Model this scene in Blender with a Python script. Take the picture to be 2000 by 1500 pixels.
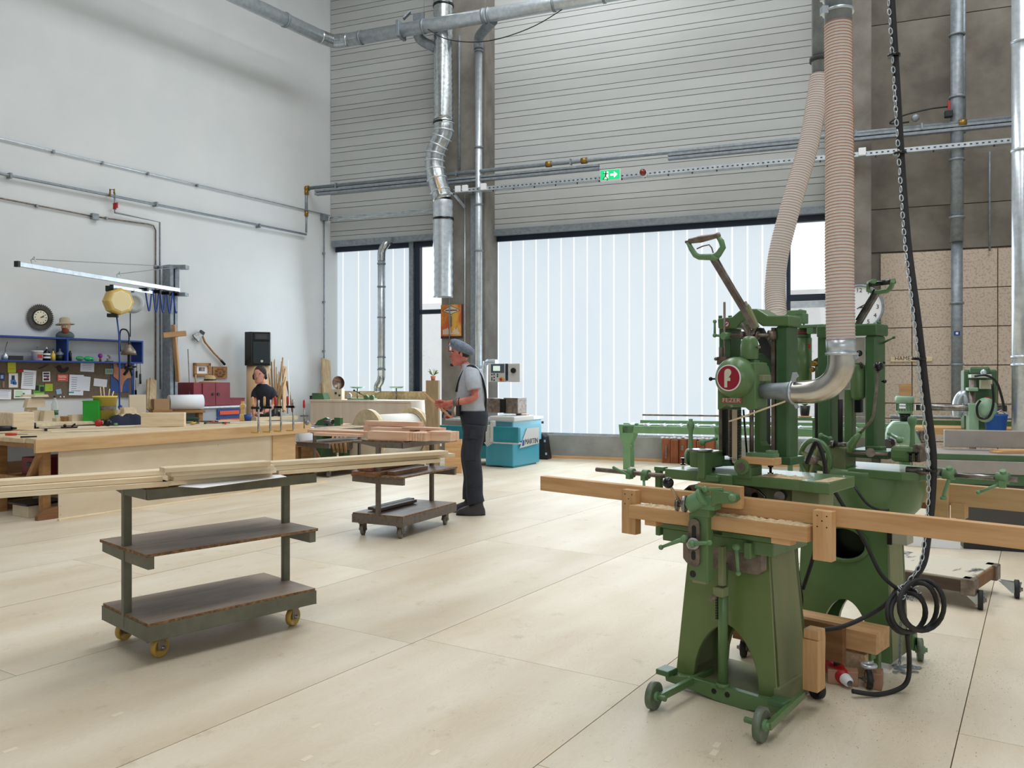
import bpy, bmesh, math, random
from mathutils import Vector as V, Matrix as M
random.seed(7)
sc = bpy.context.scene
for o in list(bpy.data.objects): bpy.data.objects.remove(o)
COL = sc.collection
# ---------- camera, world, lights, exposure ----------
FP, HZ, CH = 1620.0, 738.0, 1.40
cam = bpy.data.cameras.new('camera'); co = bpy.data.objects.new('camera', cam); COL.objects.link(co)
cam.sensor_width = 36; cam.lens = 36*FP/2000; cam.shift_y = -(750-HZ)/2000; cam.clip_end = 200; cam.clip_start = .05
co.location = (0, 0, CH); co.rotation_euler = (math.pi/2, 0, 0); sc.camera = co
w = bpy.data.worlds.new('overcast_sky'); sc.world = w; w.use_nodes = True
w.node_tree.nodes['Background'].inputs[0].default_value = (.93, .97, 1, 1)
w.node_tree.nodes['Background'].inputs[1].default_value = 1.15
sc.view_settings.view_transform = 'Standard'; sc.view_settings.look = 'None'
sc.view_settings.exposure = 0.0; sc.view_settings.gamma = 1.0; sc.view_settings.use_curve_mapping = False
def area(name, loc, rot, sx, sy, power, col=(1, 1, 1)):
    l = bpy.data.lights.new(name, 'AREA'); l.shape = 'RECTANGLE'; l.size = sx; l.size_y = sy; l.energy = power; l.color = col
    o = bpy.data.objects.new(name, l); o.location = loc; o.rotation_euler = rot; COL.objects.link(o); return o
R = math.radians
WA, BA = 57.43, -21.56            # directions of the left wall and of the back wall
SKY = 318
area('skylight_lamp', (-2.6, 5.0, 9.85), (0, 0, R(WA)), 11, 2.0, SKY*.68, (.965, .985, 1))
area('skylight_lamp', (2.2, 2.6, 9.85), (0, 0, R(WA)), 11, 2.0, SKY, (.965, .985, 1))
area('skylight_lamp', (5.4, 8.2, 9.85), (0, 0, R(WA)), 8, 2.0, SKY*.8, (.965, .985, 1))
area('skylight_lamp', (-.2, 11.2, 9.85), (0, 0, R(WA)), 5, 2.0, SKY*.8, (.965, .985, 1))
area('rear_fill_lamp', (2.5, -7.4, 4.2), (R(78), 0, R(-6)), 12, 4.0, 225, (.96, .98, 1))  # unseen fill lamp added behind the camera to light the machine fronts
area('window_lamp', (2.6, 13.1, 2.2), (R(-84), 0, R(BA)), 6.4, 3.2, 160, (.82, .93, 1))
area('window_lamp', (-2.3, 15.1, 2.2), (R(-84), 0, R(BA)), 1.9, 3.2, 75, (.80, .92, 1))

# ---------- projection helpers: where a sight line meets a real plane ----------
def C(px, py, Z): return V(((px-1000)/FP*Z, Z, CH+(HZ-py)/FP*Z))
def G(px, py, h=0.0): return C(px, py, FP*(CH-h)/(py-HZ))
class Fr:
    def __init__(s, o, a):
        s.o = V((o[0], o[1], o[2] if len(o) > 2 else 0)); s.a = R(a)
        s.m = M.Translation(s.o) @ M.Rotation(s.a, 4, 'Z'); s.i = s.m.inverted()
        s.c = s.i @ V((0, 0, CH))
    def L(s, w): return s.i @ w
    def W(s, l): return s.m @ V(l)
    def ray(s, px, py): return (s.i.to_3x3() @ V(((px-1000)/FP, 1, (HZ-py)/FP)))
    def at(s, px, py, axis, val):
        r = s.ray(px, py); t = (val-s.c[axis])/r[axis]; return s.c+r*t
    def x(s, px, py, e): return s.at(px, py, 0, e)
    def y(s, px, py, d): return s.at(px, py, 1, d)
    def z(s, px, py, h): return s.at(px, py, 2, h)
    def rect(s, px0, py0, px1, py1, d):
        a = s.y(px0, (py0+py1)/2, d); b = s.y(px1, (py0+py1)/2, d); m = (px0+px1)/2
        return a.x, b.x, s.y(m, py1, d).z, s.y(m, py0, d).z      # x0 x1 z0 z1
# ---------- mesh builder ----------
def basis(d, up=None):
    d = V(d).normalized(); up = V(up) if up is not None else (V((0, 0, 1)) if abs(d.z) < .95 else V((1, 0, 0)))
    s = d.cross(up).normalized(); u = s.cross(d).normalized(); return s, u, d
class MB:
    def __init__(s): s.v = []; s.f = []; s.m = []; s.s = []
    def add(s, vs, fs, m=0, sm=False):
        n = len(s.v); s.v += [tuple(v) for v in vs]; s.f += [tuple(i+n for i in f) for f in fs]
        s.m += [m]*len(fs); s.s += [sm]*len(fs); return s
    def box(s, x0, x1, y0, y1, z0, z1, m=0):
        if x0 > x1: x0, x1 = x1, x0
        if y0 > y1: y0, y1 = y1, y0
        if z0 > z1: z0, z1 = z1, z0
        return s.add([(x, y, z) for z in (z0, z1) for y in (y0, y1) for x in (x0, x1)],
            [(0, 2, 3, 1), (4, 5, 7, 6), (0, 1, 5, 4), (2, 6, 7, 3), (0, 4, 6, 2), (1, 3, 7, 5)], m)
    def pbox(s, F, px0, py0, px1, py1, d0, d1, m=0):
        x0, x1, z0, z1 = F.rect(px0, py0, px1, py1, d0); return s.box(x0, x1, d0, d1, z0, z1, m)
    def beam(s, p, q, w, h, up=None, m=0):
        p = V(p); q = V(q); a, u, d = basis(q-p, up)
        return s.add([c+a*(i*w/2)+u*(j*h/2) for c in (p, q) for j in (-1, 1) for i in (-1, 1)],
            [(0, 1, 3, 2), (4, 6, 7, 5), (0, 4, 5, 1), (2, 3, 7, 6), (0, 2, 6, 4), (1, 5, 7, 3)], m)
    def cyl(s, p, q, r, r2=None, seg=14, m=0, cap=True):
        r2 = r if r2 is None else r2; p = V(p); q = V(q); a, u, d = basis(q-p)
        vs = [c+(a*math.cos(t)+u*math.sin(t))*rr for c, rr in ((p, r), (q, r2)) for t in [2*math.pi*i/seg for i in range(seg)]]
        s.add(vs, [(i, (i+1) % seg, seg+(i+1) % seg, seg+i) for i in range(seg)], m, True)
        if cap: s.add(vs, [tuple(range(seg-1, -1, -1)), tuple(range(seg, 2*seg))], m)
        return s
    def tube(s, pts, r, seg=8, m=0, closed=False, cap=True, rs=None):
        pts = [V(p) for p in pts]; n = len(pts); vs = []; pu = None
        for i, p in enumerate(pts):
            d = (pts[(i+1) % n]-pts[i-1]) if closed else (pts[min(i+1, n-1)]-pts[max(i-1, 0)])
            a, u, dd = basis(d)
            if pu is not None:
                u = (pu-dd*pu.dot(dd)).normalized(); a = dd.cross(u)
            pu = u; rr = rs[i] if rs else r
            vs += [p+(a*math.cos(2*math.pi*k/seg)+u*math.sin(2*math.pi*k/seg))*rr for k in range(seg)]
        L = n if closed else n-1
        s.add(vs, [(i*seg+k, i*seg+(k+1) % seg, ((i+1) % n)*seg+(k+1) % seg, ((i+1) % n)*seg+k) for i in range(L) for k in range(seg)], m, True)
        if cap and not closed: s.add(vs, [tuple(range(seg-1, -1, -1)), tuple(range((n-1)*seg, n*seg))], m)
        return s
    def lathe(s, prof, o, d, seg=20, m=0, sm=True, up=None):
        o = V(o); a, u, d = basis(d, up); vs = []
        for r, t in prof: vs += [o+d*t+(a*math.cos(2*math.pi*k/seg)+u*math.sin(2*math.pi*k/seg))*max(r, 1e-4) for k in range(seg)]
        n = len(prof)
        return s.add(vs, [(i*seg+k, i*seg+(k+1) % seg, (i+1)*seg+(k+1) % seg, (i+1)*seg+k) for i in range(n-1) for k in range(seg)], m, sm)
    def prism(s, pts, fn, w0, w1, m=0, sm=False):
        n = len(pts); vs = [fn(u, v, w) for w in (w0, w1) for u, v in pts]
        s.add(vs, [tuple(range(n)), tuple(range(2*n-1, n-1, -1))], m)
        return s.add(vs, [(i, (i+1) % n, n+(i+1) % n, n+i) for i in range(n)], m, sm)
    def ell(s, c, rx, ry=None, rz=None, m=0, seg=14, ring=9):
        ry = ry or rx; rz = rz or rx; c = V(c); vs = []
        for j in range(ring+1):
            t = math.pi*j/ring
            vs += [c+V((rx*math.sin(t)*math.cos(2*math.pi*k/seg), ry*math.sin(t)*math.sin(2*math.pi*k/seg), rz*math.cos(t))) for k in range(seg)]
        return s.add(vs, [(j*seg+k, (j+1)*seg+k, (j+1)*seg+(k+1) % seg, j*seg+(k+1) % seg) for j in range(ring) for k in range(seg)], m, True)
    def mesh(s, name, mats):
        me = bpy.data.meshes.new(name); me.from_pydata(s.v, [], s.f)
        for mt in mats: me.materials.append(mt)
        me.polygons.foreach_set('material_index', s.m); me.polygons.foreach_set('use_smooth', s.s)
        bm = bmesh.new(); bm.from_mesh(me); bmesh.ops.remove_doubles(bm, verts=bm.verts, dist=2e-5)
        bmesh.ops.recalc_face_normals(bm, faces=bm.faces); bm.to_mesh(me); bm.free(); me.update(); return me
    def obj(s, name, mats, parent=None, bevel=0, **kw):
        if not isinstance(mats, (list, tuple)): mats = [mats]
        o = bpy.data.objects.new(name, s.mesh(name, mats)); COL.objects.link(o)
        if parent is not None: o.parent = parent.e if isinstance(parent, T) else parent
        if bevel:
            b = o.modifiers.new('bevel', 'BEVEL'); b.width = bevel; b.segments = 2; b.limit_method = 'ANGLE'; b.angle_limit = R(40)
        for k, v in kw.items(): o[k] = v
        return o
def arc(cx, cy, r, a0, a1, n, ry=None):
    ry = ry or r
    return [(cx+r*math.cos(R(a0+(a1-a0)*i/n)), cy+ry*math.sin(R(a0+(a1-a0)*i/n))) for i in range(n+1)]
def spl(pts, n=6):
    pts = [V(p) for p in pts]; out = []
    for i in range(len(pts)-1):
        p0 = pts[max(i-1, 0)]; p1 = pts[i]; p2 = pts[i+1]; p3 = pts[min(i+2, len(pts)-1)]
        for k in range(n):
            t = k/n; out.append(.5*((2*p1)+(p2-p0)*t+(2*p0-5*p1+4*p2-p3)*t*t+(3*p1-p0-3*p2+p3)*t**3))
    return out+[pts[-1]]
XZ = lambda u, v, w: V((u, w, v))
YZ = lambda u, v, w: V((w, u, v))
XY = lambda u, v, w: V((u, v, w))
class T:
    """a thing: an Empty at its base that parents its parts; meshes are in its own frame"""
    def __init__(s, name, label, cat, o, a=0, group=None):
        s.F = Fr(o, a); s.e = bpy.data.objects.new(name, None); COL.objects.link(s.e)
        s.e.location = s.F.o; s.e.rotation_euler = (0, 0, s.F.a); s.e.empty_display_size = .1
        s.e['label'] = label; s.e['category'] = cat
        if group: s.e['group'] = group
    def p(s, name, mb, mats, parent=None, bevel=0, **kw): return mb.obj(name, mats, parent or s.e, bevel, **kw)
def one(name, label, cat, mb, mats, o=(0, 0, 0), a=0, group=None, bevel=0, **kw):
    ob = mb.obj(name, mats, None, bevel, label=label, category=cat, **kw)
    ob.location = V((o[0], o[1], o[2] if len(o) > 2 else 0)); ob.rotation_euler = (0, 0, R(a))
    if group: ob['group'] = group
    return ob
def S(name, mb, mats, parent=None, bevel=0, F=None, **kw):
    ob = mb.obj(name, mats, parent, bevel, **kw)
    if parent is None: ob['kind'] = 'structure'
    if F is not None: ob.location = F.o; ob.rotation_euler = (0, 0, F.a)
    return ob
def text(body, size, mat, parent, loc, rot, name='lettering', ext=.001, xs=1, align='CENTER'):
    c = bpy.data.curves.new(name, 'FONT'); c.body = body; c.size = size; c.extrude = ext; c.align_x = align; c.align_y = 'CENTER'
    c.materials.append(mat); tmp = bpy.data.objects.new('tmp', c); me = bpy.data.meshes.new_from_object(tmp); bpy.data.objects.remove(tmp); bpy.data.curves.remove(c)
    o = bpy.data.objects.new(name, me); COL.objects.link(o)
    o.parent = parent.e if isinstance(parent, T) else parent; o.location = loc; o.rotation_euler = rot; o.scale = (xs, 1, 1); return o
# ---------- materials ----------
def lin(c): return tuple([((x/255+.055)/1.055)**2.4 if x > 10 else x/255/12.92 for x in c]+[1])
def mat(name, c, rough=.5, metal=0, c2=None, sc_=6, st=(1, 1, 1), bump=0, detail=4, lo=.35, hi=.65, spec=.5, em=0, rnd=0, bsc=None, coat=0, alpha=1, trans=0):
    m = bpy.data.materials.new(name); m.use_nodes = True; nt = m.node_tree; b = nt.nodes['Principled BSDF']
    b.inputs['Roughness'].default_value = rough; b.inputs['Metallic'].default_value = metal
    b.inputs['Specular IOR Level'].default_value = spec; b.inputs['Coat Weight'].default_value = coat
    b.inputs['Alpha'].default_value = alpha; b.inputs['Transmission Weight'].default_value = trans
    b.inputs['Base Color'].default_value = lin(c)
    if em:
        b.inputs['Emission Color'].default_value = lin(c); b.inputs['Emission Strength'].default_value = em
    if c2 or bump:
        tc = nt.nodes.new('ShaderNodeTexCoord'); mp = nt.nodes.new('ShaderNodeMapping'); mp.inputs['Scale'].default_value = st
        nt.links.new(tc.outputs['Object'], mp.inputs[0])
        if rnd:
            oi = nt.nodes.new('ShaderNodeObjectInfo'); mu = nt.nodes.new('ShaderNodeMath'); mu.operation = 'MULTIPLY'; mu.inputs[1].default_value = 37
            nt.links.new(oi.outputs['Random'], mu.inputs[0]); nt.links.new(mu.outputs[0], mp.inputs['Location'])
        n = nt.nodes.new('ShaderNodeTexNoise'); n.inputs['Scale'].default_value = sc_; n.inputs['Detail'].default_value = detail
        n.inputs['Roughness'].default_value = .6
        nt.links.new(mp.outputs[0], n.inputs[0])
        if c2:
            r = nt.nodes.new('ShaderNodeValToRGB'); r.color_ramp.elements[0].position = lo; r.color_ramp.elements[1].position = hi
            r.color_ramp.elements[0].color = lin(c2); r.color_ramp.elements[1].color = lin(c)
            nt.links.new(n.outputs[0], r.inputs[0]); out = r.outputs[0]
            if rnd:
                hv = nt.nodes.new('ShaderNodeHueSaturation'); mr = nt.nodes.new('ShaderNodeMapRange')
                mr.inputs['To Min'].default_value = 1-rnd; mr.inputs['To Max'].default_value = 1+rnd
                nt.links.new(oi.outputs['Random'], mr.inputs['Value']); nt.links.new(mr.outputs[0], hv.inputs['Value'])
                nt.links.new(out, hv.inputs['Color']); out = hv.outputs[0]
            nt.links.new(out, b.inputs['Base Color'])
            if em: nt.links.new(out, b.inputs['Emission Color'])
        if bump:
            bn = n
            if bsc:
                bn = nt.nodes.new('ShaderNodeTexNoise'); bn.inputs['Scale'].default_value = bsc; nt.links.new(mp.outputs[0], bn.inputs[0])
            bu = nt.nodes.new('ShaderNodeBump'); bu.inputs['Strength'].default_value = bump; bu.inputs['Distance'].default_value = .004
            nt.links.new(bn.outputs[0], bu.inputs['Height']); nt.links.new(bu.outputs[0], b.inputs['Normal'])
    return m
def wood(name, c, c2, ax='x', k=9, rough=.55, rnd=.06, bump=.15, lo=.3, hi=.7, s=22):
    st = {'x': (1/k, 1, 1), 'y': (1, 1/k, 1), 'z': (1, 1, 1/k)}[ax]
    return mat(name, c, rough, 0, c2, s, st, bump, 5, lo, hi, .35, rnd=rnd)
m_wall = mat('white_plaster', (212, 215, 216), .85, c2=(206, 210, 212), sc_=1.2, spec=.2)
m_side = mat('siding_paint', (188, 191, 190), .5, c2=(180, 183, 182), sc_=1.5, st=(.3, 1, 1), rnd=.015, spec=.4)
m_seam = mat('dark_joint', (70, 70, 70), .8)
m_conc = mat('concrete', (138, 134, 127), .85, c2=(112, 107, 100), sc_=2.2, bump=.25, detail=8, rnd=.0, bsc=30)
m_concl = mat('light_concrete', (160, 160, 156), .85, c2=(140, 139, 134), sc_=3, bump=.2, detail=8, bsc=30)
m_galv = mat('galvanised_steel', (214, 221, 227), .3, .62, c2=(190, 199, 207), sc_=14, detail=5)
m_galvd = mat('dull_galvanised_steel', (150, 158, 165), .5, .45, c2=(128, 137, 145), sc_=16)
m_spiral = mat('spiral_duct_steel', (205, 210, 212), .22, .9, c2=(170, 178, 182), sc_=20)
m_frame = mat('blue_black_window_frame', (22, 38, 58), .4)
m_black = mat('black_plastic', (22, 23, 25), .45)
m_blackg = mat('black_gloss', (12, 12, 14), .2)
m_rub = mat('black_rubber', (34, 34, 36), .6)
m_steel = mat('bare_steel', (150, 148, 146), .3, .9, c2=(110, 104, 98), sc_=25)
m_dsteel = mat('worn_brown_steel', (142, 130, 120), .42, .5, c2=(104, 92, 84), sc_=18)
m_brass = mat('brass', (150, 120, 60), .4, .8)
m_green = mat('machine_green_enamel', (96, 128, 82), .36, c2=(86, 117, 71), sc_=5, bump=.12, bsc=14, coat=.15, lo=.3, hi=.7)
m_gped = mat('olive_green_enamel', (112, 134, 80), .38, c2=(104, 126, 70), sc_=5, bump=.12, bsc=14, coat=.15, lo=.3, hi=.7)
m_greend = mat('dark_machine_green_enamel', (72, 108, 70), .4, c2=(62, 96, 58), sc_=6, bump=.15, bsc=14, coat=.1)
m_greenb = mat('cool_green_enamel', (112, 150, 108), .38, c2=(100, 138, 96), sc_=5)
m_greend2 = mat('dusty_green_enamel', (122, 136, 94), .6, c2=(140, 142, 108), sc_=9, st=(1, 1, .25), lo=.4, hi=.75)
m_pine = wood('pine', (238, 224, 198), (216, 190, 150), 'x')
m_piney = wood('pine_lengthwise', (236, 222, 194), (214, 190, 150), 'y')
m_pinez = wood('upright_pine', (196, 176, 142), (168, 142, 106), 'z')
m_oak = wood('oak', (222, 180, 132), (196, 150, 102), 'x', k=12, s=30)
m_oakz = wood('upright_oak', (218, 176, 130), (192, 146, 98), 'z', k=12, s=30)
m_oakd = wood('brown_oak', (140, 100, 66), (112, 76, 46), 'x', k=8)
m_spruce = wood('orange_spruce', (206, 168, 120), (182, 138, 88), 'x', k=10)
m_ply = mat('plywood_board', (220, 206, 182), .6, c2=(206, 188, 160), sc_=3, st=(.35, 1, 1), spec=.3)
m_white = mat('white_paper', (236, 238, 242), .7)
m_red = mat('red_plastic', (176, 32, 36), .4)
m_dred = mat('dark_red_paint', (134, 46, 58), .5, c2=(122, 40, 50), sc_=5)
m_blue = mat('blue_paint', (28, 70, 140), .45)
m_dust = mat('pale_sawdust', (228, 208, 172), .95, c2=(200, 174, 132), sc_=60, bump=.9, bsc=160, detail=6)
m_concd = mat('dark_concrete_joint', (84, 80, 74), .9)  # darker grey of the backing between the concrete panels
m_groove = mat('grey_groove', (120, 122, 120), .7); m_fjoint = mat('brown_joint', (112, 96, 76), .8)
# ---------- room ----------
dB = V((math.cos(R(BA)), math.sin(R(BA)), 0)); P0 = G(1150, 897)
# corner: back-wall line through P0 met by the sight line at px 645
r_ = V(((645-1000)/FP, 1, 0)); den = (-dB.x)*r_.y-(-dB.y)*r_.x
t_ = (P0.x*r_.y-P0.y*r_.x)/den*-1
t_ = -(P0.x*r_.y-P0.y*r_.x)/((-dB.x)*r_.y-(-dB.y)*r_.x)
K = V((P0.x-dB.x*t_, P0.y-dB.y*t_, 0))
LW = Fr(K, WA); BW = Fr(K, BA)      # local +y points out of the room in both; the room is at y < 0
lw = lambda px, py, off=0: LW.y(px, py, -off)
bw = lambda px, py, off=0: BW.y(px, py, -off)
CEIL = 10.0
S('wall_left', MB().box(-26, .25, 0, .3, 0, CEIL), m_wall, F=LW)
bx = lambda px: bw(px, HZ-100).x
xA, xB = bx(645), bx(870)            # left bay
xC, xD = bx(948), bx(1622)           # main bay
xE = bx(1716)
ZT, ZS = 3.98, .405                  # lintel, sill
back = S('wall_back', MB().box(-.2, xE+.2, .145, .35, ZT, CEIL), m_groove, F=BW)
def strips(x0, x1):
    z = ZT; seq = [.175, .095]; k = 0
    while z < CEIL-.05:
        h = min(seq[k % 2], CEIL-z); k += 1
        MB().box(x0, x1, 0, .15, z+.004, z+h-.004).obj('siding_plank', m_side, back, .003); z += h
strips(.01, xB+.15); strips(xC-.15, xD+.15)
# floor: plywood sheets, joints recessed
fl = S('floor', MB().box(-26, 3, -20, 3, -.2, -.012), m_fjoint, F=LW)
vK = K.x*math.sin(R(WA))-K.y*math.cos(R(WA)); uK = K.x*math.cos(R(WA))+K.y*math.sin(R(WA))
m_floor = bpy.data.materials.new('birch_plywood_floor'); m_floor.use_nodes = True
def _fl():
    nt = m_floor.node_tree; b = nt.nodes['Principled BSDF']; N = nt.nodes.new; L = nt.links.new
    tc = N('ShaderNodeTexCoord'); mp = N('ShaderNodeMapping'); mp.inputs['Scale'].default_value = (.8, 2.6, 1)
    oi = N('ShaderNodeObjectInfo'); mu = N('ShaderNodeMath'); mu.operation = 'MULTIPLY'; mu.inputs[1].default_value = 50
    L(oi.outputs['Random'], mu.inputs[0]); L(mu.outputs[0], mp.inputs['Location']); L(tc.outputs['Object'], mp.inputs[0])
    n1 = N('ShaderNodeTexNoise'); n1.inputs['Scale'].default_value = 1.0; n1.inputs['Detail'].default_value = 3; L(mp.outputs[0], n1.inputs[0])
    n2 = N('ShaderNodeTexNoise'); n2.inputs['Scale'].default_value = 2.2; n2.inputs['Detail'].default_value = 6; n2.inputs['Distortion'].default_value = 2.2; L(mp.outputs[0], n2.inputs[0])
    wv = N('ShaderNodeMath'); wv.operation = 'SINE'; m2 = N('ShaderNodeMath'); m2.operation = 'MULTIPLY'; m2.inputs[1].default_value = 90
    L(n2.outputs[0], m2.inputs[0]); L(m2.outputs[0], wv.inputs[0])
    r1 = N('ShaderNodeValToRGB'); r1.color_ramp.elements[0].position = .3; r1.color_ramp.elements[1].position = .7
    r1.color_ramp.elements[0].color = lin((210, 194, 168)); r1.color_ramp.elements[1].color = lin((228, 217, 197)); L(n1.outputs[0], r1.inputs[0])
    mx = N('ShaderNodeMix'); mx.data_type = 'RGBA'; mx.blend_type = 'MULTIPLY'; mx.inputs[0].default_value = 1
    mr = N('ShaderNodeMapRange'); mr.inputs['From Min'].default_value = -1; mr.inputs['To Min'].default_value = .955; mr.inputs['To Max'].default_value = 1.0
    L(wv.outputs[0], mr.inputs['Value']); L(r1.outputs[0], mx.inputs[6]); L(mr.outputs[0], mx.inputs[7])
    # small stains and scuffs
    n3 = N('ShaderNodeTexNoise'); n3.inputs['Scale'].default_value = 5; n3.inputs['Detail'].default_value = 8; n3.inputs['Roughness'].default_value = .75; L(tc.outputs['Object'], n3.inputs[0])
    r3 = N('ShaderNodeValToRGB'); r3.color_ramp.elements[0].position = .28; r3.color_ramp.elements[0].color = (.72, .66, .58, 1); r3.color_ramp.elements[1].position = .42; r3.color_ramp.elements[1].color = (1, 1, 1, 1)
    L(n3.outputs[0], r3.inputs[0]); m3 = N('ShaderNodeMix'); m3.data_type = 'RGBA'; m3.blend_type = 'MULTIPLY'; m3.inputs[0].default_value = .8
    L(mx.outputs[2], m3.inputs[6]); L(r3.outputs[0], m3.inputs[7])
    hv = N('ShaderNodeHueSaturation'); m4 = N('ShaderNodeMapRange'); m4.inputs['To Min'].default_value = .95; m4.inputs['To Max'].default_value = 1.04
    L(oi.outputs['Random'], m4.inputs['Value']); L(m4.outputs[0], hv.inputs['Value']); L(m3.outputs[2], hv.inputs['Color'])
    L(hv.outputs[0], b.inputs['Base Color'])
    n5 = N('ShaderNodeTexNoise'); n5.inputs['Scale'].default_value = 1.3; n5.inputs['Detail'].default_value = 5; L(tc.outputs['Object'], n5.inputs[0])
    m5 = N('ShaderNodeMapRange'); m5.inputs['To Min'].default_value = .38; m5.inputs['To Max'].default_value = .62; L(n5.outputs[0], m5.inputs['Value']); L(m5.outputs[0], b.inputs['Roughness'])
_fl()
vs_ = [5.9, 4.8, 3.53, 2.26, .99, -.277, -1.54, -2.8, -4.06, -5.35, -6.3, -7.23, -8.5, -9.76, -11.02, -11.75]
vs_ = [9.6, 8.4, 7.14]+vs_
off = {-1.54: 2.58, -2.8: 3.49, -4.06: .9, -5.35: 2.03, -.277: 1.2}
for i in range(len(vs_)-1):
    v1, v0 = vs_[i], vs_[i+1]; u = off.get(v0, random.uniform(0, 2.5))-7.5*1
    while u < 17:
        a, b = max(u, -5)-uK, min(u+2.5, 18.5)-uK; y1, y0 = -(v0-vK), -(v1-vK)
        g_ = .006 if v0 in (-5.35, -7.23) else .003
        if b > a+.05: MB().box(a+.0014, b-.0014, y0+.0014, y1-g_, -.012, 0).obj('plywood_sheet', m_floor, fl)
        u += 2.5
S('ceiling', MB().box(-26, 3, -20, 1, CEIL, CEIL+.3), m_wall, F=LW)
S('wall_right', MB().box(-14, 14, 0, .3, 0, CEIL), m_wall, F=Fr((10.5, 4, 0), 57.4+0))
S('wall_front', MB().box(-18, 18, 0, .3, 0, CEIL), m_wall, F=Fr((0, -8.6, 0), -14))
# columns and sill, right bay
def colm(px0, px1, d, name):
    x0 = BW.y(px0, HZ-50, -d).x; x1 = BW.y(px1, HZ-50, -d).x
    S(name, MB().box(x0, x1, -d, .3, 0, CEIL), m_conc, F=BW, bevel=.012)
colm(862, 948, .42, 'trim_1'); colm(1617, 1702, .42, 'trim_2')
S('trim_3', MB().box(xC, xD, 0, .22, 0, ZS), m_concl, F=BW, bevel=.006)
S('trim_4', MB().box(-.05, xB+.2, 0, .22, 0, .12), m_concl, F=BW)
S('baseboard_back', MB().box(xC, xD, -.02, 0, 0, .05), m_oak, F=BW)
rb = S('wall_right_bay', MB().box(xE-.3, xE+9, .06, .35, 0, CEIL), m_concd, F=BW)
rb.name = 'wall_rear'
zj = [3.3, bw(1850, 400).z, bw(1850, 30).z, CEIL]; zj = [0]+zj[1:] if False else zj
m_cp = mat('stained_concrete_panel', (134, 128, 118), .85, c2=(104, 98, 90), sc_=1.7, bump=.25, detail=9, bsc=25, rnd=.02)
for a, b in zip(zj[:-1], zj[1:]):
    MB().box(xE-.3, xE+9, 0, .06, a+.005, b-.005).obj('concrete_panel', m_cp, rb, .004)
MB().box(xE-.3, xE+9, .03, .06, 0, 3.3).obj('concrete_panel', m_cp, rb)
m_ww = mat('wood_wool_board', (208, 192, 176), .9, c2=(182, 163, 146), sc_=34, bump=.7, detail=6, rnd=.025, lo=.38, hi=.5, bsc=60)
xa, xb_ = bx(1781), bx(1948); wd = xb_-xa
for i in range(-1, 5):
    x0 = xa+i*wd; x1 = x0+wd
    if i == -1: x0 = xE+.02
    for k in range(6):
        z1 = 3.28-.565*k; z0 = max(z1-.565, .02)
        if z1 > .1: MB().box(x0+.006, x1-.006, -.035, .03, z0+.006, z1-.006).obj('wood_wool_panel', m_ww, rb, .004)
# ---------- windows ----------
m_poly = mat('lit_polycarbonate', (218, 231, 240), .6, em=.60, c2=(212, 226, 237), sc_=1.5, st=(1, 1, .3), spec=.3)
m_rib = mat('lit_polycarbonate_rib', (250, 253, 255), .3, em=.95)
m_glass = bpy.data.materials.new('clear_glass'); m_glass.use_nodes = True
def _gl():
    nt = m_glass.node_tree; nt.nodes.remove(nt.nodes['Principled BSDF']); o = nt.nodes['Material Output']
    t = nt.nodes.new('ShaderNodeBsdfTransparent'); g = nt.nodes.new('ShaderNodeBsdfGlossy'); g.inputs['Roughness'].default_value = .02
    fr = nt.nodes.new('ShaderNodeFresnel'); fr.inputs[0].default_value = 1.45; mx = nt.nodes.new('ShaderNodeMixShader')
    nt.links.new(fr.outputs[0], mx.inputs[0]); nt.links.new(t.outputs[0], mx.inputs[1]); nt.links.new(g.outputs[0], mx.inputs[2]); nt.links.new(mx.outputs[0], o.inputs[0])
_gl()
WY = .14                             # glazing plane behind the wall face
wx = lambda px: BW.y(px, HZ-100, WY).x
def window(name, x0, x1, z0, z1, ribs, clear, mull):
    w_ = S(name, MB().box(x0, x1, WY-.05, WY+.05, z1-.10, z1), m_frame, F=BW)
    MB().box(x0, x1, -.05, .06, z1-.01, z1+.1).obj('lintel_angle', m_galvd, w_, .003)
    MB().box(x0, x1, WY-.03, WY+.04, z0, z0+.03).obj('bottom_rail', m_galv, w_)
    rs = sorted(ribs)
    for a, b in zip(rs[:-1], rs[1:]):
        MB().box(a+.012, b-.012, WY, WY+.04, z0+.03, z1-.1).obj('translucent_panel', m_poly, w_)
        MB().box(b-.012, b+.012, WY+.004, WY+.036, z0+.03, z1-.1).obj('rib', m_rib, w_)
    for (a, b) in clear:
        MB().box(a, b, WY+.01, WY+.016, z0, z1).obj('pane', m_glass, w_)
    for m_ in mull: MB().box(*m_).obj('mullion', m_frame, w_, .004)
    return w_
rib_px = [948, 973, 998, 1022, 1047, 1071, 1096, 1121, 1147, 1173, 1199, 1229, 1258, 1286, 1315, 1342, 1371, 1400, 1430, 1460, 1489, 1519, 1540]
xc0, xc1 = wx(1540), wx(1622)
zt = BW.y(1580, 581, WY).z
window('window_2', xC-.1, xD+.1, ZS, ZT-.02, [wx(p) for p in rib_px], [(xc0, xc1)],
       [(xc0-.03, xc0+.03, WY-.04, WY+.05, ZS, ZT), (xc0, xc1, WY-.04, WY+.05, zt-.05, zt+.05), (xc0, xc1, WY-.04, WY+.05, 1.0, 1.08)])
MB().box(xc0, xc1, WY-.02, WY+.03, zt-.16, zt-.06).obj('sill_rail', m_galv, bpy.data.objects['window_2'])
ribl = [648, 670, 700, 722, 745, 768, 790, 808]
xg0, xg1 = wx(822), wx(900); zg = BW.y(840, 609, WY).z
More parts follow.
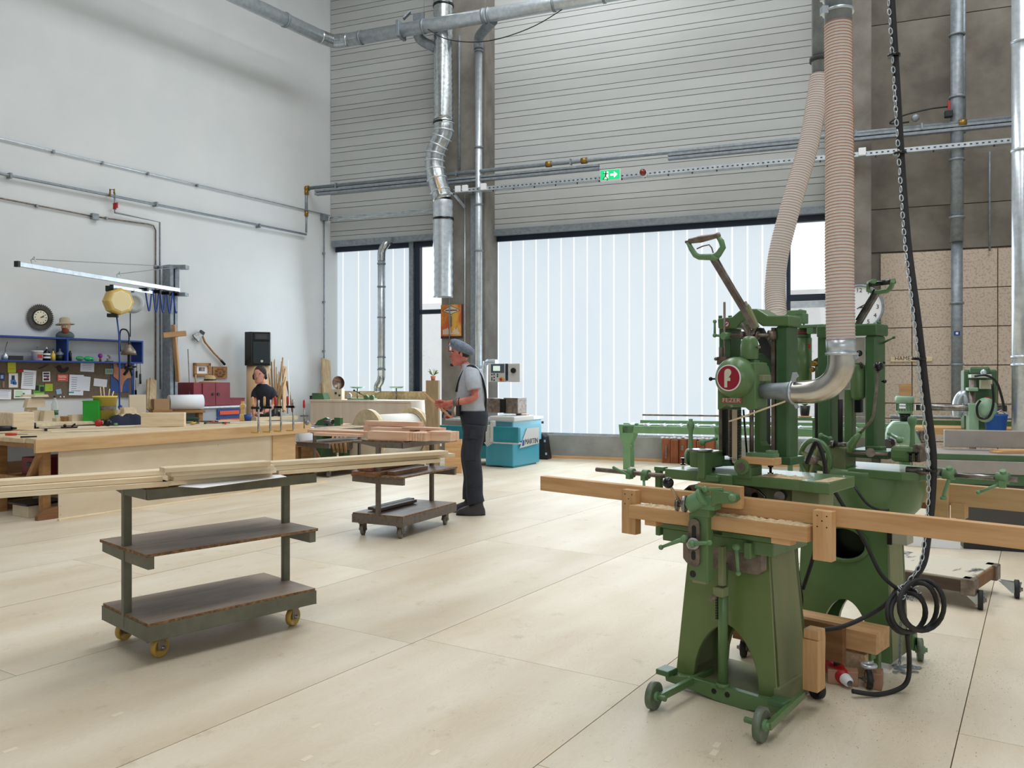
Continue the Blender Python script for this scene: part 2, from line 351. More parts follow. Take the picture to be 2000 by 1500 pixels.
window('window_1', .06, xB+.4, .1, ZT-.02, [max(wx(p), .06) for p in ribl], [(xg0, xg1)],
       [(wx(812), xg0, WY-.05, WY+.06, .1, ZT), (xg0, xg1, WY-.04, WY+.05, zg-.04, zg+.04)])
MB().box(wx(803), wx(811), WY-.09, WY+.03, 0, ZT+.05).obj('galvanised_post', m_galvd, bpy.data.objects['window_1'], .003)
MB().box(xC-.02, xC+.1, -.1, .0, 0, ZT+.1).obj('galvanised_post', m_galvd, bpy.data.objects['window_2'], .003)
# pale neighbouring building and ground seen through the clear panes
m_out = mat('daylit_speckled_render', (232, 236, 238), .9, c2=(196, 200, 204), sc_=14, lo=.3, hi=.42, detail=6, em=.55)  # daylight on the building is put in as emission
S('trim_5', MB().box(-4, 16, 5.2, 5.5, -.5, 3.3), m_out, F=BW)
S('trim_6', MB().box(-4, 16, .4, 5.5, -.6, -.1), m_concl, F=BW)
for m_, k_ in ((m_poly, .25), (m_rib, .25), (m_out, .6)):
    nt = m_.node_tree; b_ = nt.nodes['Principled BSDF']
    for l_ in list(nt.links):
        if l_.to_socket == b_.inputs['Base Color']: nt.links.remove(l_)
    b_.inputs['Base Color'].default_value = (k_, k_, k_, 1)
m_poly.node_tree.nodes['Principled BSDF'].inputs['Emission Strength'].default_value = .86
# ---------- pipes, ducts and wall services ----------
def LB(F, px, py, off): return F.y(px, py, -off)
def seams(mb, pts, r, at, m=0, wd=.02):
    for k in at:
        i = int(k); f = k-i; p = V(pts[i]).lerp(V(pts[i+1]), f); d = (V(pts[i+1])-V(pts[i])).normalized()
        mb.cyl(p-d*wd/2, p+d*wd/2, r*1.09, m=m)
# large suspended duct: along the left wall, then along the back wall
def wpt(F, px, py, off): return F.W(F.y(px, py, -off))
dz = None
e1 = wpt(BW, 650, 83, 1.25)
hd = e1.z
a0 = LW.W(V((-7.5, LW.L(e1).y, hd))); q1 = BW.W(V((9.5, BW.L(e1).y, hd)))
t = T('suspended_extraction_duct', 'long galvanised extraction duct hung high under the roof, bending at the room corner', 'duct', (0, 0, 0))
da = (a0-e1).normalized(); db_ = (q1-e1).normalized(); rr = .115
bend = [e1+da*.32, e1+da*.16+db_*.02, e1+da*.05+db_*.05, e1+da*.02+db_*.16, e1+db_*.32]
t.p('straight_pipe', MB().tube([e1+da*.3, a0], rr, 18), m_galv); t.p('straight_pipe', MB().tube([e1+db_*.3, q1], rr, 18), m_galv)
t.p('elbow', MB().tube(spl(bend, 4), rr*1.02, 18), m_spiral)
for k in (1.1, 2.6, 4.1, 5.6):
    p = e1+da*k; b = MB().cyl(p-da*.02, p+da*.02, rr*1.1, seg=18)
    if k in (2.6,): b.tube([p+V((0, 0, rr)), V((p.x, p.y, CEIL))], .004, 5)
    t.p('clamp_ring', b, m_galvd)
kx = lambda px: BW.y(px, 50, -1.25).x-BW.L(e1).x
for px in (705, 828, 945, 955, 1082, 1180):
    k = kx(px); p = e1+db_*k; b = MB().cyl(p-db_*.02, p+db_*.02, rr*1.1, seg=18)
    if px in (828, 1082): b.tube([p+V((0, 0, rr)), V((p.x, p.y, CEIL-.01))], .004, 5)
    t.p('clamp_ring', b, m_galvd)
for px in (783,):
    p = e1+db_*kx(px); t.p('slide_gate', MB().beam(p-db_*.03, p+db_*.03, .27, .27).beam(p+V((.04, 0, .2)), p+V((.16, 0, .32)), .1, .03), m_galvd, bevel=.006)
bq = lambda px, py, o: BW.W(BW.y(px, py, -o))
gx0, gx1, gz0, gz1 = BW.rect(807, 26, 829, 48, -1.05); t.p('gate_plate', MB().prism([(gx0, gz0), (gx1, gz0), (gx1, gz1), (gx0, gz1)], lambda u, v, w: BW.W(V((u, w, v))), -1.06, -1.04), m_galvd)
t.p('branch_pipe', MB().tube(spl([bq(818, 48, 1.2), bq(817, 70, 1.1), bq(828, 82, 1.05), bq(852, 94, 1.02)], 4), .085, 14), m_galvd)
t.p('branch_pipe', MB().tube(spl([bq(963, 40, 1.2), bq(952, 52, 1.05), bq(938, 68, .7), bq(935, 80, .6), bq(935, 96, .6)], 4), .085, 14), m_galvd)
t.p('sagging_cable', MB().tube(spl([e1+db_*1.9+V((0, -.1, -.1)), e1+db_*2.3+V((0, 0, -.3)), e1+db_*3.0+V((0, 0, -.42)), e1+db_*3.8+V((0, 0, -.3)), e1+db_*4.5+V((0, 0, 0))], 6), .008, 6), m_black)
# vertical spiral duct
def vpt(px, py, off): return BW.W(BW.y(px, py, -off))
dxy = 1.02
def spiral(name, label, cl, r, mats=None, rib=.028):
    t = T(name, label, 'duct', (0, 0, 0)); return t
t = T('vertical_spiral_duct', 'wide spiral-seam duct with a kink coming down beside the left concrete column', 'duct', (0, 0, 0))
pts = [vpt(866, -60, dxy), vpt(866, 235, dxy), vpt(866, 262, dxy), vpt(851, 300, dxy), vpt(851, 340, dxy), vpt(865, 392, dxy), vpt(865, 580, dxy)]
def ribbed(path, r, pitch, amp):
    d = [V(path[0])]; L = 0; out = [V(path[0])]
    for a, b in zip(path[:-1], path[1:]):
        a = V(a); b = V(b); n = max(1, int((b-a).length/pitch)); out += [a.lerp(b, k/n) for k in range(1, n+1)]
    return out, [r+(amp if i % 2 else 0) for i in range(len(out))]
o_, rs_ = ribbed([pts[0], pts[1]], .16, .05, .012); t.p('corrugated_pipe', MB().tube(o_, .16, 24, rs=rs_), m_spiral)
sp = spl(pts[1:6], 5)
t.p('offset_bend', MB().tube(sp, .17, 20), m_spiral)
for i in range(2, len(sp)-1, 2):
    d = (sp[i+1]-sp[i-1]).normalized(); t.p('seam_ring', MB().cyl(sp[i]-d*.012, sp[i]+d*.012, .178, seg=20), m_galv)
o_, rs_ = ribbed([pts[5], pts[6]], .165, .07, .009); t.p('lower_pipe', MB().tube(o_, .165, 24, rs=rs_, cap=False), m_galv)
for py in (12, 241, 428):
    p = vpt(866, py, dxy); t.p('clamp_ring', MB().cyl(p-V((0, 0, .02)), p+V((0, 0, .02)), .18, seg=20), m_blackg)
t.p('brown_patch', MB().beam(vpt(852, 345, dxy+.165), vpt(862, 375, dxy+.165), .10, .012), m_oak)
# thinner down-pipes on the column
def downpipe(px, py0, py1, off, r, mt, name, label, rings=(), group=None, F=BW):
    a = F.W(F.y(px, py0, -off)); b = F.W(F.y(px, py1, -off)); b = V((a.x, a.y, b.z))
    t = T(name, label, 'pipe', (0, 0, 0), group=group)
    t.p('pipe', MB().tube([a, b], r, 14), mt)
    for py in rings:
        c = F.W(F.y(px, py, -off)); c = V((a.x, a.y, c.z))
        t.p('clamp_ring', MB().cyl(c-V((0, 0, .015)), c+V((0, 0, .015)), r*1.25, seg=12).beam(c, V((c.x, c.y, c.z))+V((dB.y*-1, dB.x, 0))*min(.12, off*.4), .02, .02), m_galvd)
    return t
downpipe(935, 95, 898, .60, .062, m_galv, 'down_pipe', 'slim galvanised pipe running down the right edge of the left column', (100, 288, 400, 490, 718))
downpipe(897, 70, 330, .47, .022, m_galvd, 'conduit', 'thin grey conduit on the front of the left column above the pipes')
one('cable_channel', 'galvanised cable channel standing on the face of the left column', 'channel',
    MB().box(bw(919, 600, .5).x, bw(928, 600, .5).x, -.50, -.42, .0, bw(922, 370, .5).z), m_galvd, BW.o, BA)
one('conduit', 'thin pale conduit rising left of the cable channel on the column', 'conduit',
    MB().tube([bw(908, 380, .45), V((bw(908, 380, .45).x, -.45, .4))], .012, 6), m_galv, BW.o, BA)
# pipe with slatted heater rails and cable tray along the back wall
off = .62
zp = BW.y(1100, 318, -off).z
a = BW.y(598, 366, -off); x0 = a.x; x1 = BW.y(1985, 212, -off).x+1.5
t = T('compressed_air_pipe', 'grey steel pipe running along the whole back wall above the windows', 'pipe', BW.o, BA)
t.p('pipe', MB().tube([(x0, -off, zp), (x1, -off, zp)], .034, 12), m_galvd)
for px in (1072, 1141, 1880):
    x = BW.y(px, 300, -off).x; t.p('brass_coupling', MB().cyl((x-.05, -off, zp), (x+.05, -off, zp), .05), m_brass)
for px in (657, 892, 1115, 1672, 1800):
    x = BW.y(px, 300, -off).x; t.p('pipe_clip', MB().box(x-.012, x+.012, -off-.045, -off+.045, zp-.045, zp+.045), m_galvd)
xe = x0
t.p('drop_pipe', MB().tube([(xe, -off, zp), (xe, -off, zp-.45)], .034, 10).tube([(xe, -off, zp-.45), (xe, -off, lw(600, 452, .1).z)], .022, 10), m_galvd)
t.p('brass_fitting', MB().cyl((xe-.06, -off, zp), (xe+.06, -off, zp), .05).cyl((xe, -off, zp-.02), (xe, -off, zp-.12), .045), m_brass); t.p('brass_fitting', MB().cyl((xe, -off, zp-.42), (xe, -off, zp-.52), .042), m_brass)
def rails(px0, px1, off, pyr, n, name, label):
    z = BW.y(px0, pyr, -off).z; xa = BW.y(px0, pyr, -off).x; xb = BW.y(px1, pyr, -off).x
    t = T(name, label, 'rail', BW.o, BA)
    for k in range(n):
        t.p('slat', MB().box(xa, xb, -off-.05, -off+.05, z-.05-k*.055, z-.01-k*.055), m_galvd, bevel=.004)
    return t
rails(617, 845, .6, 371, 2, 'slotted_rail', 'short double slotted rail on the back wall near the room corner')
rails(870, 1170, .6, 349, 2, 'slotted_rail', 'short double slotted rail ending in mid-wall right of the spiral duct')
rails(1305, 1600, .6, 300, 2, 'slotted_rail', 'double slotted rail behind the two hoses')
rails(1668, 1985, .6, 262, 2, 'slotted_rail', 'double slotted rail on the concrete right of the hoses')
zt_ = BW.y(945, 370, -.62).z
t = T('cable_tray', 'perforated galvanised cable tray crossing both columns above the windows', 'tray', BW.o, BA)
xa = BW.y(888, 375, -.62).x; xb2 = x1
t.p('tray_channel', MB().box(xa, xb2, -.68, -.55, zt_-.035, zt_-.03).box(xa, xb2, -.68, -.676, zt_-.035, zt_+.035).box(xa, xb2, -.554, -.55, zt_-.035, zt_+.035), m_galv)
pf = MB()
n = int((xb2-xa)/.075)
for k in range(n):
    x = xa+k*.075; pf.box(x, x+.03, -.684, -.6805, zt_-.006, zt_+.012); 
    if k % 5 == 0: pf.cyl((x, -.66, zt_-.06), (x, -.66, zt_-.035), .012, seg=6)
t.p('perforations', pf, m_seam, kind='stuff')
t.p('support_arm', MB().beam((xa-.35, -.9, zt_+.1), (xa, -.62, zt_-.05), .06, .03).beam((xa, -.62, zt_-.05), (xa+.12, -.45, zt_-.25), .05, .03), m_galv)
for i, px in enumerate((895, 909, 945, 1684)):
    x = BW.y(px, 370, -.7).x; one('junction_box', ['small white junction box at the very left end of the cable tray', 'taller white junction box second from the left on the cable tray', 'white junction box on the tray over the down pipe', 'white junction box on the tray right of the hoses'][i],
        'junction box', MB().box(x-.05, x+.05, -.74, -.684, zt_-.03, zt_+.08), m_white, BW.o, BA, bevel=.006)
# exit sign and red lamp
m_exit = mat('lit_green_sign', (20, 196, 120), .4, em=.55); m_exw = mat('lit_white_sign', (240, 255, 248), .4, em=.9)
x0, x1, z0, z1 = BW.rect(1172, 331, 1211, 352, -.78)
t = T('exit_sign', 'lit green exit sign with a running figure and an arrow on the cable tray', 'sign', BW.o, BA)
t.p('case', MB().box(x0, x1, -.78, -.7, z0, z1), m_white, bevel=.005); w_ = x1-x0; h_ = z1-z0
t.p('green_field', MB().box(x0+.006, x1-.006, -.784, -.78, z0+.012, z1-.006), m_exit)
t.p('door_symbol', MB().box(x0+w_*.22, x0+w_*.42, -.787, -.784, z0+.03, z1-.03), m_exw)
fx = x0+w_*.3; fz = z0+h_*.5
t.p('running_figure', MB().ell((fx, -.789, fz+h_*.27), .014, .003, .014).beam((fx, -.789, fz+h_*.2), (fx-.01, -.789, fz-.02), .004, .03).beam((fx-.01, -.789, fz-.02), (fx+.03, -.789, fz-.05), .004, .014).beam((fx+.03, -.789, fz-.05), (fx+.02, -.789, fz-.09), .004, .014)
    .beam((fx-.01, -.789, fz-.02), (fx-.05, -.789, fz-.07), .004, .014).beam((fx, -.789, fz+h_*.15), (fx+.04, -.789, fz+.02), .004, .012).beam((fx, -.789, fz+h_*.15), (fx-.045, -.789, fz+.03), .004, .012), m_greend)
ax_ = x0+w_*.52
t.p('arrow', MB().prism([(ax_, fz-.016), (ax_+w_*.18, fz-.016), (ax_+w_*.18, fz-.05), (ax_+w_*.36, fz), (ax_+w_*.18, fz+.05), (ax_+w_*.18, fz+.016), (ax_, fz+.016)], XZ, -.788, -.784), m_exw)
c = BW.y(1256, 337, -.76)
t = T('warning_lamp', 'round dark red warning lamp on the cable tray right of the exit sign', 'lamp', BW.o, BA)
t.p('lens', MB().lathe([(.055, 0), (.055, .02), (.045, .05), (.02, .068), (0, .07)], c, (0, -1, 0), 18), mat('dark_red_lens', (110, 14, 18), .15, coat=.6))
t.p('base', MB().cyl(c, c+V((0, .08, 0)), .06, seg=16), m_white)
# flue by the left window
t = T('bench_extraction_pipe', 'galvanised pipe standing in front of the left window, bent at top and bottom', 'pipe', (0, 0, 0))
w2 = lambda px, py, o=.35: BW.W(BW.y(px, py, -o))
pp = [w2(760, 470, .1), w2(754, 476), w2(746, 490), w2(745, 510)]
t.p('pipe', MB().tube([w2(745, 508), w2(745, 738)], .07, 16), m_galv)
t.p('top_bend', MB().tube(spl(pp, 4), .075, 14), m_spiral)
t.p('bottom_bend', MB().tube(spl([w2(745, 735), w2(743, 745), w2(738, 754), w2(738, 766)], 4), .072, 14), m_spiral)
for py in (515, 560, 620, 698, 722): p = w2(745, py); t.p('clamp_ring', MB().cyl(p-V((0, 0, .012)), p+V((0, 0, .012)), .08, seg=14), m_galvd)
# pipes on the left wall
def wallpipe(name, label, pix, off, r, mt, clips=(), F=LW):
    t = T(name, label, 'pipe', F.o, F.a*180/math.pi)
    P = [F.y(px, py, -off) for px, py in pix]
    # keep runs level / plumb
    t.p('pipe', MB().tube(P, r, 8), mt)
    for px, py in clips:
        c = F.y(px, py, -off); t.p('pipe_clip', MB().box(c.x-.015, c.x+.015, -off-r*1.6, 0, c.z-r*1.8, c.z+r*1.8), m_galvd)
    return t
wallpipe('wall_conduit', 'thin white conduit sloping through the picture highest on the white wall', [(-260, 213), (0, 271), (644, 421)], .03, .012, m_galv, [(104, 296), (200, 318), (289, 339), (385, 362)])
wallpipe('air_line', 'dark grey air pipe along the white wall below the top conduit', [(-260, 287), (0, 339), (598, 458)], .07, .02, m_galvd, [(20, 343), (305, 399), (506, 441)])
wallpipe('wall_conduit', 'short thin conduit run on the white wall left of the grey junction box', [(-260, 335), (0, 387), (178, 422)], .03, .011, m_dsteel, [(72, 402)])
wallpipe('wall_conduit', 'thin conduit bending down to the steel post of the swing arm', [(192, 424), (290, 438), (300, 441), (304, 450), (304, 760)], .03, .011, m_dsteel, [(304, 520), (208, 426)])
wallpipe('air_line', 'air pipe dropping beside the conduit to the steel post', [(223, 378), (223, 370), (215, 370), (215, 384)], .1, .014, m_brass)
wallpipe('air_line', 'air pipe stepping down the wall with a red valve to the steel post', [(224, 378), (224, 415), (312, 434), (313, 760)], .08, .014, m_galvd, [(313, 522)])
wallpipe('wall_conduit', 'upright thin conduit on the white wall just left of the room corner', [(633, 428), (633, 900)], .04, .012, m_galvd, [(633, 495), (633, 590), (633, 686)])
c = LW.y(186, 423, -.05); one('junction_box', 'small grey junction box on the white wall between two conduits', 'junction box', MB().box(c.x-.05, c.x+.05, -.07, 0, c.z-.045, c.z+.045), m_galvd, LW.o, WA, bevel=.006)
c = LW.y(224, 403, -.08); one('valve_lever', 'small red valve lever on the dropping air pipe', 'valve', MB().cyl(c-V((0, 0, .045)), c+V((0, 0, .045)), .024).box(c.x-.01, c.x+.01, -.15, -.08, c.z-.03, c.z+.05), m_red, LW.o, WA)
c = LW.y(633, 424, -.05); one('junction_box', 'small grey junction box at the room corner', 'junction box', MB().box(c.x-.06, c.x+.06, -.1, 0, c.z-.07, c.z+.05), m_galvd, LW.o, WA, bevel=.006)
# flexible conduit at the corner
p0 = BW.y(645, 425, -.12); p1 = BW.y(850, 404, -.12)
b = MB()
for k in range(4): b.tube([(p0.x+(p1.x-p0.x)*i/24, -.12-.01*k, p0.z-.02*k+.012*math.sin(i*1.1+k)) for i in range(25)], .009, 6)
one('cable_bundle', 'bundle of pale twisted cables on the back wall between corner and duct', 'cable', b, m_galv, BW.o, BA)
# right side: ducts on the concrete bay
t = downpipe(1869, -40, 470, .55, .085, m_galvd, 'down_pipe', 'grey down pipe on the concrete wall above the drilling machine', (68, 190, 312, 425))
t = downpipe(1869, 470, 800, .5, .075, m_galvd, 'down_pipe', 'lower grey pipe with a blue sticker in front of the wood-wool panels', (470, 592, 712))
p = V((BW.y(1869, 651, -.58).x, -.58, BW.y(1869, 651, -.58).z)); one('blue_sticker', 'tiny blue direction sticker on the lower grey pipe', 'sticker', MB().box(p.x-.04, p.x+.04, -.585, -.575, p.z-.03, p.z+.03).box(p.x-.015, p.x+.015, -.588, -.585, p.z-.015, p.z+.015, 1), [m_blue, m_white], BW.o, BA)
downpipe(1882, -40, 260, .3, .03, m_galvd, 'conduit', 'narrow grey conduit just right of the upper down pipe')
downpipe(1933, 296, 490, .1, .014, m_galvd, 'conduit', 'short thin rod on the bare concrete right of the pipe')
Z9 = 9.2; a = C(1996, -40, 9.2); b_ = C(1996, 860, 9.2)
t = T('down_pipe', 'light steel pipe cut off by the right edge of the picture', 'pipe', (0, 0, 0)); t.p('pipe', MB().tube([a, (a.x, a.y, .02)], .10, 18), m_galv)
for py in (82, 293, 697, 713): c = C(1996, py, 9.2); t.p('clamp_ring', MB().cyl(c-V((0, 0, .015)), c+V((0, 0, .015)), .112, seg=16), m_galv)
# valve gear on the pipe at the right
c = BW.y(1852, 222, -.62)
t = T('pressure_regulator', 'small black regulator with red tap and looped hose on the pipe at right', 'regulator', BW.o, BA)
t.p('body', MB().box(c.x-.05, c.x+.05, -.70, -.60, c.z-.06, c.z+.03), m_black, bevel=.008); t.p('red_tap', MB().box(c.x-.012, c.x+.012, -.7, -.66, c.z+.03, c.z+.16), m_red)
t.p('hose', MB().tube(spl([c+V((0, 0, .1)), c+V((-.25, -.05, .08)), c+V((-.6, -.05, .02)), c+V((-.75, -.02, -.06)), c+V((-.5, 0, -.06))], 6), .012, 6), m_black)
t.p('gauge', MB().ell(c+V((-.42, -.03, -.02)), .055), m_galvd)
# ---------- front chain mortiser ----------
AX = -43.07
FA = Fr((1.043, 3.759), AX)
def poly(F, pts, d): return [(F.y(a, b, d).x, F.y(a, b, d).z) for a, b in pts]
def vth(i, F, d, px, py): return F.y(px, py, d)
Y = lambda F, px, py, d: F.y(px, py, d)
def ball_lever(F, a, b, d, r0=.014, r1=.009, d2=None, hub=.016):
    A = F.y(a[0], a[1], d); B = F.y(b[0], b[1], d if d2 is None else d2); m = MB()
    m.cyl(A, B, r0*.75, r1*.7, 10); m.ell(A, hub, seg=12, ring=8); m.ell(B, r1*1.25, seg=12, ring=8); return m
def pedestal(t, xb, yb, xt, yt, ht, arch, hole, mts, z0=.02):
    P = lambda u, v, z: V((u*(xb+(xt-xb)*z/ht), v*(yb+(yt-yb)*z/ht), z))
    a0, a1, az = arch
    def front(s):
        o = [(-1, z0), (a0, z0)]+[((a0+a1)/2-(a1-a0)/2*math.cos(R(q))*(.62+.38*abs(math.cos(R(q)))), z0+(az-z0)*(math.sin(R(q))**.75)) for q in range(12, 170, 12)]+[(a1, z0), (1, z0), (1, ht), (-1, ht)]
        return o
    w_in = 1-.03/yb
    outl = front(1)
    mb = MB()
    if hole:
        cx, cz, rx, rz = hole; h = [(cx+rx*math.cos(R(90-q)), cz+rz*math.sin(R(90-q))) for q in range(0, 361, 15)]
        i = len(outl)          # bridge from the top edge down to the oval and back
        us = sorted(set([-1+2*k/72 for k in range(73)]+[cx-rx, cx+rx])); ac = (a0+a1)/2; ar_ = (a1-a0)/2
        lo_ = lambda u: z0 if abs(u-ac) >= ar_ else z0+(az-z0)*(1-((u-ac)/ar_)**2)**.5
        hh_ = lambda u: rz*max(0, 1-((u-cx)/rx)**2)**.5
        def quad(u0, u1, f0, f1):
            for w in (-1, -w_in): mb.add([P(u0, w, f0(u0)), P(u1, w, f0(u1)), P(u1, w, f1(u1)), P(u0, w, f1(u0))], [(0, 1, 2, 3)])
        def rev(u0, u1, f): mb.add([P(u0, -1, f(u0)), P(u1, -1, f(u1)), P(u1, -w_in, f(u1)), P(u0, -w_in, f(u0))], [(0, 1, 2, 3)])
        for u0, u1 in zip(us[:-1], us[1:]):
            top = lambda u: ht
            if (u0+u1)/2 > cx-rx and (u0+u1)/2 < cx+rx:
                quad(u0, u1, lo_, lambda u: cz-hh_(u)); quad(u0, u1, lambda u: cz+hh_(u), top); rev(u0, u1, lambda u: cz-hh_(u)); rev(u0, u1, lambda u: cz+hh_(u))
            else: quad(u0, u1, lo_, top)
            rev(u0, u1, lo_); rev(u0, u1, top)
        for u in (-1, 1): mb.add([P(u, -1, z0), P(u, -w_in, z0), P(u, -w_in, ht), P(u, -1, ht)], [(0, 1, 2, 3)])
        rim = [P(cx+(rx+.0)*math.cos(R(q)), -1.02, cz+(rz)*math.sin(R(q))) for q in range(0, 360, 15)]
        mb.tube(rim, .012, 8, closed=True)
    else: mb.prism(outl, lambda u, z, w: P(u, w, z), -1, -w_in)
    t.p('front_plate', mb, mts[0], bevel=0 if hole else .004)
    t.p('rear_plate', MB().prism(outl, lambda u, z, w: P(u, w, z), w_in, 1), mts[0])
    so = [(-1, z0), (1, z0), (1, ht), (-1, ht)]
    t.p('side_plate', MB().prism(so, lambda u, z, w: P(w, u*.999, z), 1-.03/xb, 1.0), mts[1], bevel=.003)
    t.p('side_plate', MB().prism(so, lambda u, z, w: P(w, u*.999, z), -1, -1+.03/xb), mts[1], bevel=.003)
    t.p('top_plate', MB().box(-xt, xt, -yt, yt, ht-.02, ht), mts[0], bevel=.003)
    return P
def wheel(t, c, r, wd, ang, mt, mt2, name='wheel'):
    ax = V((math.cos(R(ang)), math.sin(R(ang)), 0)); c = V(c)
    w_ = t.p(name, MB().lathe([(.0, -wd*.35), (r*.8, -wd*.35), (r*.86, -wd*.5), (r, -wd*.42), (r, wd*.42), (r*.86, wd*.5), (r*.8, wd*.35), (.0, wd*.35)], c, ax, 26), mt)
    t.p('wheel_hub', MB().cyl(c-ax*wd*1.1, c+ax*wd*1.1, r*.2, seg=10).cyl(c-ax*wd*.75, c+ax*wd*.75, r*.34, seg=12), mt2, parent=w_)
t = T('chain_mortiser', 'front green cast-iron chain mortising machine with the round red badge, on small iron wheels', 'machine', FA.o, AX)
A_ = t; F = FA
m_iron = mat('worn_green_wheel', (92, 112, 84), .45, .2, c2=(120, 124, 116), sc_=20)
pedestal(t, .25, .165, .19, .13, .70, (-.63, .66, .315), None, [m_gped, m_greend2], z0=.035)
t.p('plinth_skirt', MB().box(-.252, .252, -.172, .172, .03, .05).box(.235, .256, -.175, .175, .02, .10), m_greend2)
# foot bar, pads, axle arms, wheels
d = -.235
bar = poly(F, [(1298, 1318), (1345, 1322), (1395, 1336), (1440, 1350), (1480, 1362), (1532, 1372), (1530, 1392), (1490, 1391), (1450, 1386), (1400, 1370), (1350, 1348), (1300, 1330)], d)
t.p('foot_bar', MB().prism(bar, XZ, d, d+.035), m_green, bevel=.004)
for px, py in ((1410, 1350), (1428, 1357)):
    c = F.y(px-16 if px < 1420 else px-8, py, d-.002); t.p('bar_hole', MB().cyl(c, c+V((0, .004, 0)), .012, seg=12), m_blackg)
for px, py in ((1300, 1312), (1520, 1372)):
    c = F.y(px, py, d-.01); t.p('foot_pad', MB().box(c.x-.035, c.x+.035, d-.04, d+.04, c.z-.012, c.z+.014), m_greend, bevel=.006)
for (wx_, wy_, s) in ((1277, 1385, .058), (1487, 1448, .066)):
    g = F.L(G(wx_, wy_)); c = V((g.x, g.y, s)); wheel(t, c, s, .03, 5, m_iron, m_greenb)
    t.p('axle_arm', MB().beam(c+V((.03, 0, 0)), V((c.x+.03 if c.x < 0 else c.x-.02, -.05, .06)), .022, .03).cyl(c, c+V((.06 if c.x < 0 else -.07, 0, 0)), .012), m_green, bevel=.003)
# lifting post with rack
a = F.y(1412, 1342, -.215); b = F.y(1412, 1100, -.215)
t.p('lifting_post', MB().cyl(a, (a.x, a.y, b.z), .021, seg=18).cyl(a, a+V((0, 0, .02)), .03), m_green)
rk = MB()
for k in range(10): z = F.y(1405, 1210-k*5, -.23).z; rk.box(a.x-.026, a.x-.016, -.235, -.215, z, z+.006)
t.p('rack_teeth', rk, m_blackg, kind='stuff')
t.p('lever_bracket', MB().pbox(F, 1402, 1068, 1412, 1145, -.27, -.24).pbox(F, 1392, 1148, 1412, 1166, -.28, -.23), m_greend2, bevel=.003)
t.p('pedal_pin', MB().cyl(F.y(1388, 1172, -.3), F.y(1400, 1160, -.25), .011, seg=10), m_dsteel)
# saddle, dovetail plate
m = MB().pbox(F, 1280, 1020, 1520, 1026, -.25, .05); m.pbox(F, 1280, 1036, 1520, 1046, -.25, .05).pbox(F, 1280, 1020, 1288, 1046, -.25, -.0).pbox(F, 1512, 1020, 1520, 1046, -.25, -.0).pbox(F, 1385, 1020, 1412, 1046, -.25, 0)
t.p('saddle_rail', m, m_green, bevel=.003)
t.p('saddle_body', MB().pbox(F, 1294, 1046, 1510, 1072, -.235, .1), m_green, bevel=.004)
x0, x1, z0, z1 = F.rect(1334, 1068, 1490, 1112, -.2)
pl = [(x0+.02, z0), (x1-.02, z0), (x1, z0+.02), (x1, z1), (x0, z1), (x0, z0+.02)]
t.p('dovetail_plate', MB().prism(pl, XZ, -.205, -.16), m_dsteel, bevel=.006)
t.p('guide_lug', MB().pbox(F, 1452, 1060, 1466, 1092, -.26, -.2), m_green, bevel=.005)
t.p('grip_lever', ball_lever(F, (1438, 1068), (1442, 1120), -.285, .013, .009, hub=.017), m_greenb)
t.p('table_support_column', MB().pbox(F, 1545, 955, 1600, 1015, -.17, -.02).pbox(F, 1455, 950, 1545, 1030, -.12, .1), m_greend2, bevel=.006)
t.p('saddle_neck', MB().box(-.16, .17, -.10, .12, .69, .96), m_greend, bevel=.01)
# clamp column in front of the jig
dc = -.40
m = MB().pbox(F, 1345, 1003, 1382, 1135, dc, dc+.05)
t.p('clamp_column', m.pbox(F, 1347, 992, 1385, 1010, dc-.005, dc+.055), m_green, bevel=.006)
def oval(F, px0, py0, px1, py1, d0, d1, mt, nm):
    x0, x1, z0, z1 = F.rect(px0, py0, px1, py1, d0); r = (x1-x0)/2; cx = (x0+x1)/2
    pts = [(cx+r*math.cos(R(q)), z1-r+r*math.sin(R(q))) for q in range(0, 181, 20)]+[(cx+r*math.cos(R(q)), z0+r+r*math.sin(R(q))) for q in range(180, 361, 20)]
    t.p(nm, MB().prism(pts, XZ, d0, d1), mt)
oval(F, 1344, 1013, 1366, 1107, dc-.012, dc, m_dsteel, 'slotted_plate'); oval(F, 1351, 1026, 1359, 1060, dc-.0135, dc-.011, m_blackg, 'slot'); oval(F, 1350, 1076, 1358, 1094, dc-.0135, dc-.011, m_blackg, 'slot')
c = F.y(1353, 1121, dc-.001); t.p('bore_hole', MB().cyl(c, c+V((0, .003, 0)), .0145, seg=16), m_blackg)
t.p('clamp_knob', MB().cyl(F.y(1354, 1062, dc-.05), F.y(1354, 1062, dc-.01), .024, .028, 18), m_steel)
t.p('grip_lever', ball_lever(F, (1352, 1062), (1386, 1060), dc-.06, .015, .009), m_greenb)
t.p('grip_lever', ball_lever(F, (1337, 1052), (1291, 1069), dc-.03, .014, .009), m_greenb)
t.p('lower_stub', MB().pbox(F, 1352, 1132, 1378, 1140, dc+.004, dc+.03), m_greend2, bevel=.003)
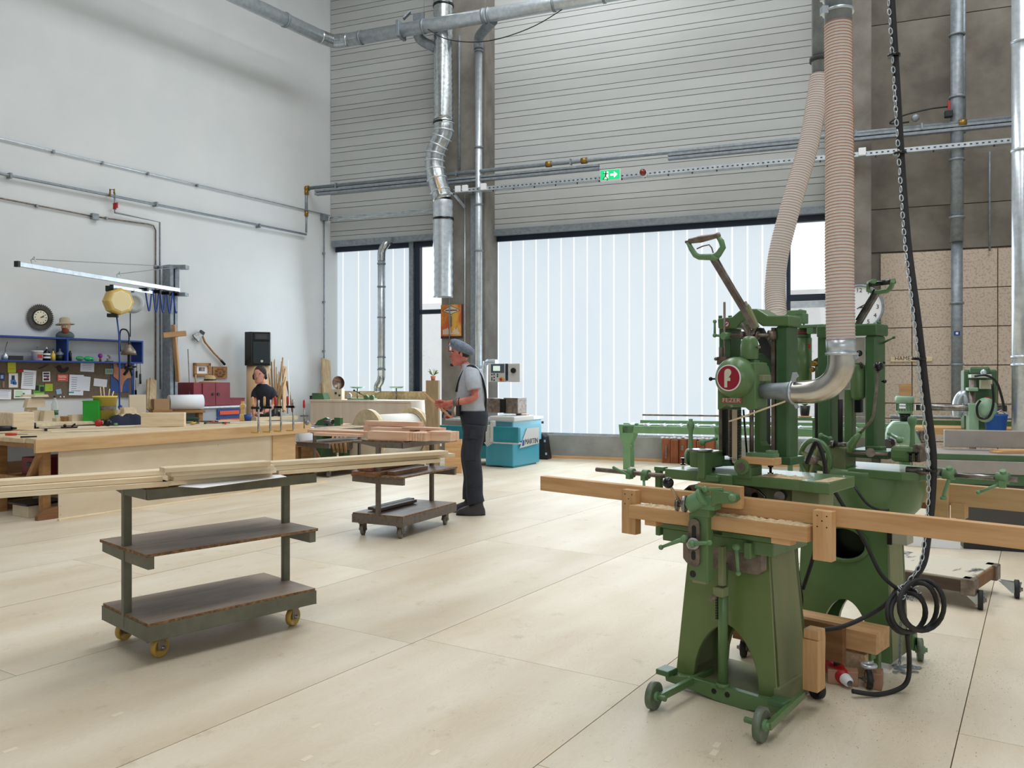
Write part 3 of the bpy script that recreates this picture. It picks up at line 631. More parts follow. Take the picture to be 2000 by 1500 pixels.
# clamp head
t.p('clamp_head', MB().cyl(F.y(1343, 988, dc-.02), F.y(1372, 972, dc+.0), .034, .036, 20).cyl(F.y(1372, 972, dc), F.y(1378, 968, dc), .042, seg=20).pbox(F, 1362, 970, 1395, 996, dc-.01, dc+.05), m_greenb, bevel=.003)
t.p('clamp_arm', MB().prism(poly(F, [(1388, 956), (1420, 962), (1434, 968), (1436, 978), (1428, 984), (1400, 984), (1388, 992)], dc-.02), XZ, dc-.02, dc+.03), m_green, bevel=.005)
t.p('arm_tip', MB().ell(F.y(1430, 972, dc-.03), .016), m_greenb)
t.p('wing_nut', MB().ell(F.y(1378, 956, dc-.01), .016).beam(F.y(1378, 956, dc-.01), F.y(1412, 955, dc-.01), .012, .014).beam(F.y(1378, 956, dc-.01), F.y(1358, 950, dc-.01), .012, .014), m_greenb, bevel=.003)
kn = MB(); c0 = F.y(1320, 985, dc-.03); c1 = F.y(1334, 984, dc-.03)
kn.cyl(c0, c0+V((.012, .004, 0)), .030, seg=12); kn.cyl(c1, c1+V((.015, .004, 0)), .036, seg=12); kn.cyl(c0, F.y(1348, 983, dc-.02), .012)
t.p('clamp_screw', kn, m_steel, bevel=.003)
lb = F.y(1305, 943, dc-.07)
lv = t.p('screw_lever', MB().cyl(F.y(1328, 980, dc-.03), lb, .007, .006, 10), mat('brass_rod', (186, 164, 132), .4, .4)); t.p('black_ball_grip', MB().ell(lb, .0235, seg=20, ring=14), m_blackg, parent=lv)
# upper table
zt = .985; d0 = -.20
xl = F.z(1298, 915, zt).x; yb_ = F.z(1675, 930, zt).y; yf = F.z(1635, 941, zt).y; xr = F.z(1635, 941, zt).x; yl = F.z(1298, 915, zt).y
yf = min(yf, yl)+0
ym = F.z(1500, 933, zt).y
out = [(xl, yl), (F.z(1362, 922, zt).x, yl), (F.z(1362, 929, zt).x, yl-.03), (F.z(1410, 932, zt).x, yl-.03), (F.z(1420, 926, zt).x, yl), (F.z(1560, 938, zt).x, yl-.0), (F.z(1575, 945, zt).x, yl-.02), (xr, yl-.02), (F.z(1675, 930, zt).x, yl+.10), (F.z(1675, 930, zt).x-.01, yl+.30), (xl+.02, yl+.30)]
t.p('upper_table', MB().prism(out, XY, zt-.045, zt), m_green, bevel=.004)
def heap(x0, x1, y0, y1, z, h, seed, nx=26, ny=7):
    rg = random.Random(seed); vs = []; fs = []
    for j in range(ny+1):
        for i in range(nx+1):
            e = min(i, nx-i, j*2, (ny-j)*2)/4; e = min(1, e)
            vs.append((x0+(x1-x0)*i/nx+rg.uniform(-.3, .3)*(x1-x0)/nx*(0 < i < nx), y0+(y1-y0)*j/ny+rg.uniform(-.3, .3)*(y1-y0)/ny*(0 < j < ny), z+(.0005 if e == 0 else h*e*rg.uniform(.2, 1))))
    for j in range(ny):
        for i in range(nx): k = j*(nx+1)+i; fs.append((k, k+1, k+nx+2, k+nx+1))
    return MB().add(vs, fs, 0, False)
t.p('sawdust_heap', heap(F.z(1450, 935, zt).x, F.z(1560, 938, zt).x, yl+.01, yl+.11, zt, .010, 3), m_dust, kind='stuff')
t.p('sawdust_heap', heap(F.z(1590, 940, zt).x, F.z(1650, 935, zt).x, yl+.0, yl+.2, zt, .002, 5), m_dust, kind='stuff')
# sector plate below the table
sec = poly(F, [(1330, 975), (1333, 958), (1345, 948), (1375, 943), (1410, 941), (1450, 946), (1480, 957), (1494, 970), (1496, 982), (1460, 981), (1440, 965), (1350, 960), (1345, 976)], -.17)
t.p('sector_plate', MB().prism(sec, XZ, -.17, -.155), m_steel, bevel=.003)
for px, py in ((1345, 957), (1474, 968)):
    c = F.y(px, py, -.172); t.p('screw', MB().cyl(c, c+V((0, .01, 0)), .014, seg=12).cyl(c-V((0, .003, 0)), c, .008, seg=6), m_blackg)
t.p('steel_plug', MB().cyl(F.y(1522, 970, -.19), F.y(1528, 968, -.12), .022, seg=16), m_steel)
c = F.y(1448, 912, yl-.012); t.p('shaft_boss', MB().cyl(c+V((0, -.004, 0)), c+V((0, .12, 0)), .034, seg=22).pbox(F, 1440, 912, 1466, 935, yl-.005, yl+.1), m_green, bevel=.003)
t.p('shaft_end', MB().cyl(c-V((0, .009, 0)), c, .018, seg=16), m_dsteel)
# columns and arch
t.p('round_base', MB().cyl(F.y(1395, 905, .0), F.y(1395, 893, .0)+V((0, 0, .0)), .13, .12, 28), m_greend, bevel=.003)
t.p('left_column', MB().pbox(F, 1404, 640, 1426, 890, -.02, .09), m_greend, bevel=.005)
t.p('left_column_rail', MB().pbox(F, 1404, 700, 1410, 890, -.035, -.02), m_dsteel)
t.p('right_column', MB().pbox(F, 1514, 636, 1541, 905, -.04, .06), m_greend, bevel=.012)
t.p('right_column_rail', MB().pbox(F, 1506, 640, 1513, 905, -.03, .02), m_dsteel)
t.p('column_foot', MB().pbox(F, 1512, 893, 1545, 908, -.06, .08), m_greend, bevel=.004)
ar = poly(F, [(1401, 622), (1429, 619), (1436, 613), (1443, 607), (1455, 603), (1478, 603), (1488, 609), (1499, 616), (1522, 616), (1538, 615), (1542, 619), (1542, 637), (1488, 637), (1480, 631), (1474, 626), (1466, 624), (1452, 626), (1445, 632), (1438, 640), (1434, 642), (1402, 642)], -.055)
t.p('arch', MB().prism(ar, XZ, -.055, .07), m_green, bevel=.007)
for px in (1407, 1426): c = F.y(px, 620, -.02); t.p('bolt', MB().cyl(c-V((0, 0, .01)), c+V((0, 0, .008)), .009, seg=8), m_greend)
c = F.y(1419, 633, -.057)
w_ = t.p('warning_sticker', MB().cyl(c, c+V((0, .002, 0)), .015, seg=18), m_red); t.p('sticker_face', MB().cyl(c-V((0, .001, 0)), c, .011, seg=16), m_white, parent=w_)
t.p('sticker_hand', MB().beam(c+V((-.007, -.0015, -.006)), c+V((.007, -.0015, .006)), .001, .003), m_blackg, parent=w_)
c = F.y(1395, 0, 0)
t.p('adjusting_handle', MB().cyl(F.y(1396, 655, -.09), F.y(1396, 628, -.09), .006, .005, 10).ell(F.y(1396, 628, -.09), .009).ell(F.y(1396, 655, -.09), .010).cyl(F.y(1396, 655, -.09), F.y(1412, 656, -.07), .006).cyl(F.y(1412, 656, -.09), F.y(1425, 656, -.05), .017, seg=14), m_greenb)
t.p('threaded_rod', MB().cyl(F.y(1415, 800, -.07), F.y(1415, 590, -.07), .0055, seg=8), m_dsteel)
t.p('cross_shaft', MB().cyl(F.y(1425, 655, -.06), F.y(1512, 655, -.06), .008).cyl(F.y(1447, 655, -.06), F.y(1455, 655, -.06), .018, seg=14).cyl(F.y(1476, 655, -.06), F.y(1482, 655, -.06), .018, seg=14).cyl(F.y(1500, 655, -.06), F.y(1514, 655, -.04), .022, seg=14), m_dsteel)
t.p('fork', MB().cyl(F.y(1464, 664, -.09), F.y(1464, 638, -.09), .008).beam(F.y(1450, 632, -.07), F.y(1464, 655, -.09), .02, .012).beam(F.y(1478, 634, -.07), F.y(1466, 655, -.09), .02, .012), m_dsteel, bevel=.002)
# rear motor, dark, seen between the columns
t.p('rear_motor', MB().cyl(F.y(1490, 715, .06), F.y(1490, 715, .06)+V((0, .2, 0)), .1, .09, 26).pbox(F, 1480, 690, 1512, 770, .03, .12), m_greend, bevel=.004)
t.p('belt_guard', MB().prism(poly(F, [(1470, 640), (1484, 640), (1512, 690), (1512, 710), (1490, 690)], .02), XZ, .02, .06), m_seam)
# head: dome, body, badge, plate
dh = -.19
c = F.y(1464, 703, dh); r_ = .0375
zt2 = F.y(1464, 656, dh).z; zb2 = F.y(1464, 702, dh).z; hh = zt2-zb2
t.p('oil_dome', MB().lathe([(r_*.93, 0), (r_, .006), (r_, hh*.55), (r_*.9, hh*.8), (r_*.62, hh*.96), (.0, hh)], (c.x, dh, zb2), (0, 0, 1), 26), m_green)
t.p('dome_bolt', MB().cyl(F.y(1483, 678, dh-.03), F.y(1480, 678, dh), .006), m_dsteel)
t.p('head_block', MB().pbox(F, 1453, 703, 1476, 712, dh-.02, dh+.02).pbox(F, 1430, 708, 1476, 796, dh-.05, dh+.06), m_green, bevel=.006)
hb = poly(F, [(1401, 740), (1475, 740), (1477, 798), (1462, 802), (1455, 796), (1440, 791), (1420, 791), (1410, 797), (1401, 801)], dh-.055)
t.p('head_housing', MB().prism(hb, XZ, dh-.055, dh+.04), m_green, bevel=.005)
c = F.y(1435, 738, dh-.06); rr_ = .089
dome = t.p('wheel_cover', MB().lathe([(0, -.052), (rr_*.55, -.052), (rr_*.62, -.05), (rr_*.8, -.038), (rr_*.93, -.018), (rr_, .006), (rr_*.985, .05), (rr_*.9, .07)], c, (0, 1, 0), 40), m_green)
cb = c+V((0, -.0535, 0))
bd = t.p('round_badge', MB().cyl(cb, cb+V((0, .003, 0)), .0555, seg=36), m_white)
m_badge = mat('badge_red', (150, 24, 48), .35, coat=.3); m_cream = mat('badge_cream', (206, 206, 186), .5)
t.p('badge_field', MB().cyl(cb-V((0, .0012, 0)), cb, .0505, seg=36), m_badge, parent=bd)
ex = cb.x; ez = cb.z
fl_ = [(-.018, -.040), (-.004, -.040), (-.004, -.0155), (.009, -.0155), (.009, -.0005), (-.004, -.0005), (-.004, .004)]
fl_ += [(-.001+.0105*math.cos(R(q)), .0205+.0105*math.sin(R(q))*1.25) for q in range(-55, 181, 18)]+[(-.018, .018)]
# the letter: a stem with a round head hooked to the right, and a short bar
fpts = [(-.018, -.040), (-.005, -.040), (-.005, -.013), (.009, -.013), (.009, .001), (.001, .001)]+[(-.002+.0155*math.cos(R(q)), .0225+.0155*math.sin(R(q))) for q in range(-35, 181, 15)]+[(-.018, .02)]
t.p('badge_letter', MB().prism([(u+ex, v+ez) for u, v in fpts], XZ, cb.y-.0028, cb.y-.001), m_cream, parent=bd)
x0, x1, z0, z1 = F.rect(1410, 777, 1449, 787, dh-.057)
np_ = t.p('name_plate', MB().box(x0, x1, dh-.06, dh-.055, z0, z1), mat('plate_red', (168, 84, 80), .5))
text('FEZER', (z1-z0)*1.15, m_cream, np_, ((x0+x1)/2, dh-.0608, (z0+z1)/2), (R(90), 0, 0), xs=1.25)
t.p('side_knob', MB().ell(F.y(1388, 740, dh-.03), .009).cyl(F.y(1388, 740, dh-.03), F.y(1400, 740, dh-.0), .004), m_blackg)
t.p('side_knob', MB().ell(F.y(1398, 701, dh+.05), .008).pbox(F, 1400, 697, 1418, 712, dh+.06, dh+.1).pbox(F, 1404, 678, 1410, 698, dh+.06, dh+.08), m_dsteel)
t.p('side_lug', MB().pbox(F, 1476, 732, 1492, 745, dh-.02, dh+.05), m_greend2, bevel=.003); t.p('lug_bolt', MB().cyl(F.y(1476, 788, dh-.03), F.y(1476, 788, dh), .011), m_greend2, bevel=.003)
hs = poly(F, [(1477, 708), (1484, 707), (1494, 716), (1499, 735), (1499, 750), (1477, 750)], dh+.05)
t.p('gear_cheek', MB().prism(hs, XZ, dh+.03, dh+.09), m_green, bevel=.005)
# cutting chain
x0, x1, z0, z1 = F.rect(1431, 800, 1441, 900, dh-.02)
cxx = (x0+x1)/2
m_bar = mat('chain_bar_steel', (186, 172, 148), .4, .4)
t.p('guide_bar', MB().box(x0, x1, dh-.026, dh-.014, z0, z1).cyl((cxx, dh-.026, z0), (cxx, dh-.014, z0), (x1-x0)/2, seg=14), m_bar)
ch = MB(); hw = (x1-x0)/2+.006
n = 34
for k in range(n):
    z = z0+(z1-z0)*k/n
    for s in (-1, 1): ch.box(cxx+s*hw-.0045, cxx+s*hw+.0045+(.003*s), dh-.028, dh-.012, z, z+(z1-z0)/n*.62)
for q in range(180, 361, 20): ch.box(cxx+hw*math.cos(R(q))-.004, cxx+hw*math.cos(R(q))+.004, dh-.028, dh-.012, z0+hw*math.sin(R(q))-.003, z0+hw*math.sin(R(q))+.003)
t.p('saw_chain', ch, m_blackg, kind='stuff')
t.p('guide_post', MB().pbox(F, 1422, 800, 1428, 892, dh+.05, dh+.08), m_dsteel)
t.p('guide_post', MB().pbox(F, 1411, 800, 1418, 890, dh+.08, dh+.13), m_blackg)
t.p('guide_post', MB().cyl(F.y(1468, 796, -.04), F.y(1468, 895, -.04), .0095, seg=12), m_dsteel)
t.p('black_rod', MB().cyl(F.y(1452, 800, -.12), F.y(1459, 890, -.12), .0045, seg=8), m_blackg)
# inner yoke between the columns
yk = poly(F, [(1473, 795), (1486, 795), (1486, 862), (1490, 870), (1513, 870), (1513, 905), (1473, 905)], .0)
t.p('yoke', MB().prism(yk, XZ, .0, .06), m_green, bevel=.004)
t.p('yoke_post', MB().pbox(F, 1486, 770, 1497, 869, .08, .12), m_blackg)
# things on the upper table
zc = zt
t.p('index_housing', MB().pbox(F, 1346, 882, 1386, 914, -.20, -.06).cyl(F.y(1344, 892, -.13), F.y(1350, 892, -.13), .04, seg=18).cyl(F.y(1384, 890, -.13), F.y(1394, 891, -.12), .034, .026, 16), m_green, bevel=.01)
t.p('rest_disc', MB().cyl(F.y(1367, 881, -.24), F.y(1367, 877, -.24), .052, seg=26), m_steel)
t.p('rest_post', MB().pbox(F, 1362, 882, 1376, 936, -.27, -.20).pbox(F, 1360, 928, 1402, 941, -.262, -.19), m_green, bevel=.006)
t.p('index_lever', MB().lathe([(.016, 0), (.012, .03), (.009, .06), (.010, .1), (.016, .118), (.018, .13), (.015, .142), (.009, .148), (.010, .156), (.0, .158)], F.y(1349, 885, -.12), (0, 0, 1), 18), m_greenb)
t.p('index_lever', ball_lever(F, (1372, 864), (1398, 857), -.1, .010, .007), m_greenb)
t.p('clamp_arm', MB().pbox(F, 1457, 885, 1512, 894, -.17, -.12).pbox(F, 1495, 880, 1512, 890, -.16, -.12), m_greenb, bevel=.003)
t.p('wooden_pad', MB().pbox(F, 1445, 894, 1510, 907, -.21, -.13), m_oak, bevel=.002)
for px, py in ((1334, 908), (1392, 916), (1505, 925)):
    c = F.z(px, py, zt); c = V((c.x, max(c.y, yl+.02), zt)); t.p('black_bolt', MB().cyl(c, c+V((0, 0, .03)), .006, seg=8).cyl(c+V((0, 0, .028)), c+V((0, 0, .034)), .012, seg=10).cyl(c, c+V((0, 0, .006)), .013, seg=8), m_blackg)
# long rod with collars at the left
ra = F.y(1165, 917, -.12); rb_ = V((F.y(1310, 930, -.12).x, ra.y, ra.z))
t.p('stop_rod', MB().cyl(ra, rb_, .011, seg=14), m_dsteel)
for px in (1233, 1262):
    c = V((F.y(px, 920, -.12).x, ra.y, ra.z)); cc = t.p('stop_collar', MB().cyl(c-V((.016, 0, 0)), c+V((.016, 0, 0)), .022, seg=16).box(c.x-.012, c.x+.012, c.y-.03, c.y, c.z-.028, c.z-.005), m_greenb)
    e = c+(V((-.09, -.02, .02)) if px == 1233 else V((.03, -.06, -.085))); t.p('collar_lever', MB().cyl(c+V((0, -.02, -.01 if px == 1233 else -.02)), e, .006, .007, 10).ell(e, .008), m_greenb, parent=cc)
t.p('hanging_crank', MB().pbox(F, 1277, 912, 1296, 920, -.1, -.06).pbox(F, 1279, 918, 1289, 955, -.1, -.07).cyl(F.y(1283, 955, -.09), F.y(1283, 958, -.09), .011), m_green, bevel=.004)
# operating lever with D handle
dl = -.12
La = F.y(1475, 640, dl); Lb = F.y(1392, 503, dl)
t.p('main_lever', MB().beam(La, Lb, .022, .03), m_dsteel, bevel=.004)
t.p('release_rod', MB().cyl(F.y(1401, 503, dl), F.y(1455, 597, dl), .0035, seg=8).cyl(F.y(1455, 590, dl), F.y(1475, 632, dl), .009, seg=8), m_dsteel)
t.p('lever_link', MB().beam(F.y(1460, 600, dl), F.y(1478, 640, dl), .02, .02).ell(F.y(1460, 598, dl), .010), m_greend2)
hp = [(1344, 474), (1350, 486), (1358, 498), (1366, 502), (1395, 502), (1403, 497), (1412, 483), (1409, 472), (1402, 462)]
HP = [F.y(a, b, dl) for a, b in hp]
t.p('handle_frame', MB().tube(HP, .0125, 10, rs=[.010, .012, .013, .014, .016, .015, .014, .013, .010]).cyl(F.y(1398, 500, dl), F.y(1394, 510, dl), .02, .017), m_greenb)
g0 = F.y(1338, 473, dl); g1 = F.y(1408, 459, dl); gd = (g1-g0).normalized(); gl = (g1-g0).length
t.p('wooden_grip', MB().lathe([(0, 0), (.006, .002), (.006, .02), (.012, .022), (.013, .04), (.017, gl*.45), (.013, gl*.75), (.011, gl-.025), (.014, gl-.02), (.014, gl-.008), (0, gl)], g0, gd, 16), m_dsteel)
t.p('trigger', MB().tube([F.y(a, b, dl-.01) for a, b in ((1361, 486), (1372, 481), (1385, 478), (1390, 484), (1393, 494))], .003, 6), m_dsteel)
# ---------- wooden jig clamped across the front machine ----------
dj = -.30
J = T('timber_jig', 'long oak beam with two screwed cross blocks clamped across the front mortiser', 'timber', FA.o, AX)
x0, x1, z0, z1 = F.rect(1640, 999, 1760, 1037, dj)
xs = F.y(1055, 945, dj).x; xe_ = F.y(2060, 1050, dj).x
J.p('long_beam', MB().box(xs, xe_, dj, dj+.045, z0, z1), m_oak, bevel=.002)
for px0, px1, py0, py1 in ((1214, 1241, 957, 1043), (1587, 1624, 998, 1096)):
    a, b, c, d_ = F.rect(px0, py0, px1, py1, dj-.045); o = J.p('cross_block', MB().box(a, b, dj-.045, dj, c, d_), m_oakz, bevel=.002)
    for u, v in ((.25, .9), (.75, .9), (.5, .8), (.25, .68), (.75, .68)):
        J.p('screw_hole', MB().cyl((a+(b-a)*u, dj-.0455, c+(d_-c)*v), (a+(b-a)*u, dj-.044, c+(d_-c)*v), .003, seg=6), m_blackg, parent=o)
djf = -.37
a, b, c, d_ = F.rect(1228, 1008, 1576, 1036, djf)
J.p('front_rail', MB().box(a, b, djf, djf+.075, c, d_), m_oak, bevel=.002)
J.p('sawdust', heap(a+.02, b-.01, djf+.004, djf+.07, d_, .012, 11, 60, 6), m_dust, kind='stuff')
a2, b2, c2, d2 = F.rect(1258, 1036, 1280, 1046, djf); J.p('spacer_block', MB().box(a2, b2, djf+.005, djf+.06, c-.022, c), m_oak)
a2, b2, _, _ = F.rect(1505, 1036, 1542, 1046, djf); J.p('spacer_block', MB().box(a2, b2, djf+.005, djf+.06, c-.022, c), m_oak)
x0, x1, z0_, z1_ = F.rect(1362, 947, 1447, 990, -.345)
one('oak_board', 'small upright oak board held by the clamp head of the front mortiser', 'board', MB().box(x0, x1, -.345, -.315, z0_, z1_), m_oak, FA.o, AX, bevel=.002)
one('thin_stick', 'thin pale stick poking out sideways from below the silver elbow', 'stick', MB().tube([F.y(1424, 823, -.25), F.y(1440, 818, -.25), F.y(1534, 784, -.22)], .004, 6), m_pine, FA.o, AX)
# ---------- extraction elbow and hoses ----------
dd = dh-.0
t = T('extraction_elbow', 'shiny bent metal duct joining the mortiser head to the copper-ringed hose', 'duct', FA.o, AX)
E = lambda px, py, d=dd: F.y(px, py, d)
t.p('inlet_pipe', MB().tube([E(1488, 764), E(1515, 764), E(1530, 765), E(1549, 766)], .03, 20, rs=[.032, .034, .038, .044]), m_galvd)
cl = [E(1549, 766), E(1575, 766), E(1598, 763), E(1618, 754), E(1634, 738), E(1642, 718), E(1644, 696), E(1644, 688)]
m_alu = mat('polished_aluminium', (214, 212, 206), .24, .92, c2=(190, 186, 178), sc_=10)
t.p('elbow', MB().tube(spl(cl, 4), .046, 28, rs=[.046+.007*i/28 for i in range(29)]), m_alu)
t.p('collar', MB().tube([E(1643, 692), E(1642, 662)], .055, 28), m_galv)
for p, q, r in ((E(1548, 766), E(1552, 766), .051), (E(1644, 694), E(1644, 689), .062)): t.p('clamp_ring', MB().cyl(p, q, r, seg=24), m_galv)
t.p('clamp_latch', MB().beam(E(1549, 745, dd-.03), E(1553, 728, dd-.03), .02, .014).beam(E(1553, 728, dd-.03), E(1558, 736, dd-.03), .01, .01), m_galv); t.p('clamp_latch', MB().beam(E(1554, 790, dd-.03), E(1558, 797, dd-.03), .012, .012), m_galv); t.p('clamp_latch', MB().beam(E(1668, 688), E(1674, 700), .012, .014), m_galv)
m_hosew = mat('translucent_hose', (248, 242, 238), .4, spec=.5); m_hosec = mat('copper_ring', (188, 134, 104), .45)
m_hosec2 = mat('pale_copper_ring', (200, 172, 160), .5)
nt_ = m_hosew.node_tree; tr_ = nt_.nodes.new('ShaderNodeBsdfTranslucent'); tr_.inputs[0].default_value = (.95, .92, .9, 1); mx_ = nt_.nodes.new('ShaderNodeMixShader'); mx_.inputs[0].default_value = .45
nt_.links.new(nt_.nodes['Principled BSDF'].outputs[0], mx_.inputs[1]); nt_.links.new(tr_.outputs[0], mx_.inputs[2]); nt_.links.new(mx_.outputs[0], nt_.nodes['Material Output'].inputs[0])
def hose(name, label, path, r0, r1, pitch, cm):
    pts = spl(path, 24); out = [pts[0]]; acc = 0
    for a, b in zip(pts[:-1], pts[1:]):
        L = (b-a).length; 
        while acc+L >= pitch:
            f = (pitch-acc)/L; a = a.lerp(b, f); out.append(a); L = (b-a).length; acc = 0
        acc += L
    n = len(out); mb = MB(); P = []; RS = []
    for i in range(n-1):
        r = r0+(r1-r0)*i/n
        for f, k in ((0, 1.0), (.12, 1.05), (.2, 1.05), (.34, 1.0)): P.append(out[i].lerp(out[i+1], f)); RS.append(r*k)
    seg = 22; mb.tube(P, r0, seg, rs=RS, cap=False)
    for fi in range(len(mb.f)):
        if (fi//seg) % 4 in (0, 1): mb.m[fi] = 1
    return one(name, label, 'hose', mb, [m_hosew, cm])
h0 = FA.W(E(1642, 664)); 
def HW(px, py, Z): return C(px, py, Z)
Z1 = h0.y
hose('flexible_hose', 'thick copper-ringed extraction hose dropping straight to the silver elbow', [h0, HW(1640, 520, Z1), HW(1640, 330, Z1+.05), HW(1638, 180, Z1+.1), HW(1637, 42, Z1+.12)], .0535, .052, .0125, m_hosec)
t = T('hose_drop_pipe', 'galvanised pipe with clamp at the top of the copper-ringed hose', 'pipe', (0, 0, 0))
p = HW(1637, 48, Z1+.12); t.p('pipe', MB().tube([p, (p.x, p.y, 6.5)], .053, 22), m_galvd)
for py in (24, -3): q = HW(1637, py, Z1+.12); t.p('clamp_ring', MB().cyl(q-V((0, 0, .006)), q+V((0, 0, .006)), .061, seg=22).box(q.x-.075, q.x-.05, q.y-.03, q.y, q.z-.015, q.z+.015), m_galv)
ZB = 4.45
hose('flexible_hose', 'paler ribbed hose hanging in a bow behind the front mortiser', [HW(1516, 612, ZB-.05), HW(1514, 560, ZB), HW(1522, 490, ZB), HW(1548, 390, ZB), HW(1582, 270, ZB+.05), HW(1602, 142, ZB+.1)], .053, .050, .014, m_hosec2)
t = T('hose_drop_pipe', 'thinner galvanised pipe with ring at the top of the paler hose', 'pipe', (0, 0, 0))
p = HW(1602, 145, ZB+.1); t.p('pipe', MB().tube([p, (p.x, p.y, 7.0)], .045, 20), m_galvd)
q = HW(1602, 117, ZB+.1); t.p('clamp_ring', MB().cyl(q-V((0, 0, .012)), q+V((0, 0, .012)), .056, seg=20), m_seam)
# ---------- rear chain mortiser ----------
FB = Fr((1.728, 4.2205), AX); F = FB
t = T('chain_mortiser', 'rear green mortising machine with oval opening and round belly, right of the badge machine', 'machine', FB.o, AX)
pedestal(t, .235, .13, .21, .11, .72, (-.5, .62, .30), (.0, .575, .56, .085), [m_green, m_greend2], z0=.03)
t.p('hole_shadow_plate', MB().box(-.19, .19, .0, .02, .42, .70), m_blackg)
c = F.y(1700, 903, -.05)
t.p('belly', MB().lathe([(.0, -.255), (.10, -.248), (.17, -.215), (.215, -.16), (.235, -.08), (.238, 0), (.238, .02), (0, .02)], (c.x, -.01, .93), (0, 0, 1), 40), m_green)
t.p('belly_neck', MB().box(-.17, .10, -.16, .16, .70, .90), m_green, bevel=.02)
tb = poly(F, [(1655, 903), (1800, 903), (1800, 905), (1655, 905)], -.24)
xa_, xb3 = F.y(1655, 905, -.24).x, F.y(1812, 910, -.2).x
zt = .965
t.p('upper_table', MB().prism([(xa_, -.24), (xb3-.10, -.24), (xb3-.03, -.21), (xb3, -.14), (xb3, .12), (xa_-.25, .12), (xa_-.25, -.10), (xa_, -.12)], XY, zt-.04, zt), m_green, bevel=.005)
t.p('index_housing', MB().pbox(F, 1737, 872, 1785, 903, -.20, -.06), m_green, bevel=.02)
t.p('index_bracket', MB().pbox(F, 1783, 868, 1798, 903, -.19, -.10).cyl(F.y(1790, 872, -.21), F.y(1806, 874, -.18), .010), m_dsteel, bevel=.004)
t.p('index_lever', MB().lathe([(.014, 0), (.011, .03), (.010, .09), (.011, .1), (.019, .118), (.021, .13), (.017, .145), (.0, .152)], F.y(1782, 875, -.15), (0, 0, 1), 18), m_greenb)
for px in (1778, 1790): c = F.y(px, 893, -.22); t.p('black_bolt', MB().cyl(c-V((0, 0, .02)), c+V((0, 0, .02)), .007, seg=8).cyl(c+V((0, 0, .018)), c+V((0, 0, .025)), .013, seg=10), m_blackg)
t.p('index_lever', ball_lever(F, (1757, 860), (1736, 847), -.12, .009, .007), m_greenb)
t.p('slide_block', MB().pbox(F, 1655, 880, 1735, 895, -.16, .05).pbox(F, 1690, 872, 1722, 882, -.12, -.05), m_greend, bevel=.005)
t.p('slide_screw', MB().cyl(F.y(1660, 885, -.18), F.y(1735, 888, -.18), .009).cyl(F.y(1700, 884, -.2), F.y(1700, 884, -.14), .022, seg=14), m_dsteel)
# columns, cross head
t.p('right_column', MB().pbox(F, 1688, 655, 1712, 885, -.08, .05), m_greend, bevel=.012)
t.p('left_column', MB().pbox(F, 1596, 657, 1622, 885, -.02, .10), m_greend, bevel=.008)
t.p('cross_head', MB().pbox(F, 1594, 634, 1713, 657, -.09, .07), m_greend, bevel=.008)
t.p('head_bolt', MB().cyl(F.y(1716, 634, -.0), F.y(1716, 627, -.0), .012, seg=10), m_green)
t.p('middle_bar', MB().pbox(F, 1648, 760, 1664, 880, -.04, .02), m_green, bevel=.006)
for a0_, a1_, y0, y1, mt in ((1588, 1604, 748, 878, m_rub), (1604, 1614, 780, 870, m_greend), (1614, 1623, 780, 872, m_dsteel), (1634, 1649, 780, 872, m_rub)):
    m_ = (a0_+a1_)/2; p = F.y(m_, y1, .02); q = F.y(m_, y0, .02); t.p('guide_rod', MB().cyl(p, (p.x, p.y, q.z), (F.y(a1_, y1, .02).x-F.y(a0_, y1, .02).x)/2*.62, seg=14), mt)
# capsule motor
c = F.y(1676, 745, -.05); zt3, zb3 = F.y(1676, 708, -.05).z, F.y(1676, 782, -.05).z; h = zt3-zb3
t.p('capsule_motor', MB().lathe([(0, 0), (.024, .003), (.035, .02), (.037, h*.5), (.035, h-.02), (.022, h-.003), (0, h)], (c.x, -.05, zb3), (0, 0, 1), 22), m_green)
t.p('motor_foot', MB().pbox(F, 1668, 780, 1682, 806, -.07, -.04), m_blackg, bevel=.004)
t.p('black_knob', MB().ell(F.y(1678, 690, -.09), .016).cyl(F.y(1680, 708, -.09), F.y(1684, 720, -.09), .006).ell(F.y(1728, 745, -.05), .009).ell(F.y(1727, 708, -.05), .006).cyl(F.y(1722, 745, -.05), F.y(1728, 745, -.05), .004), m_blackg)
t.p('small_lever', ball_lever(F, (1722, 671), (1746, 659), -.03, .007, .006, hub=.006), m_greend)
# bent lever with ball
pts = [F.y(1716, 716, -.22), F.y(1711, 770, -.22), F.y(1706, 812, -.22), F.y(1700, 824, -.22), F.y(1676, 850, -.22)]
lv = t.p('bent_lever', MB().tube(pts, .0065, 10), m_dsteel); t.p('black_ball_grip', MB().ell(pts[0], .0225, seg=20, ring=14), m_blackg, parent=lv)
t.p('lever_socket', MB().tube([F.y(1680, 846, -.22), F.y(1670, 858, -.22), F.y(1661, 870, -.22), F.y(1660, 884, -.22)], .014, 12, rs=[.012, .018, .019, .014]), m_green)
t.p('socket_shaft', MB().cyl(F.y(1630, 868, -.12), F.y(1660, 868, -.19), .012, seg=12).cyl(F.y(1622, 866, -.12), F.y(1630, 868, -.12), .02), m_steel)
t.p('wing_lever', ball_lever(F, (1604, 850), (1622, 856), -.15, .009, .008, hub=.012), m_greenb)
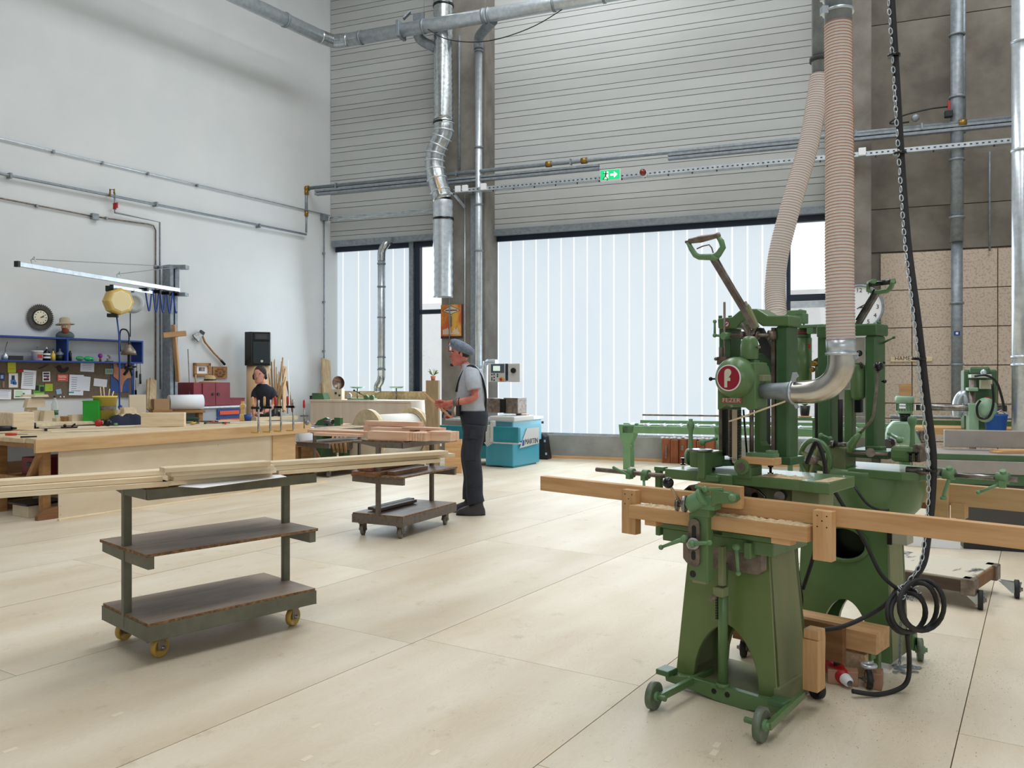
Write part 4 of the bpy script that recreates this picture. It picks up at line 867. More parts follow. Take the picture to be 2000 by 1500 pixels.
# D handle lever
dl = -.02
t.p('main_lever', MB().beam(F.y(1672, 640, dl), F.y(1712, 572, dl), .022, .03), m_steel, bevel=.005)
t.p('release_rod', MB().cyl(F.y(1672, 625, dl-.02), F.y(1708, 565, dl-.02), .004), m_blackg)
hd_ = [(1708, 549), (1697, 553), (1696, 567), (1710, 572), (1733, 568), (1741, 560), (1744, 548)]
t.p('handle_frame', MB().tube([F.y(a, b, dl-(.05 if i in (0, 6) else 0)) for i, (a, b) in enumerate(hd_)], .012, 10), m_greenb)
t.p('black_grip', MB().cyl(F.y(1698, 556, dl-.03), F.y(1748, 549, dl-.03), .013, seg=12), m_blackg)
# spring cylinder and arm at the left of the rear machine
c = F.y(1570, 740, .08); z1_, z0_ = F.y(1570, 660, .08).z, F.y(1570, 760, .08).z
t.p('spring_cylinder', MB().cyl((c.x, .08, z0_), (c.x, .08, z1_), .041, seg=24), m_green); t.p('red_collar', MB().cyl((c.x, .08, z1_), (c.x, .08, z1_+.02), .036, seg=24).cyl((c.x, .08, z1_+.02), (c.x, .08, z1_+.05), .034, seg=20), m_greend)
t.p('red_band', MB().cyl((c.x, .08, z1_+.022), (c.x, .08, z1_+.038), .0375, seg=24), m_dred); p = F.y(1580, 676, .035); t.p('red_sticker', MB().box(p.x-.006, p.x+.006, .034, .037, p.z-.012, p.z+.012), m_red)
t.p('overhead_arm', MB().pbox(F, 1530, 606, 1568, 617, .02, .07).pbox(F, 1553, 612, 1570, 632, .02, .08).cyl(F.y(1563, 604, .05), F.y(1563, 612, .05), .009).pbox(F, 1556, 634, 1608, 640, .02, .08).cyl(F.y(1570, 632, .06), F.y(1570, 655, .06), .004).pbox(F, 1575, 640, 1588, 652, .02, .07), m_greenb, bevel=.004)
t.p('cylinder_bracket', MB().pbox(F, 1540, 684, 1556, 694, .03, .06), m_dsteel, bevel=.002)
t.p('brass_valve', MB().cyl(F.y(1585, 710, -.0), F.y(1600, 710, -.0), .016, seg=10).ell(F.y(1587, 722, -.0), .014).cyl(F.y(1600, 708, 0), F.y(1612, 702, 0), .012), m_brass)
t.p('valve_pipe', MB().tube([F.y(1590, 705, 0), F.y(1605, 697, 0), F.y(1618, 693, 0)], .007, 8).cyl(F.y(1598, 715, 0), F.y(1598, 745, 0), .016, seg=12), m_greend)
# handwheel with spokes
wc = F.y(1592, 898, -.16); ax = V((-.35, -.94, 0)); s_, u_, d_ = basis(ax)
ring = [wc+ax*.0+(s_*math.cos(R(q))+u_*math.sin(R(q)))*.098 for q in range(0, 360, 12)]
hw_ = t.p('handwheel', MB().tube(ring, .013, 8, closed=True), m_green)
for q in (20, 110, 200, 290): t.p('spoke', MB().beam(wc, wc+(s_*math.cos(R(q))+u_*math.sin(R(q)))*.095, .02, .014), m_greend2, parent=hw_)
t.p('wheel_hub', MB().cyl(wc+ax*.035, wc-ax*.03, .022, .03, 18), m_dsteel, parent=hw_)
t.p('worm_housing', MB().pbox(F, 1612, 872, 1652, 935, -.12, .02).pbox(F, 1560, 900, 1580, 930, -.1, .0), m_greend2, bevel=.01)
# rod, collars at right
ra = F.y(1816, 919, -.2); y_ = -.2
t.p('stop_rod', MB().cyl((ra.x-.1, y_, ra.z-.006), (ra.x+.055, y_, ra.z-.006), .018, seg=16).cyl((ra.x, y_, ra.z-.012), (F.y(1988, 937, y_).x, y_, ra.z-.012), .0115, seg=14), m_steel)
for px in (1855, 1960):
    x = F.y(px, 928, y_).x; c = V((x, y_, ra.z-.01)); cc = t.p('stop_collar', MB().cyl(c-V((.028, 0, 0)), c+V((.022, 0, 0)), .024, seg=16).cyl(c+V((0, 0, .012)), c+V((0, -.012, .034)), .013, seg=12), m_greenb)
    if px == 1855: t.p('collar_lever', MB().beam(c+V((0, -.01, -.02)), c+V((-.02, -.02, -.10)), .02, .014).cyl(c+V((-.02, -.02, -.1)), c+V((-.02, -.02, -.115)), .014), m_greenb, parent=cc, bevel=.004)
    else: t.p('collar_lever', MB().cyl(c+V((0, -.01, -.02)), c+V((-.085, -.05, -.065)), .007).ell(c+V((-.085, -.05, -.065)), .01).box(c.x-.012, c.x+.012, c.y-.03, c.y, c.z-.04, c.z-.01), m_greenb, parent=cc)
t.p('switch_box', MB().pbox(F, 1741, 1040, 1772, 1064, -.17, -.08), mat('beige_switch_box', (176, 176, 156), .5), bevel=.004)
t.p('switch_front', MB().pbox(F, 1732, 1040, 1742, 1064, -.172, -.09), m_blackg, bevel=.002)
t.p('belly_bracket', MB().pbox(F, 1740, 990, 1756, 1060, -.14, -.06), m_green, bevel=.004)
t.p('rod_clamp', MB().pbox(F, 1730, 988, 1742, 1000, -.17, -.12), m_blackg, bevel=.003)
g = F.L(G(1797, 1290)); wheel(t, (g.x, g.y, .055), .055, .03, 20, m_iron, m_greenb); t.p('axle_bracket', MB().box(g.x-.09, g.x-.02, g.y-.03, g.y+.03, .05, .13), m_green, bevel=.006)
t.p('castor_bracket', MB().pbox(F, 1681, 1268, 1702, 1290, -.30, -.24).pbox(F, 1706, 1276, 1716, 1312, -.22, -.18), m_green, bevel=.004)
g = F.L(G(1697, 1345)); t.p('castor_ring', MB().tube([V((g.x+.028*math.cos(R(q)), g.y+.028*math.sin(R(q)), .105)) for q in range(0, 360, 20)], .009, 8, closed=True), m_galv); wheel(t, (g.x, g.y, .042), .042, .026, 30, m_rub, m_steel, 'castor_wheel')
# ---------- timbers, plug and offcuts around the bases ----------
def gbox(name, label, cat, A, B, wd, h, z, mt, bev=.003):
    A = V(A); B = V(B); d = (B-A); L = d.length; a = math.degrees(math.atan2(d.y, d.x))
    return one(name, label, cat, MB().box(0, L, 0, wd, 0, h), mt, (A.x, A.y, z), a, bevel=bev)
a = G(1690, 1292, .16); 
p0 = FA.W(V((.18, .20, 0))); 
# big timber on which the rear machine stands forward (runs along local x)
q0 = G(1745, 1250, .20); q0f = G(1712, 1276, .20)
p1 = C(1710, 1256, 3.93); p2 = C(1742, 1232, 4.12)
P1 = G(1712, 1252, .21); 
d43 = V((math.cos(R(AX)), math.sin(R(AX)), 0)); e43 = V((-d43.y, d43.x, 0))
st = P1-d43*.72
one('skid_timber', 'reddish square timber lying level in front of the rear mortiser', 'timber', MB().box(0, .72, 0, .17, 0, .095), m_oak, (st.x, st.y, .145), AX, bevel=.003)
one('sill_board', 'dusty pale board on the floor below the reddish timber', 'board', MB().box(0, .62, 0, .05, 0, .11), m_dust, (st.x+.04+e43.x*.03, st.y+e43.y*.03, .005), AX, bevel=.003)
Q = FA.W(V((.31, -.035, 0)))
one('skid_timber', 'upright brown oak skid between the two mortisers', 'timber', MB().box(0, .065, -.03, .05, .085, .30).box(0, .065, -.02, .05, .30, .34), m_oakz, (Q.x, Q.y, 0), AX, bevel=.003)
t = T('rolling_board', 'dark oak board on black castors seen through the arch of the front mortiser', 'board', FA.W(V((-.22, .32, 0))), AX)
t.p('board', MB().box(0, .55, 0, .04, .10, .27), m_oakd, bevel=.003)
for x in (.03, .50): wheel(t, (x, .06, .045), .045, .03, 20, m_rub, m_steel, 'castor_wheel')
g = FA.L(G(1595, 1364)); wheel(t, t.F.L(FA.W(V((g.x, g.y, .045)))), .045, .034, 60, m_rub, m_steel, 'castor_wheel')
t = T('power_plug', 'red industrial power plug with pale nozzle lying between the mortisers', 'plug', G(1660, 1348), 0)
a = V((0, 0, .03)); b = V(G(1612, 1312)-t.F.o)+V((0, 0, .06)); dd_ = (b-a).normalized()
t.p('cable_gland', MB().lathe([(.014, 0), (.022, .01), (.026, .04), (.026, .045)], a, dd_, 16), m_white)
t.p('plug_body', MB().lathe([(.026, .045), (.034, .06), (.036, .11), (.040, .115), (.040, .17), (.036, .19), (0, .19)], a, dd_, 18), m_red)
t.p('locking_clip', MB().beam(a+dd_*.12+V((0, 0, .045)), a+dd_*.2+V((0, 0, .05)), .02, .012).beam(a+dd_*.2+V((0, 0, .05)), a+dd_*.2+V((0, 0, .03)), .02, .012), m_red, bevel=.003)
m_off = wood('reddish_offcut', (186, 146, 120), (158, 116, 92), 'x')
o1 = G(1630, 1340); one('offcut_block', 'squared wooden offcut lying next to the red plug', 'offcut', MB().box(0, .13, 0, .07, 0, .065), m_off, (o1.x-.02, o1.y+.03, 0), -20, bevel=.003)
one('offcut_block', 'wooden offcut with dark end grain right of the red plug', 'offcut', MB().box(0, .07, 0, .09, 0, .075), m_off, (o1.x+.125, o1.y-.03, 0), -28, bevel=.004)
# ---------- suspended cable with chain, and the coil ----------
ZC = 3.72
top = C(1738, -60, ZC+.3)
path = [top, C(1748, 100, ZC+.25), C(1760, 300, ZC+.2), C(1773, 470, ZC+.1), C(1792, 620, ZC), C(1808, 760, ZC), C(1820, 860, ZC), C(1823, 905, ZC), C(1820, 980, ZC), C(1812, 1050, ZC-.02), C(1803, 1100, ZC-.04), C(1780, 1135, ZC-.05), C(1762, 1152, ZC-.06)]
t = T('hanging_power_cable', 'thick black cable with steel chain dropping to coiled loops by the rear mortiser', 'cable', (0, 0, 0))
t.p('cable', MB().tube(spl(path, 6), .0155, 10), m_rub)
chn = MB(); cp = spl([p+V((-.024+.006*math.sin(i*.8), -.012, 0)) for i, p in enumerate(path)], 20)
acc = 0; k = 0; last = cp[0]
for p in cp[1:]:
    if (p-last).length >= .026:
        d = (p-last).normalized(); s_, u_, _ = basis(d, (0, 1, 0)); w_ = s_ if k % 2 else u_; m_ = (p+last)/2
        chn.tube([m_+d*(.017*math.cos(R(q)))+w_*(.0085*math.sin(R(q))) for q in range(0, 360, 45)], .0028, 5, closed=True); k += 1; last = p
t.p('chain', chn, m_galv, kind='stuff')
for py in (84, 287, 700, 912): 
    zz = ZC+(.25 if py < 300 else 0); i = min(range(len(cp)), key=lambda j: abs(cp[j].z-C(1770, py, ZC+.1).z)); p = cp[i]; t.p('cable_tie', MB().cyl(p+V((.012, .01, -.006)), p+V((.012, .01, .006)), .030, seg=10), m_blackg)
kn = C(1762, 1150, ZC-.06)
def loop(cx, cy, rx, ry, Z, rt, a0=0): return [C(cx+rx*math.cos(R(q+a0)), cy+ry*math.sin(R(q+a0)), Z+.03*math.sin(R(q*2))) for q in range(0, 360, 15)]
for i, (cx, cy, rx, ry, a0) in enumerate(((1770, 1194, 37, 43, 12), (1774, 1196, 34, 38, 0), (1796, 1184, 34, 46, 0), (1800, 1182, 44, 50, 30))):
    t.p('cable_loop', MB().tube(loop(cx, cy, rx, ry, ZC-.1-.02*i, .01, a0), .0105, 8, closed=True), m_rub)
ck = MB(); rg = random.Random(4)
for k in range(14):
    p = kn+V((rg.uniform(-.04, .04), -.05+rg.uniform(-.02, .02), rg.uniform(-.035, .035))); d = V((rg.uniform(-1, 1), rg.uniform(-1, 1), rg.uniform(-1, 1))).normalized(); s_, u_, _ = basis(d)
    ck.tube([p+d*(.015*math.cos(R(q)))+s_*(.008*math.sin(R(q))) for q in range(0, 360, 45)], .0026, 5, closed=True)
t.p('chain_knot', ck, m_galv, kind='stuff')
gp = G(1757, 1300); last = kn; chn = MB(); k = 0; end = V((gp.x, gp.y, .01)); n = 26
for i in range(n):
    m_ = kn.lerp(end, (i+.5)/n); w_ = V((1, 0, 0)) if i % 2 else V((0, 1, 0)); chn.tube([m_+V((0, 0, .012*math.cos(R(q))))+w_*(.006*math.sin(R(q))) for q in range(0, 360, 45)], .002, 5, closed=True)
for i in range(24):
    p = G(1770+rg.uniform(-25, 25), 1308+rg.uniform(-8, 8))+V((0, 0, .006)); a = rg.uniform(0, 3.1); d = V((math.cos(a), math.sin(a), 0)); s_ = V((-d.y, d.x, 0)); chn.tube([p+d*(.013*math.cos(R(q)))+s_*(.007*math.sin(R(q))) for q in range(0, 360, 45)], .0024, 5, closed=True)
t.p('chain_tail', chn, m_galvd, kind='stuff')
def cable(name, label, pts, r, mt=None): return one(name, label, 'cable', MB().tube(spl(pts, 8), r, 8), mt or m_rub)
cable('power_cable', 'black cable running from the coil down and along the floor to the red plug', [C(1772, 1238, ZC-.1), C(1776, 1290, 3.7), G(1772, 1330, .05), G(1750, 1348, .012), G(1710, 1356, .012), G(1665, 1350, .03)], .0105)
cable('power_cable', 'black cable swinging left from the coil behind the front mortiser', [C(1752, 1150, ZC-.05), C(1730, 1180, ZC-.03), C(1690, 1205, ZC), C(1640, 1225, ZC), C(1590, 1230, ZC+.05), C(1560, 1225, ZC+.2)], .010)
cable('power_cable', 'black cable sloping down from the upper table of the front mortiser to the coil', [C(1630, 960, 3.75), C(1660, 1010, 3.72), C(1690, 1060, 3.70), C(1720, 1120, 3.68), C(1752, 1150, 3.66)], .009)
cable('power_cable', 'thin black cable hanging in a curve below the belly of the rear mortiser', [C(1662, 935, 3.9), C(1675, 960, 3.82), C(1695, 985, 3.80), C(1718, 996, 3.80), C(1736, 996, 3.80)], .006)
cable('power_cable', 'dark cable looped over the handwheel between the two machines', [C(1575, 905, 3.85), C(1583, 885, 3.83), C(1594, 864, 3.8), C(1604, 880, 3.78), C(1612, 915, 3.78), C(1611, 950, 3.78), C(1603, 1005, 3.85), C(1590, 1080, 3.95), C(1568, 1150, 4.02)], .010)
cable('power_cable', 'black cable hanging close along the right edge of the front pedestal', [C(1555, 1050, 3.95), C(1556, 1090, 3.95), C(1560, 1130, 3.97), C(1566, 1170, 3.98), C(1562, 1200, 4.0)], .008)
# ---------- second timber jig and the dolly ----------
t = T('timber_jig', 'pale timber beam with cross block behind the hanging cable at right', 'timber', FB.o, AX)
F = FB; dj = .42
x0, x1, z0, z1 = F.rect(1840, 947, 1900, 988, dj)
xs = F.y(1775, 940, dj).x; xe_ = F.y(2080, 990, dj).x
m_beech = wood('pale_beech', (206, 172, 128), (186, 148, 104), 'x', k=10)
t.p('long_beam', MB().box(xs, xe_, dj, dj+.05, z0, z1), m_beech, bevel=.002)
a, b, c, d_ = F.rect(1823, 940, 1851, 1015, dj-.04); o = t.p('cross_block', MB().box(a, b, dj-.04, dj, c, d_+.01), m_beech, bevel=.002)
a, b, c, d_ = F.rect(1857, 985, 1884, 1013, dj-.02); t.p('spacer_block', MB().box(a, b, dj-.02, dj+.05, c, d_), m_beech)
a, b, c, d_ = F.rect(1775, 975, 1830, 993, dj+.1); t.p('rear_rail', MB().box(a, b, dj+.1, dj+.15, c, d_), m_oakd)
g1 = G(1915, 1190); g2 = G(1986, 1168)
dv = (g2-g1); ang = math.degrees(math.atan2(dv.y, dv.x))
t = T('platform_dolly', 'low wooden platform dolly with scuffed pale top behind the coiled cable', 'dolly', g1, AX)
F = t.F; zt = .185
c0 = F.z(1895, 1131, zt); c1 = F.z(1996, 1107, zt); 
L = -.95
m_dkw = wood('dark_worn_wood', (92, 76, 64), (64, 50, 42), 'x')
m_scuf = mat('scuffed_pale_board', (206, 198, 180), .6, c2=(60, 62, 66), sc_=7, st=(1, .35, 1), lo=.36, hi=.43, detail=8)
t.p('deck', MB().box(c0.x-.85, c0.x, c0.y, c1.y, zt-.015, zt), m_scuf, bevel=.003)
t.p('side_rail', MB().box(c0.x-.85, c0.x, c0.y-.012, c0.y+.03, zt-.085, zt-.012), m_dkw, bevel=.003)
t.p('side_rail', MB().box(c0.x-.85, c0.x, c1.y-.04, c1.y, zt-.085, zt-.012), m_oakd, bevel=.003)
t.p('end_rail', MB().box(c0.x-.04, c0.x+.01, c0.y, c1.y, zt-.085, zt-.012), m_oakd, bevel=.003)
for y in (c0.y-.02, c1.y-.08): t.p('stake_pocket', MB().box(c0.x-.05, c0.x+.03, y, y+.09, zt-.10, zt), m_dsteel, bevel=.008)
for (x, y, gg) in ((c0.x-.06, c0.y+.05, g1), (c0.x-.04, c0.y+.46, g2), (c0.x-.8, c0.y+.05, None)):
    if gg: q = F.L(gg); x, y = q.x, q.y
    wheel(t, (x, y, .058), .058, .03, 14, m_rub, m_steel, 'castor_wheel')
    t.p('castor_fork', MB().prism([(x-.01, .03), (x+.02, .045), (x+.035, .1), (x-.09, .1)], lambda u, v, w: V((u-.01, w, v)), y-.024, y-.019).prism([(x-.01, .03), (x+.02, .045), (x+.035, .1), (x-.09, .1)], lambda u, v, w: V((u-.01, w, v)), y+.019, y+.024), m_galv)

# ---------- chips and repair plugs on the floor ----------
rg = random.Random(21); ch = MB()
def chip(x, y, s):
    a = rg.uniform(0, 3.14); dx, dy = math.cos(a)*s, math.sin(a)*s*.5; z = .0008+rg.random()*.0015
    ch.add([(x-dx, y-dy, z), (x+dy, y-dx, z), (x+dx, y+dy, z+s*.3), (x-dy, y+dx, z)], [(0, 1, 2, 3)])
for (cx, cy, sx, sy, n) in ((1.35, 3.6, .35, .35, 900), (1.95, 3.95, .25, .2, 900), (.35, 4.1, .55, .5, 450), (.2, 5.2, .9, .7, 350), (1.0, 3.25, .4, .3, 300), (2.1, 4.2, .3, .5, 350)):
    for k in range(n): chip(cx+rg.gauss(0, sx), cy+rg.gauss(0, sy), rg.uniform(.001, .0031))
one('wood_chips', 'fine wood chips and sawdust scattered on the floor around the mortisers', 'wood chips', ch, mat('chip_brown', (178, 148, 110), .9), kind='stuff')
m_plug = mat('pale_repair_plug', (226, 213, 190), .6)
for px, py, w_ in ((618, 1418, .05), (737, 1414, .04), (600, 1481, .05), (230, 1395, .05), (20, 1465, .05), (1400, 1455, .05), (1395, 1470, .05), (1188, 1483, .04), (850, 1470, .05)):
    g = LW.L(G(px, py)); MB().box(g.x-w_/2, g.x+w_/2, g.y-.012, g.y+.012, 0, .0006).obj('repair_plug', m_plug, fl)
# ---------- shelf trolleys ----------
m_olive = mat('olive_grey_paint', (108, 108, 92), .5, c2=(94, 94, 80), sc_=9)
m_brownm = mat('brown_grey_painted_steel', (86, 76, 68), .55, c2=(108, 98, 88), sc_=24, lo=.5, hi=.7)
m_worn = mat('dark_worn_shelf_board', (178, 160, 144), .5, c2=(104, 88, 78), sc_=2.2, st=(1.6, .35, 1), detail=9, lo=.32, hi=.7, bump=.1, bsc=30)
m_edge = mat('chipped_board_edge', (150, 112, 76), .8, c2=(92, 66, 44), sc_=40)
m_yel = mat('yellow_wheel', (196, 160, 74), .45); m_grw = mat('grey_castor_wheel', (120, 112, 104), .5)
def trolley(label, o, ang, W, L, zs, mf, mw, board_top, wheels=None, posts=(-.29, -.29), full=True, r=.05):
    t = T('shelf_trolley', label, 'trolley', o, ang); zb, zm, zt = zs
    t.p('bottom_frame', MB().box(-W, 0, 0, .02, zb-.075, zb).box(-W, 0, L-.02, L, zb-.075, zb).box(-.02, 0, 0, L, zb-.075, zb).box(-W, -W+.02, 0, L, zb-.075, zb), mf, bevel=.003)
    b = t.p('bottom_shelf', MB().box(-W+.004, -.004, .004, L-.004, zb-.004, zb+.014, 0), [m_worn, m_edge], bevel=.003)
    b.data.polygons.foreach_set('material_index', [0 if abs(p.normal.z) > .5 else 1 for p in b.data.polygons])
    for y, s in ((.0, 1), (L, -1)):
        y0, y1 = (y-.002, y+.04) if s > 0 else (y-.04, y+.002)
        t.p('post', MB().box(posts[0]-.016, posts[0]+.016, y0, y1, zb-.06, zt-.02), mf, bevel=.003)
        if zm: t.p('shelf_arm', MB().prism([(-W, zm-.05), (posts[0], zm-.06), (0, zm-.06), (0, zm), (-W, zm)], XZ, y0+.004*s, y0+.036), mf, bevel=.002)
        t.p('top_arm', MB().prism([(-W, zt-.008), (posts[0], zt-.05), (0, zt-.05), (0, zt), (-W, zt)], XZ, y0+.002, y0+.036), mf, bevel=.002)
    if zm:
        for xa_, xb_ in ((-W-.004, -W*.42-.001), (-W*.42+.001, .004)):
            b = t.p('middle_shelf_board', MB().box(xa_, xb_, -.01, L+.01, zm, zm+.016), [m_worn, m_edge], bevel=.003)
            b.data.polygons.foreach_set('material_index', [0 if abs(p.normal.z) > .5 else 1 for p in b.data.polygons])
    t.p('top_rail', MB().box(-.02, .004, 0, L, zt-.05, zt+.004), mf, bevel=.003)
    b = t.p('top_board', MB().box(-W+.1, -.006, .01, L-.01, zt, zt+.014), [board_top, m_edge], bevel=.003)
    b.data.polygons.foreach_set('material_index', [0 if abs(p.normal.z) > .5 else 1 for p in b.data.polygons])
    for (x, y) in wheels or ((-.07, .07), (-W+.07, .07), (-.07, L-.1), (-W+.07, L-.1)):
        wheel(t, (x, y, r), r, .032, 20, mw, m_steel, 'castor_wheel')
        t.p('castor_fork', MB().box(x-.028, x+.028, y-.03, y-.024+.05, r*1.95, zb-.072).box(x-.026, x-.021, y-.02, y+.02, r*.8, r*2).box(x+.021, x+.026, y-.02, y+.02, r*.8, r*2), m_dsteel)
    return t
def wd2(o, ang, px, py): q = Fr(o, ang).L(G(px, py)); return (q.x, q.y)
O1 = G(288, 1256, .125); O1 = V((O1.x, O1.y, 0))
q1 = wd2(O1, AX, 312, 1283); q2 = wd2(O1, AX, 572, 1221); q3 = wd2(O1, AX, 243, 1249)
m_dboard = mat('dusty_board', (196, 176, 144), .8, c2=(150, 124, 94), sc_=8)
t1 = trolley('empty olive three-shelf trolley on yellow castors standing nearest the camera', O1, AX, .56, .95, (.20, .535, .86), m_olive, m_yel, m_dboard, (q1, q2, q3, (q3[0], q2[1])))
O2 = G(787, 1026, .13); O2 = V((O2.x, O2.y, 0))
trolley('dark brown trolley loaded with reddish timber, in front of the man with the cap', O2, -26, .54, .93, (.19, .53, .84), m_brownm, m_grw, m_dboard, posts=(-.27, -.27))
O3 = C(640, 838, 12.1); O3 = V((O3.x, O3.y, 0))
trolley('half hidden brown trolley between the long workbench and the wooden drum', (O3.x+.13, O3.y-.5, 0), -30, .62, 1.0, (.16, .47, .66), m_brownm, m_grw, m_dboard)
# paper sheet on the first trolley
F1 = Fr(O1, AX)
P_ = [F1.z(a, b, .877) for a, b in ((348, 950), (395, 953), (520, 936), (560, 931), (530, 922), (400, 936))]
one('paper_sheet', 'white paper sheet lying on top of the nearest trolley, drooping over its edge', 'paper', MB().prism([(p.x, p.y) for p in P_], XY, .876, .8775), m_white, O1, AX)
# ---------- long planks over the nearest trolley ----------
PA = 38.5
def plank(pa, pb, zt, th, wd, mt, name='pine_plank', label=None, group=None, ang=None, F0=None):
    a = G(pa[0], pa[1], zt) if zt < CH else None; b = G(pb[0], pb[1], zt); d = b-a; L = d.length; an = math.degrees(math.atan2(d.y, d.x))
    return one(name, label, 'plank', MB().box(0, L, 0, wd, -th, 0), mt, a, an, group, bevel=.0015)
g = 'pine planks laid over the nearest trolley'
for i, (pa, pb, zt, lab) in enumerate((
    ((-70, 943.5), (322, 918.5), .946, 'uppermost pine plank of the left bundle, running out of the picture'),
    ((-70, 956), (318, 931), .922, 'second pine plank from the top in the left bundle on the trolley'),
    ((-70, 968), (330, 941), .898, 'lowest pine plank of the left bundle on the trolley'))):
    plank(pa, pb, zt, .0225, .10, m_pine, label=lab, group=g)
for pa, pb, zt, lab in (
    ((322, 914.5), (529, 901), .970, 'uppermost short plank of the middle stack on the nearest trolley'),
    ((334, 922), (536, 908), .946, 'second plank from the top in the middle stack on the trolley'),
    ((340, 930.5), (540, 915), .922, 'third plank from the top in the middle stack on the trolley'),
    ((318, 941), (532, 922), .898, 'lowest plank of the middle stack on the nearest trolley'),
    ((530, 903), (876, 880.5), .946, 'uppermost plank of the right bundle reaching past the dark trolley'),
    ((530, 912), (889, 885.5), .922, 'second plank of the right bundle, with the farthest reaching end'),
    ((545, 919.5), (861, 896), .898, 'lowest plank of the right bundle crossing in front of the dark trolley')):
    plank(pa, pb, zt, .0225, .09, m_pine, label=lab, group=g)
plank((115, 1014), (640, 938), .02, .02, .03, m_pine, 'wooden_batten', 'long thin batten lying on the floor along the workbench front', 'battens')
# ---------- timber on the second trolley ----------
F2 = Fr(O2, -26); m_redw = wood('reddish_timber', (232, 198, 172), (206, 162, 134), 'x', k=10); m_redy = wood('reddish_timber_lengthwise', (230, 196, 170), (206, 160, 130), 'y', k=10)
def f2box(name, label, px0, px1, zb, zt, y0, y1, mt, cat='timber', bev=.002, F=F2, O=O2, A=-26, pyc=850):
    x0 = F.y(px0, pyc, y0).x; x1 = F.y(px1, pyc, y0).x
    return one(name, label, cat, MB().box(x0, x1, y0, y1, zb, zt), mt, O, A, 'reddish timbers on the dark trolley', bevel=bev)
ztp = .855
f2box('timber', 'thick reddish timber with pale face at the front of the dark trolley top', 718, 795, ztp, ztp+.075, .02, .12, m_redw)
for k in range(7): f2box('timber', ['first', 'second', 'third', 'fourth', 'fifth', 'sixth', 'seventh'][k]+' narrow reddish strip from the left, standing end-on on the dark trolley', 795+k*5.2, 799.6+k*5.2, ztp, ztp+.07, .06, .5, m_redy, bev=.001)
f2box('timber', 'pale timber sticking out to the right on the dark trolley top', 834, 880, ztp, ztp+.08, .15, .30, m_redw)
f2box('timber', 'short reddish timber lying on top of the front row of the dark trolley', 724, 800, ztp+.0, ztp+.09, .30, .40, m_redw)
f2box('timber', 'long reddish moulding lying highest on the dark trolley, at its back', 712, 818, ztp+.095, ztp+.14, .42, .50, m_redw)
f2box('timber', 'flat reddish board under the highest moulding on the dark trolley', 710, 820, ztp, ztp+.09, .42, .54, m_redw)
f2box('timber', 'pale flat board lying at the right back of the dark trolley top', 785, 858, ztp+.078, ztp+.10, .30, .42, m_redw)
for i, (px0, px1, z, y) in enumerate(((600, 716, .02, .30), (640, 720, .02, .42), (612, 700, .0, .2))):
    f2box('timber', ['long reddish lath reaching left from the dark trolley top', 'upper reddish lath reaching left towards the workbench', 'thin pale lath lowest of those reaching left from the dark trolley'][i], px0, px1, ztp+z, ztp+z+.028, y, y+.08, m_redw)
zm2 = .547
for i, (x0, x1, y0, y1, z) in enumerate(((-.50, -.42, -.06, .6, 0), (-.40, -.33, -.10, .75, 0), (-.46, -.38, -.03, .85, .035), (-.31, -.22, -.12, .7, .0), (-.38, -.30, -.05, .8, .035), (-.2, -.12, .05, .6, 0))):
    one('timber', ['leftmost', 'third', 'second, upper', 'fifth', 'fourth, upper', 'rightmost'][i]+' lath from the left in the heap on the dark trolley’s middle shelf', 'timber', MB().box(x0, x1, y0, y1, zm2+z, zm2+z+.032), m_oakd if i % 2 else wood('dark_reddish_lath', (150, 100, 78), (112, 70, 54), 'y'), O2, -26, 'laths on the middle shelf of the dark trolley', bevel=.002)
for i, (x, y0, y1) in enumerate(((-.42, .12, .78), (-.34, .08, .70))):
    one('timber', ['left brown lath on the bottom shelf of the dark trolley', 'right brown lath on the bottom shelf of the dark trolley'][i], 'timber', MB().box(x-.035, x+.035, y0, y1, .215, .24), wood('brown_lath', (112, 92, 78), (84, 66, 56), 'y'), O2, -26, 'laths on the bottom shelf of the dark trolley', bevel=.002)
# ---------- big workbench ----------
OB = G(113, 1012); BF = Fr(OB, WA); F = BF
m_ben = wood('knotty_spruce', (212, 178, 134), (188, 150, 104), 'x', k=8, s=12)
m_bend = wood('brown_spruce', (176, 134, 88), (146, 104, 62), 'x', k=8)
t = T('workbench', 'very long plank-topped workbench with a pale plywood front panel', 'workbench', OB, WA)
ztb = .805
xL = F.y(68, 860, -.06).x; xR = F.y(606, 832, -.06).x; xP = F.y(530, 900, 0).x; xP2 = F.y(574, 900, 0).x
m_top = wood('pale_bench_top_plank', (222, 204, 172), (198, 174, 136), 'x', k=14, s=10)
n = 8; W_ = 1.62
for k in range(n): t.p('top_plank', MB().box(xL+(.0 if k else .02), xR, -.05+k*W_/n, -.05+(k+1)*W_/n-.005, ztb-.045, ztb-(.004 if k % 2 else 0)), m_top, bevel=.002)
t.p('front_apron', MB().box(xL, xR, -.075, -.04, ztb-.135, ztb-.008), m_ben, bevel=.003)
t.p('front_panel', MB().box(0, xP, -.012, 0, .0, ztb-.13), m_ply, bevel=.001)
t.p('side_board', MB().box(xP, xP2, -.03, -.008, .0, ztb-.13), m_ben, bevel=.001)
sc2 = MB()
for x, z in ((.02, .62), (.02, .45), (.02, .12), (.02, .03), (1.9, .6), (.9, .3)): sc2.cyl((x, -.0135, z), (x, -.0115, z), .004, seg=6)
t.p('screws', sc2, m_dsteel, kind='stuff')
xe = xL+.02
t.p('end_rail', MB().box(xe+.0, xe+.05, -.04, W_-.05, ztb-.09, ztb-.045), m_bend, bevel=.003)
t.p('floor_beam', MB().box(xe+.10, xe+.16, .0, W_-.05, .26, .40), m_bend, bevel=.003)
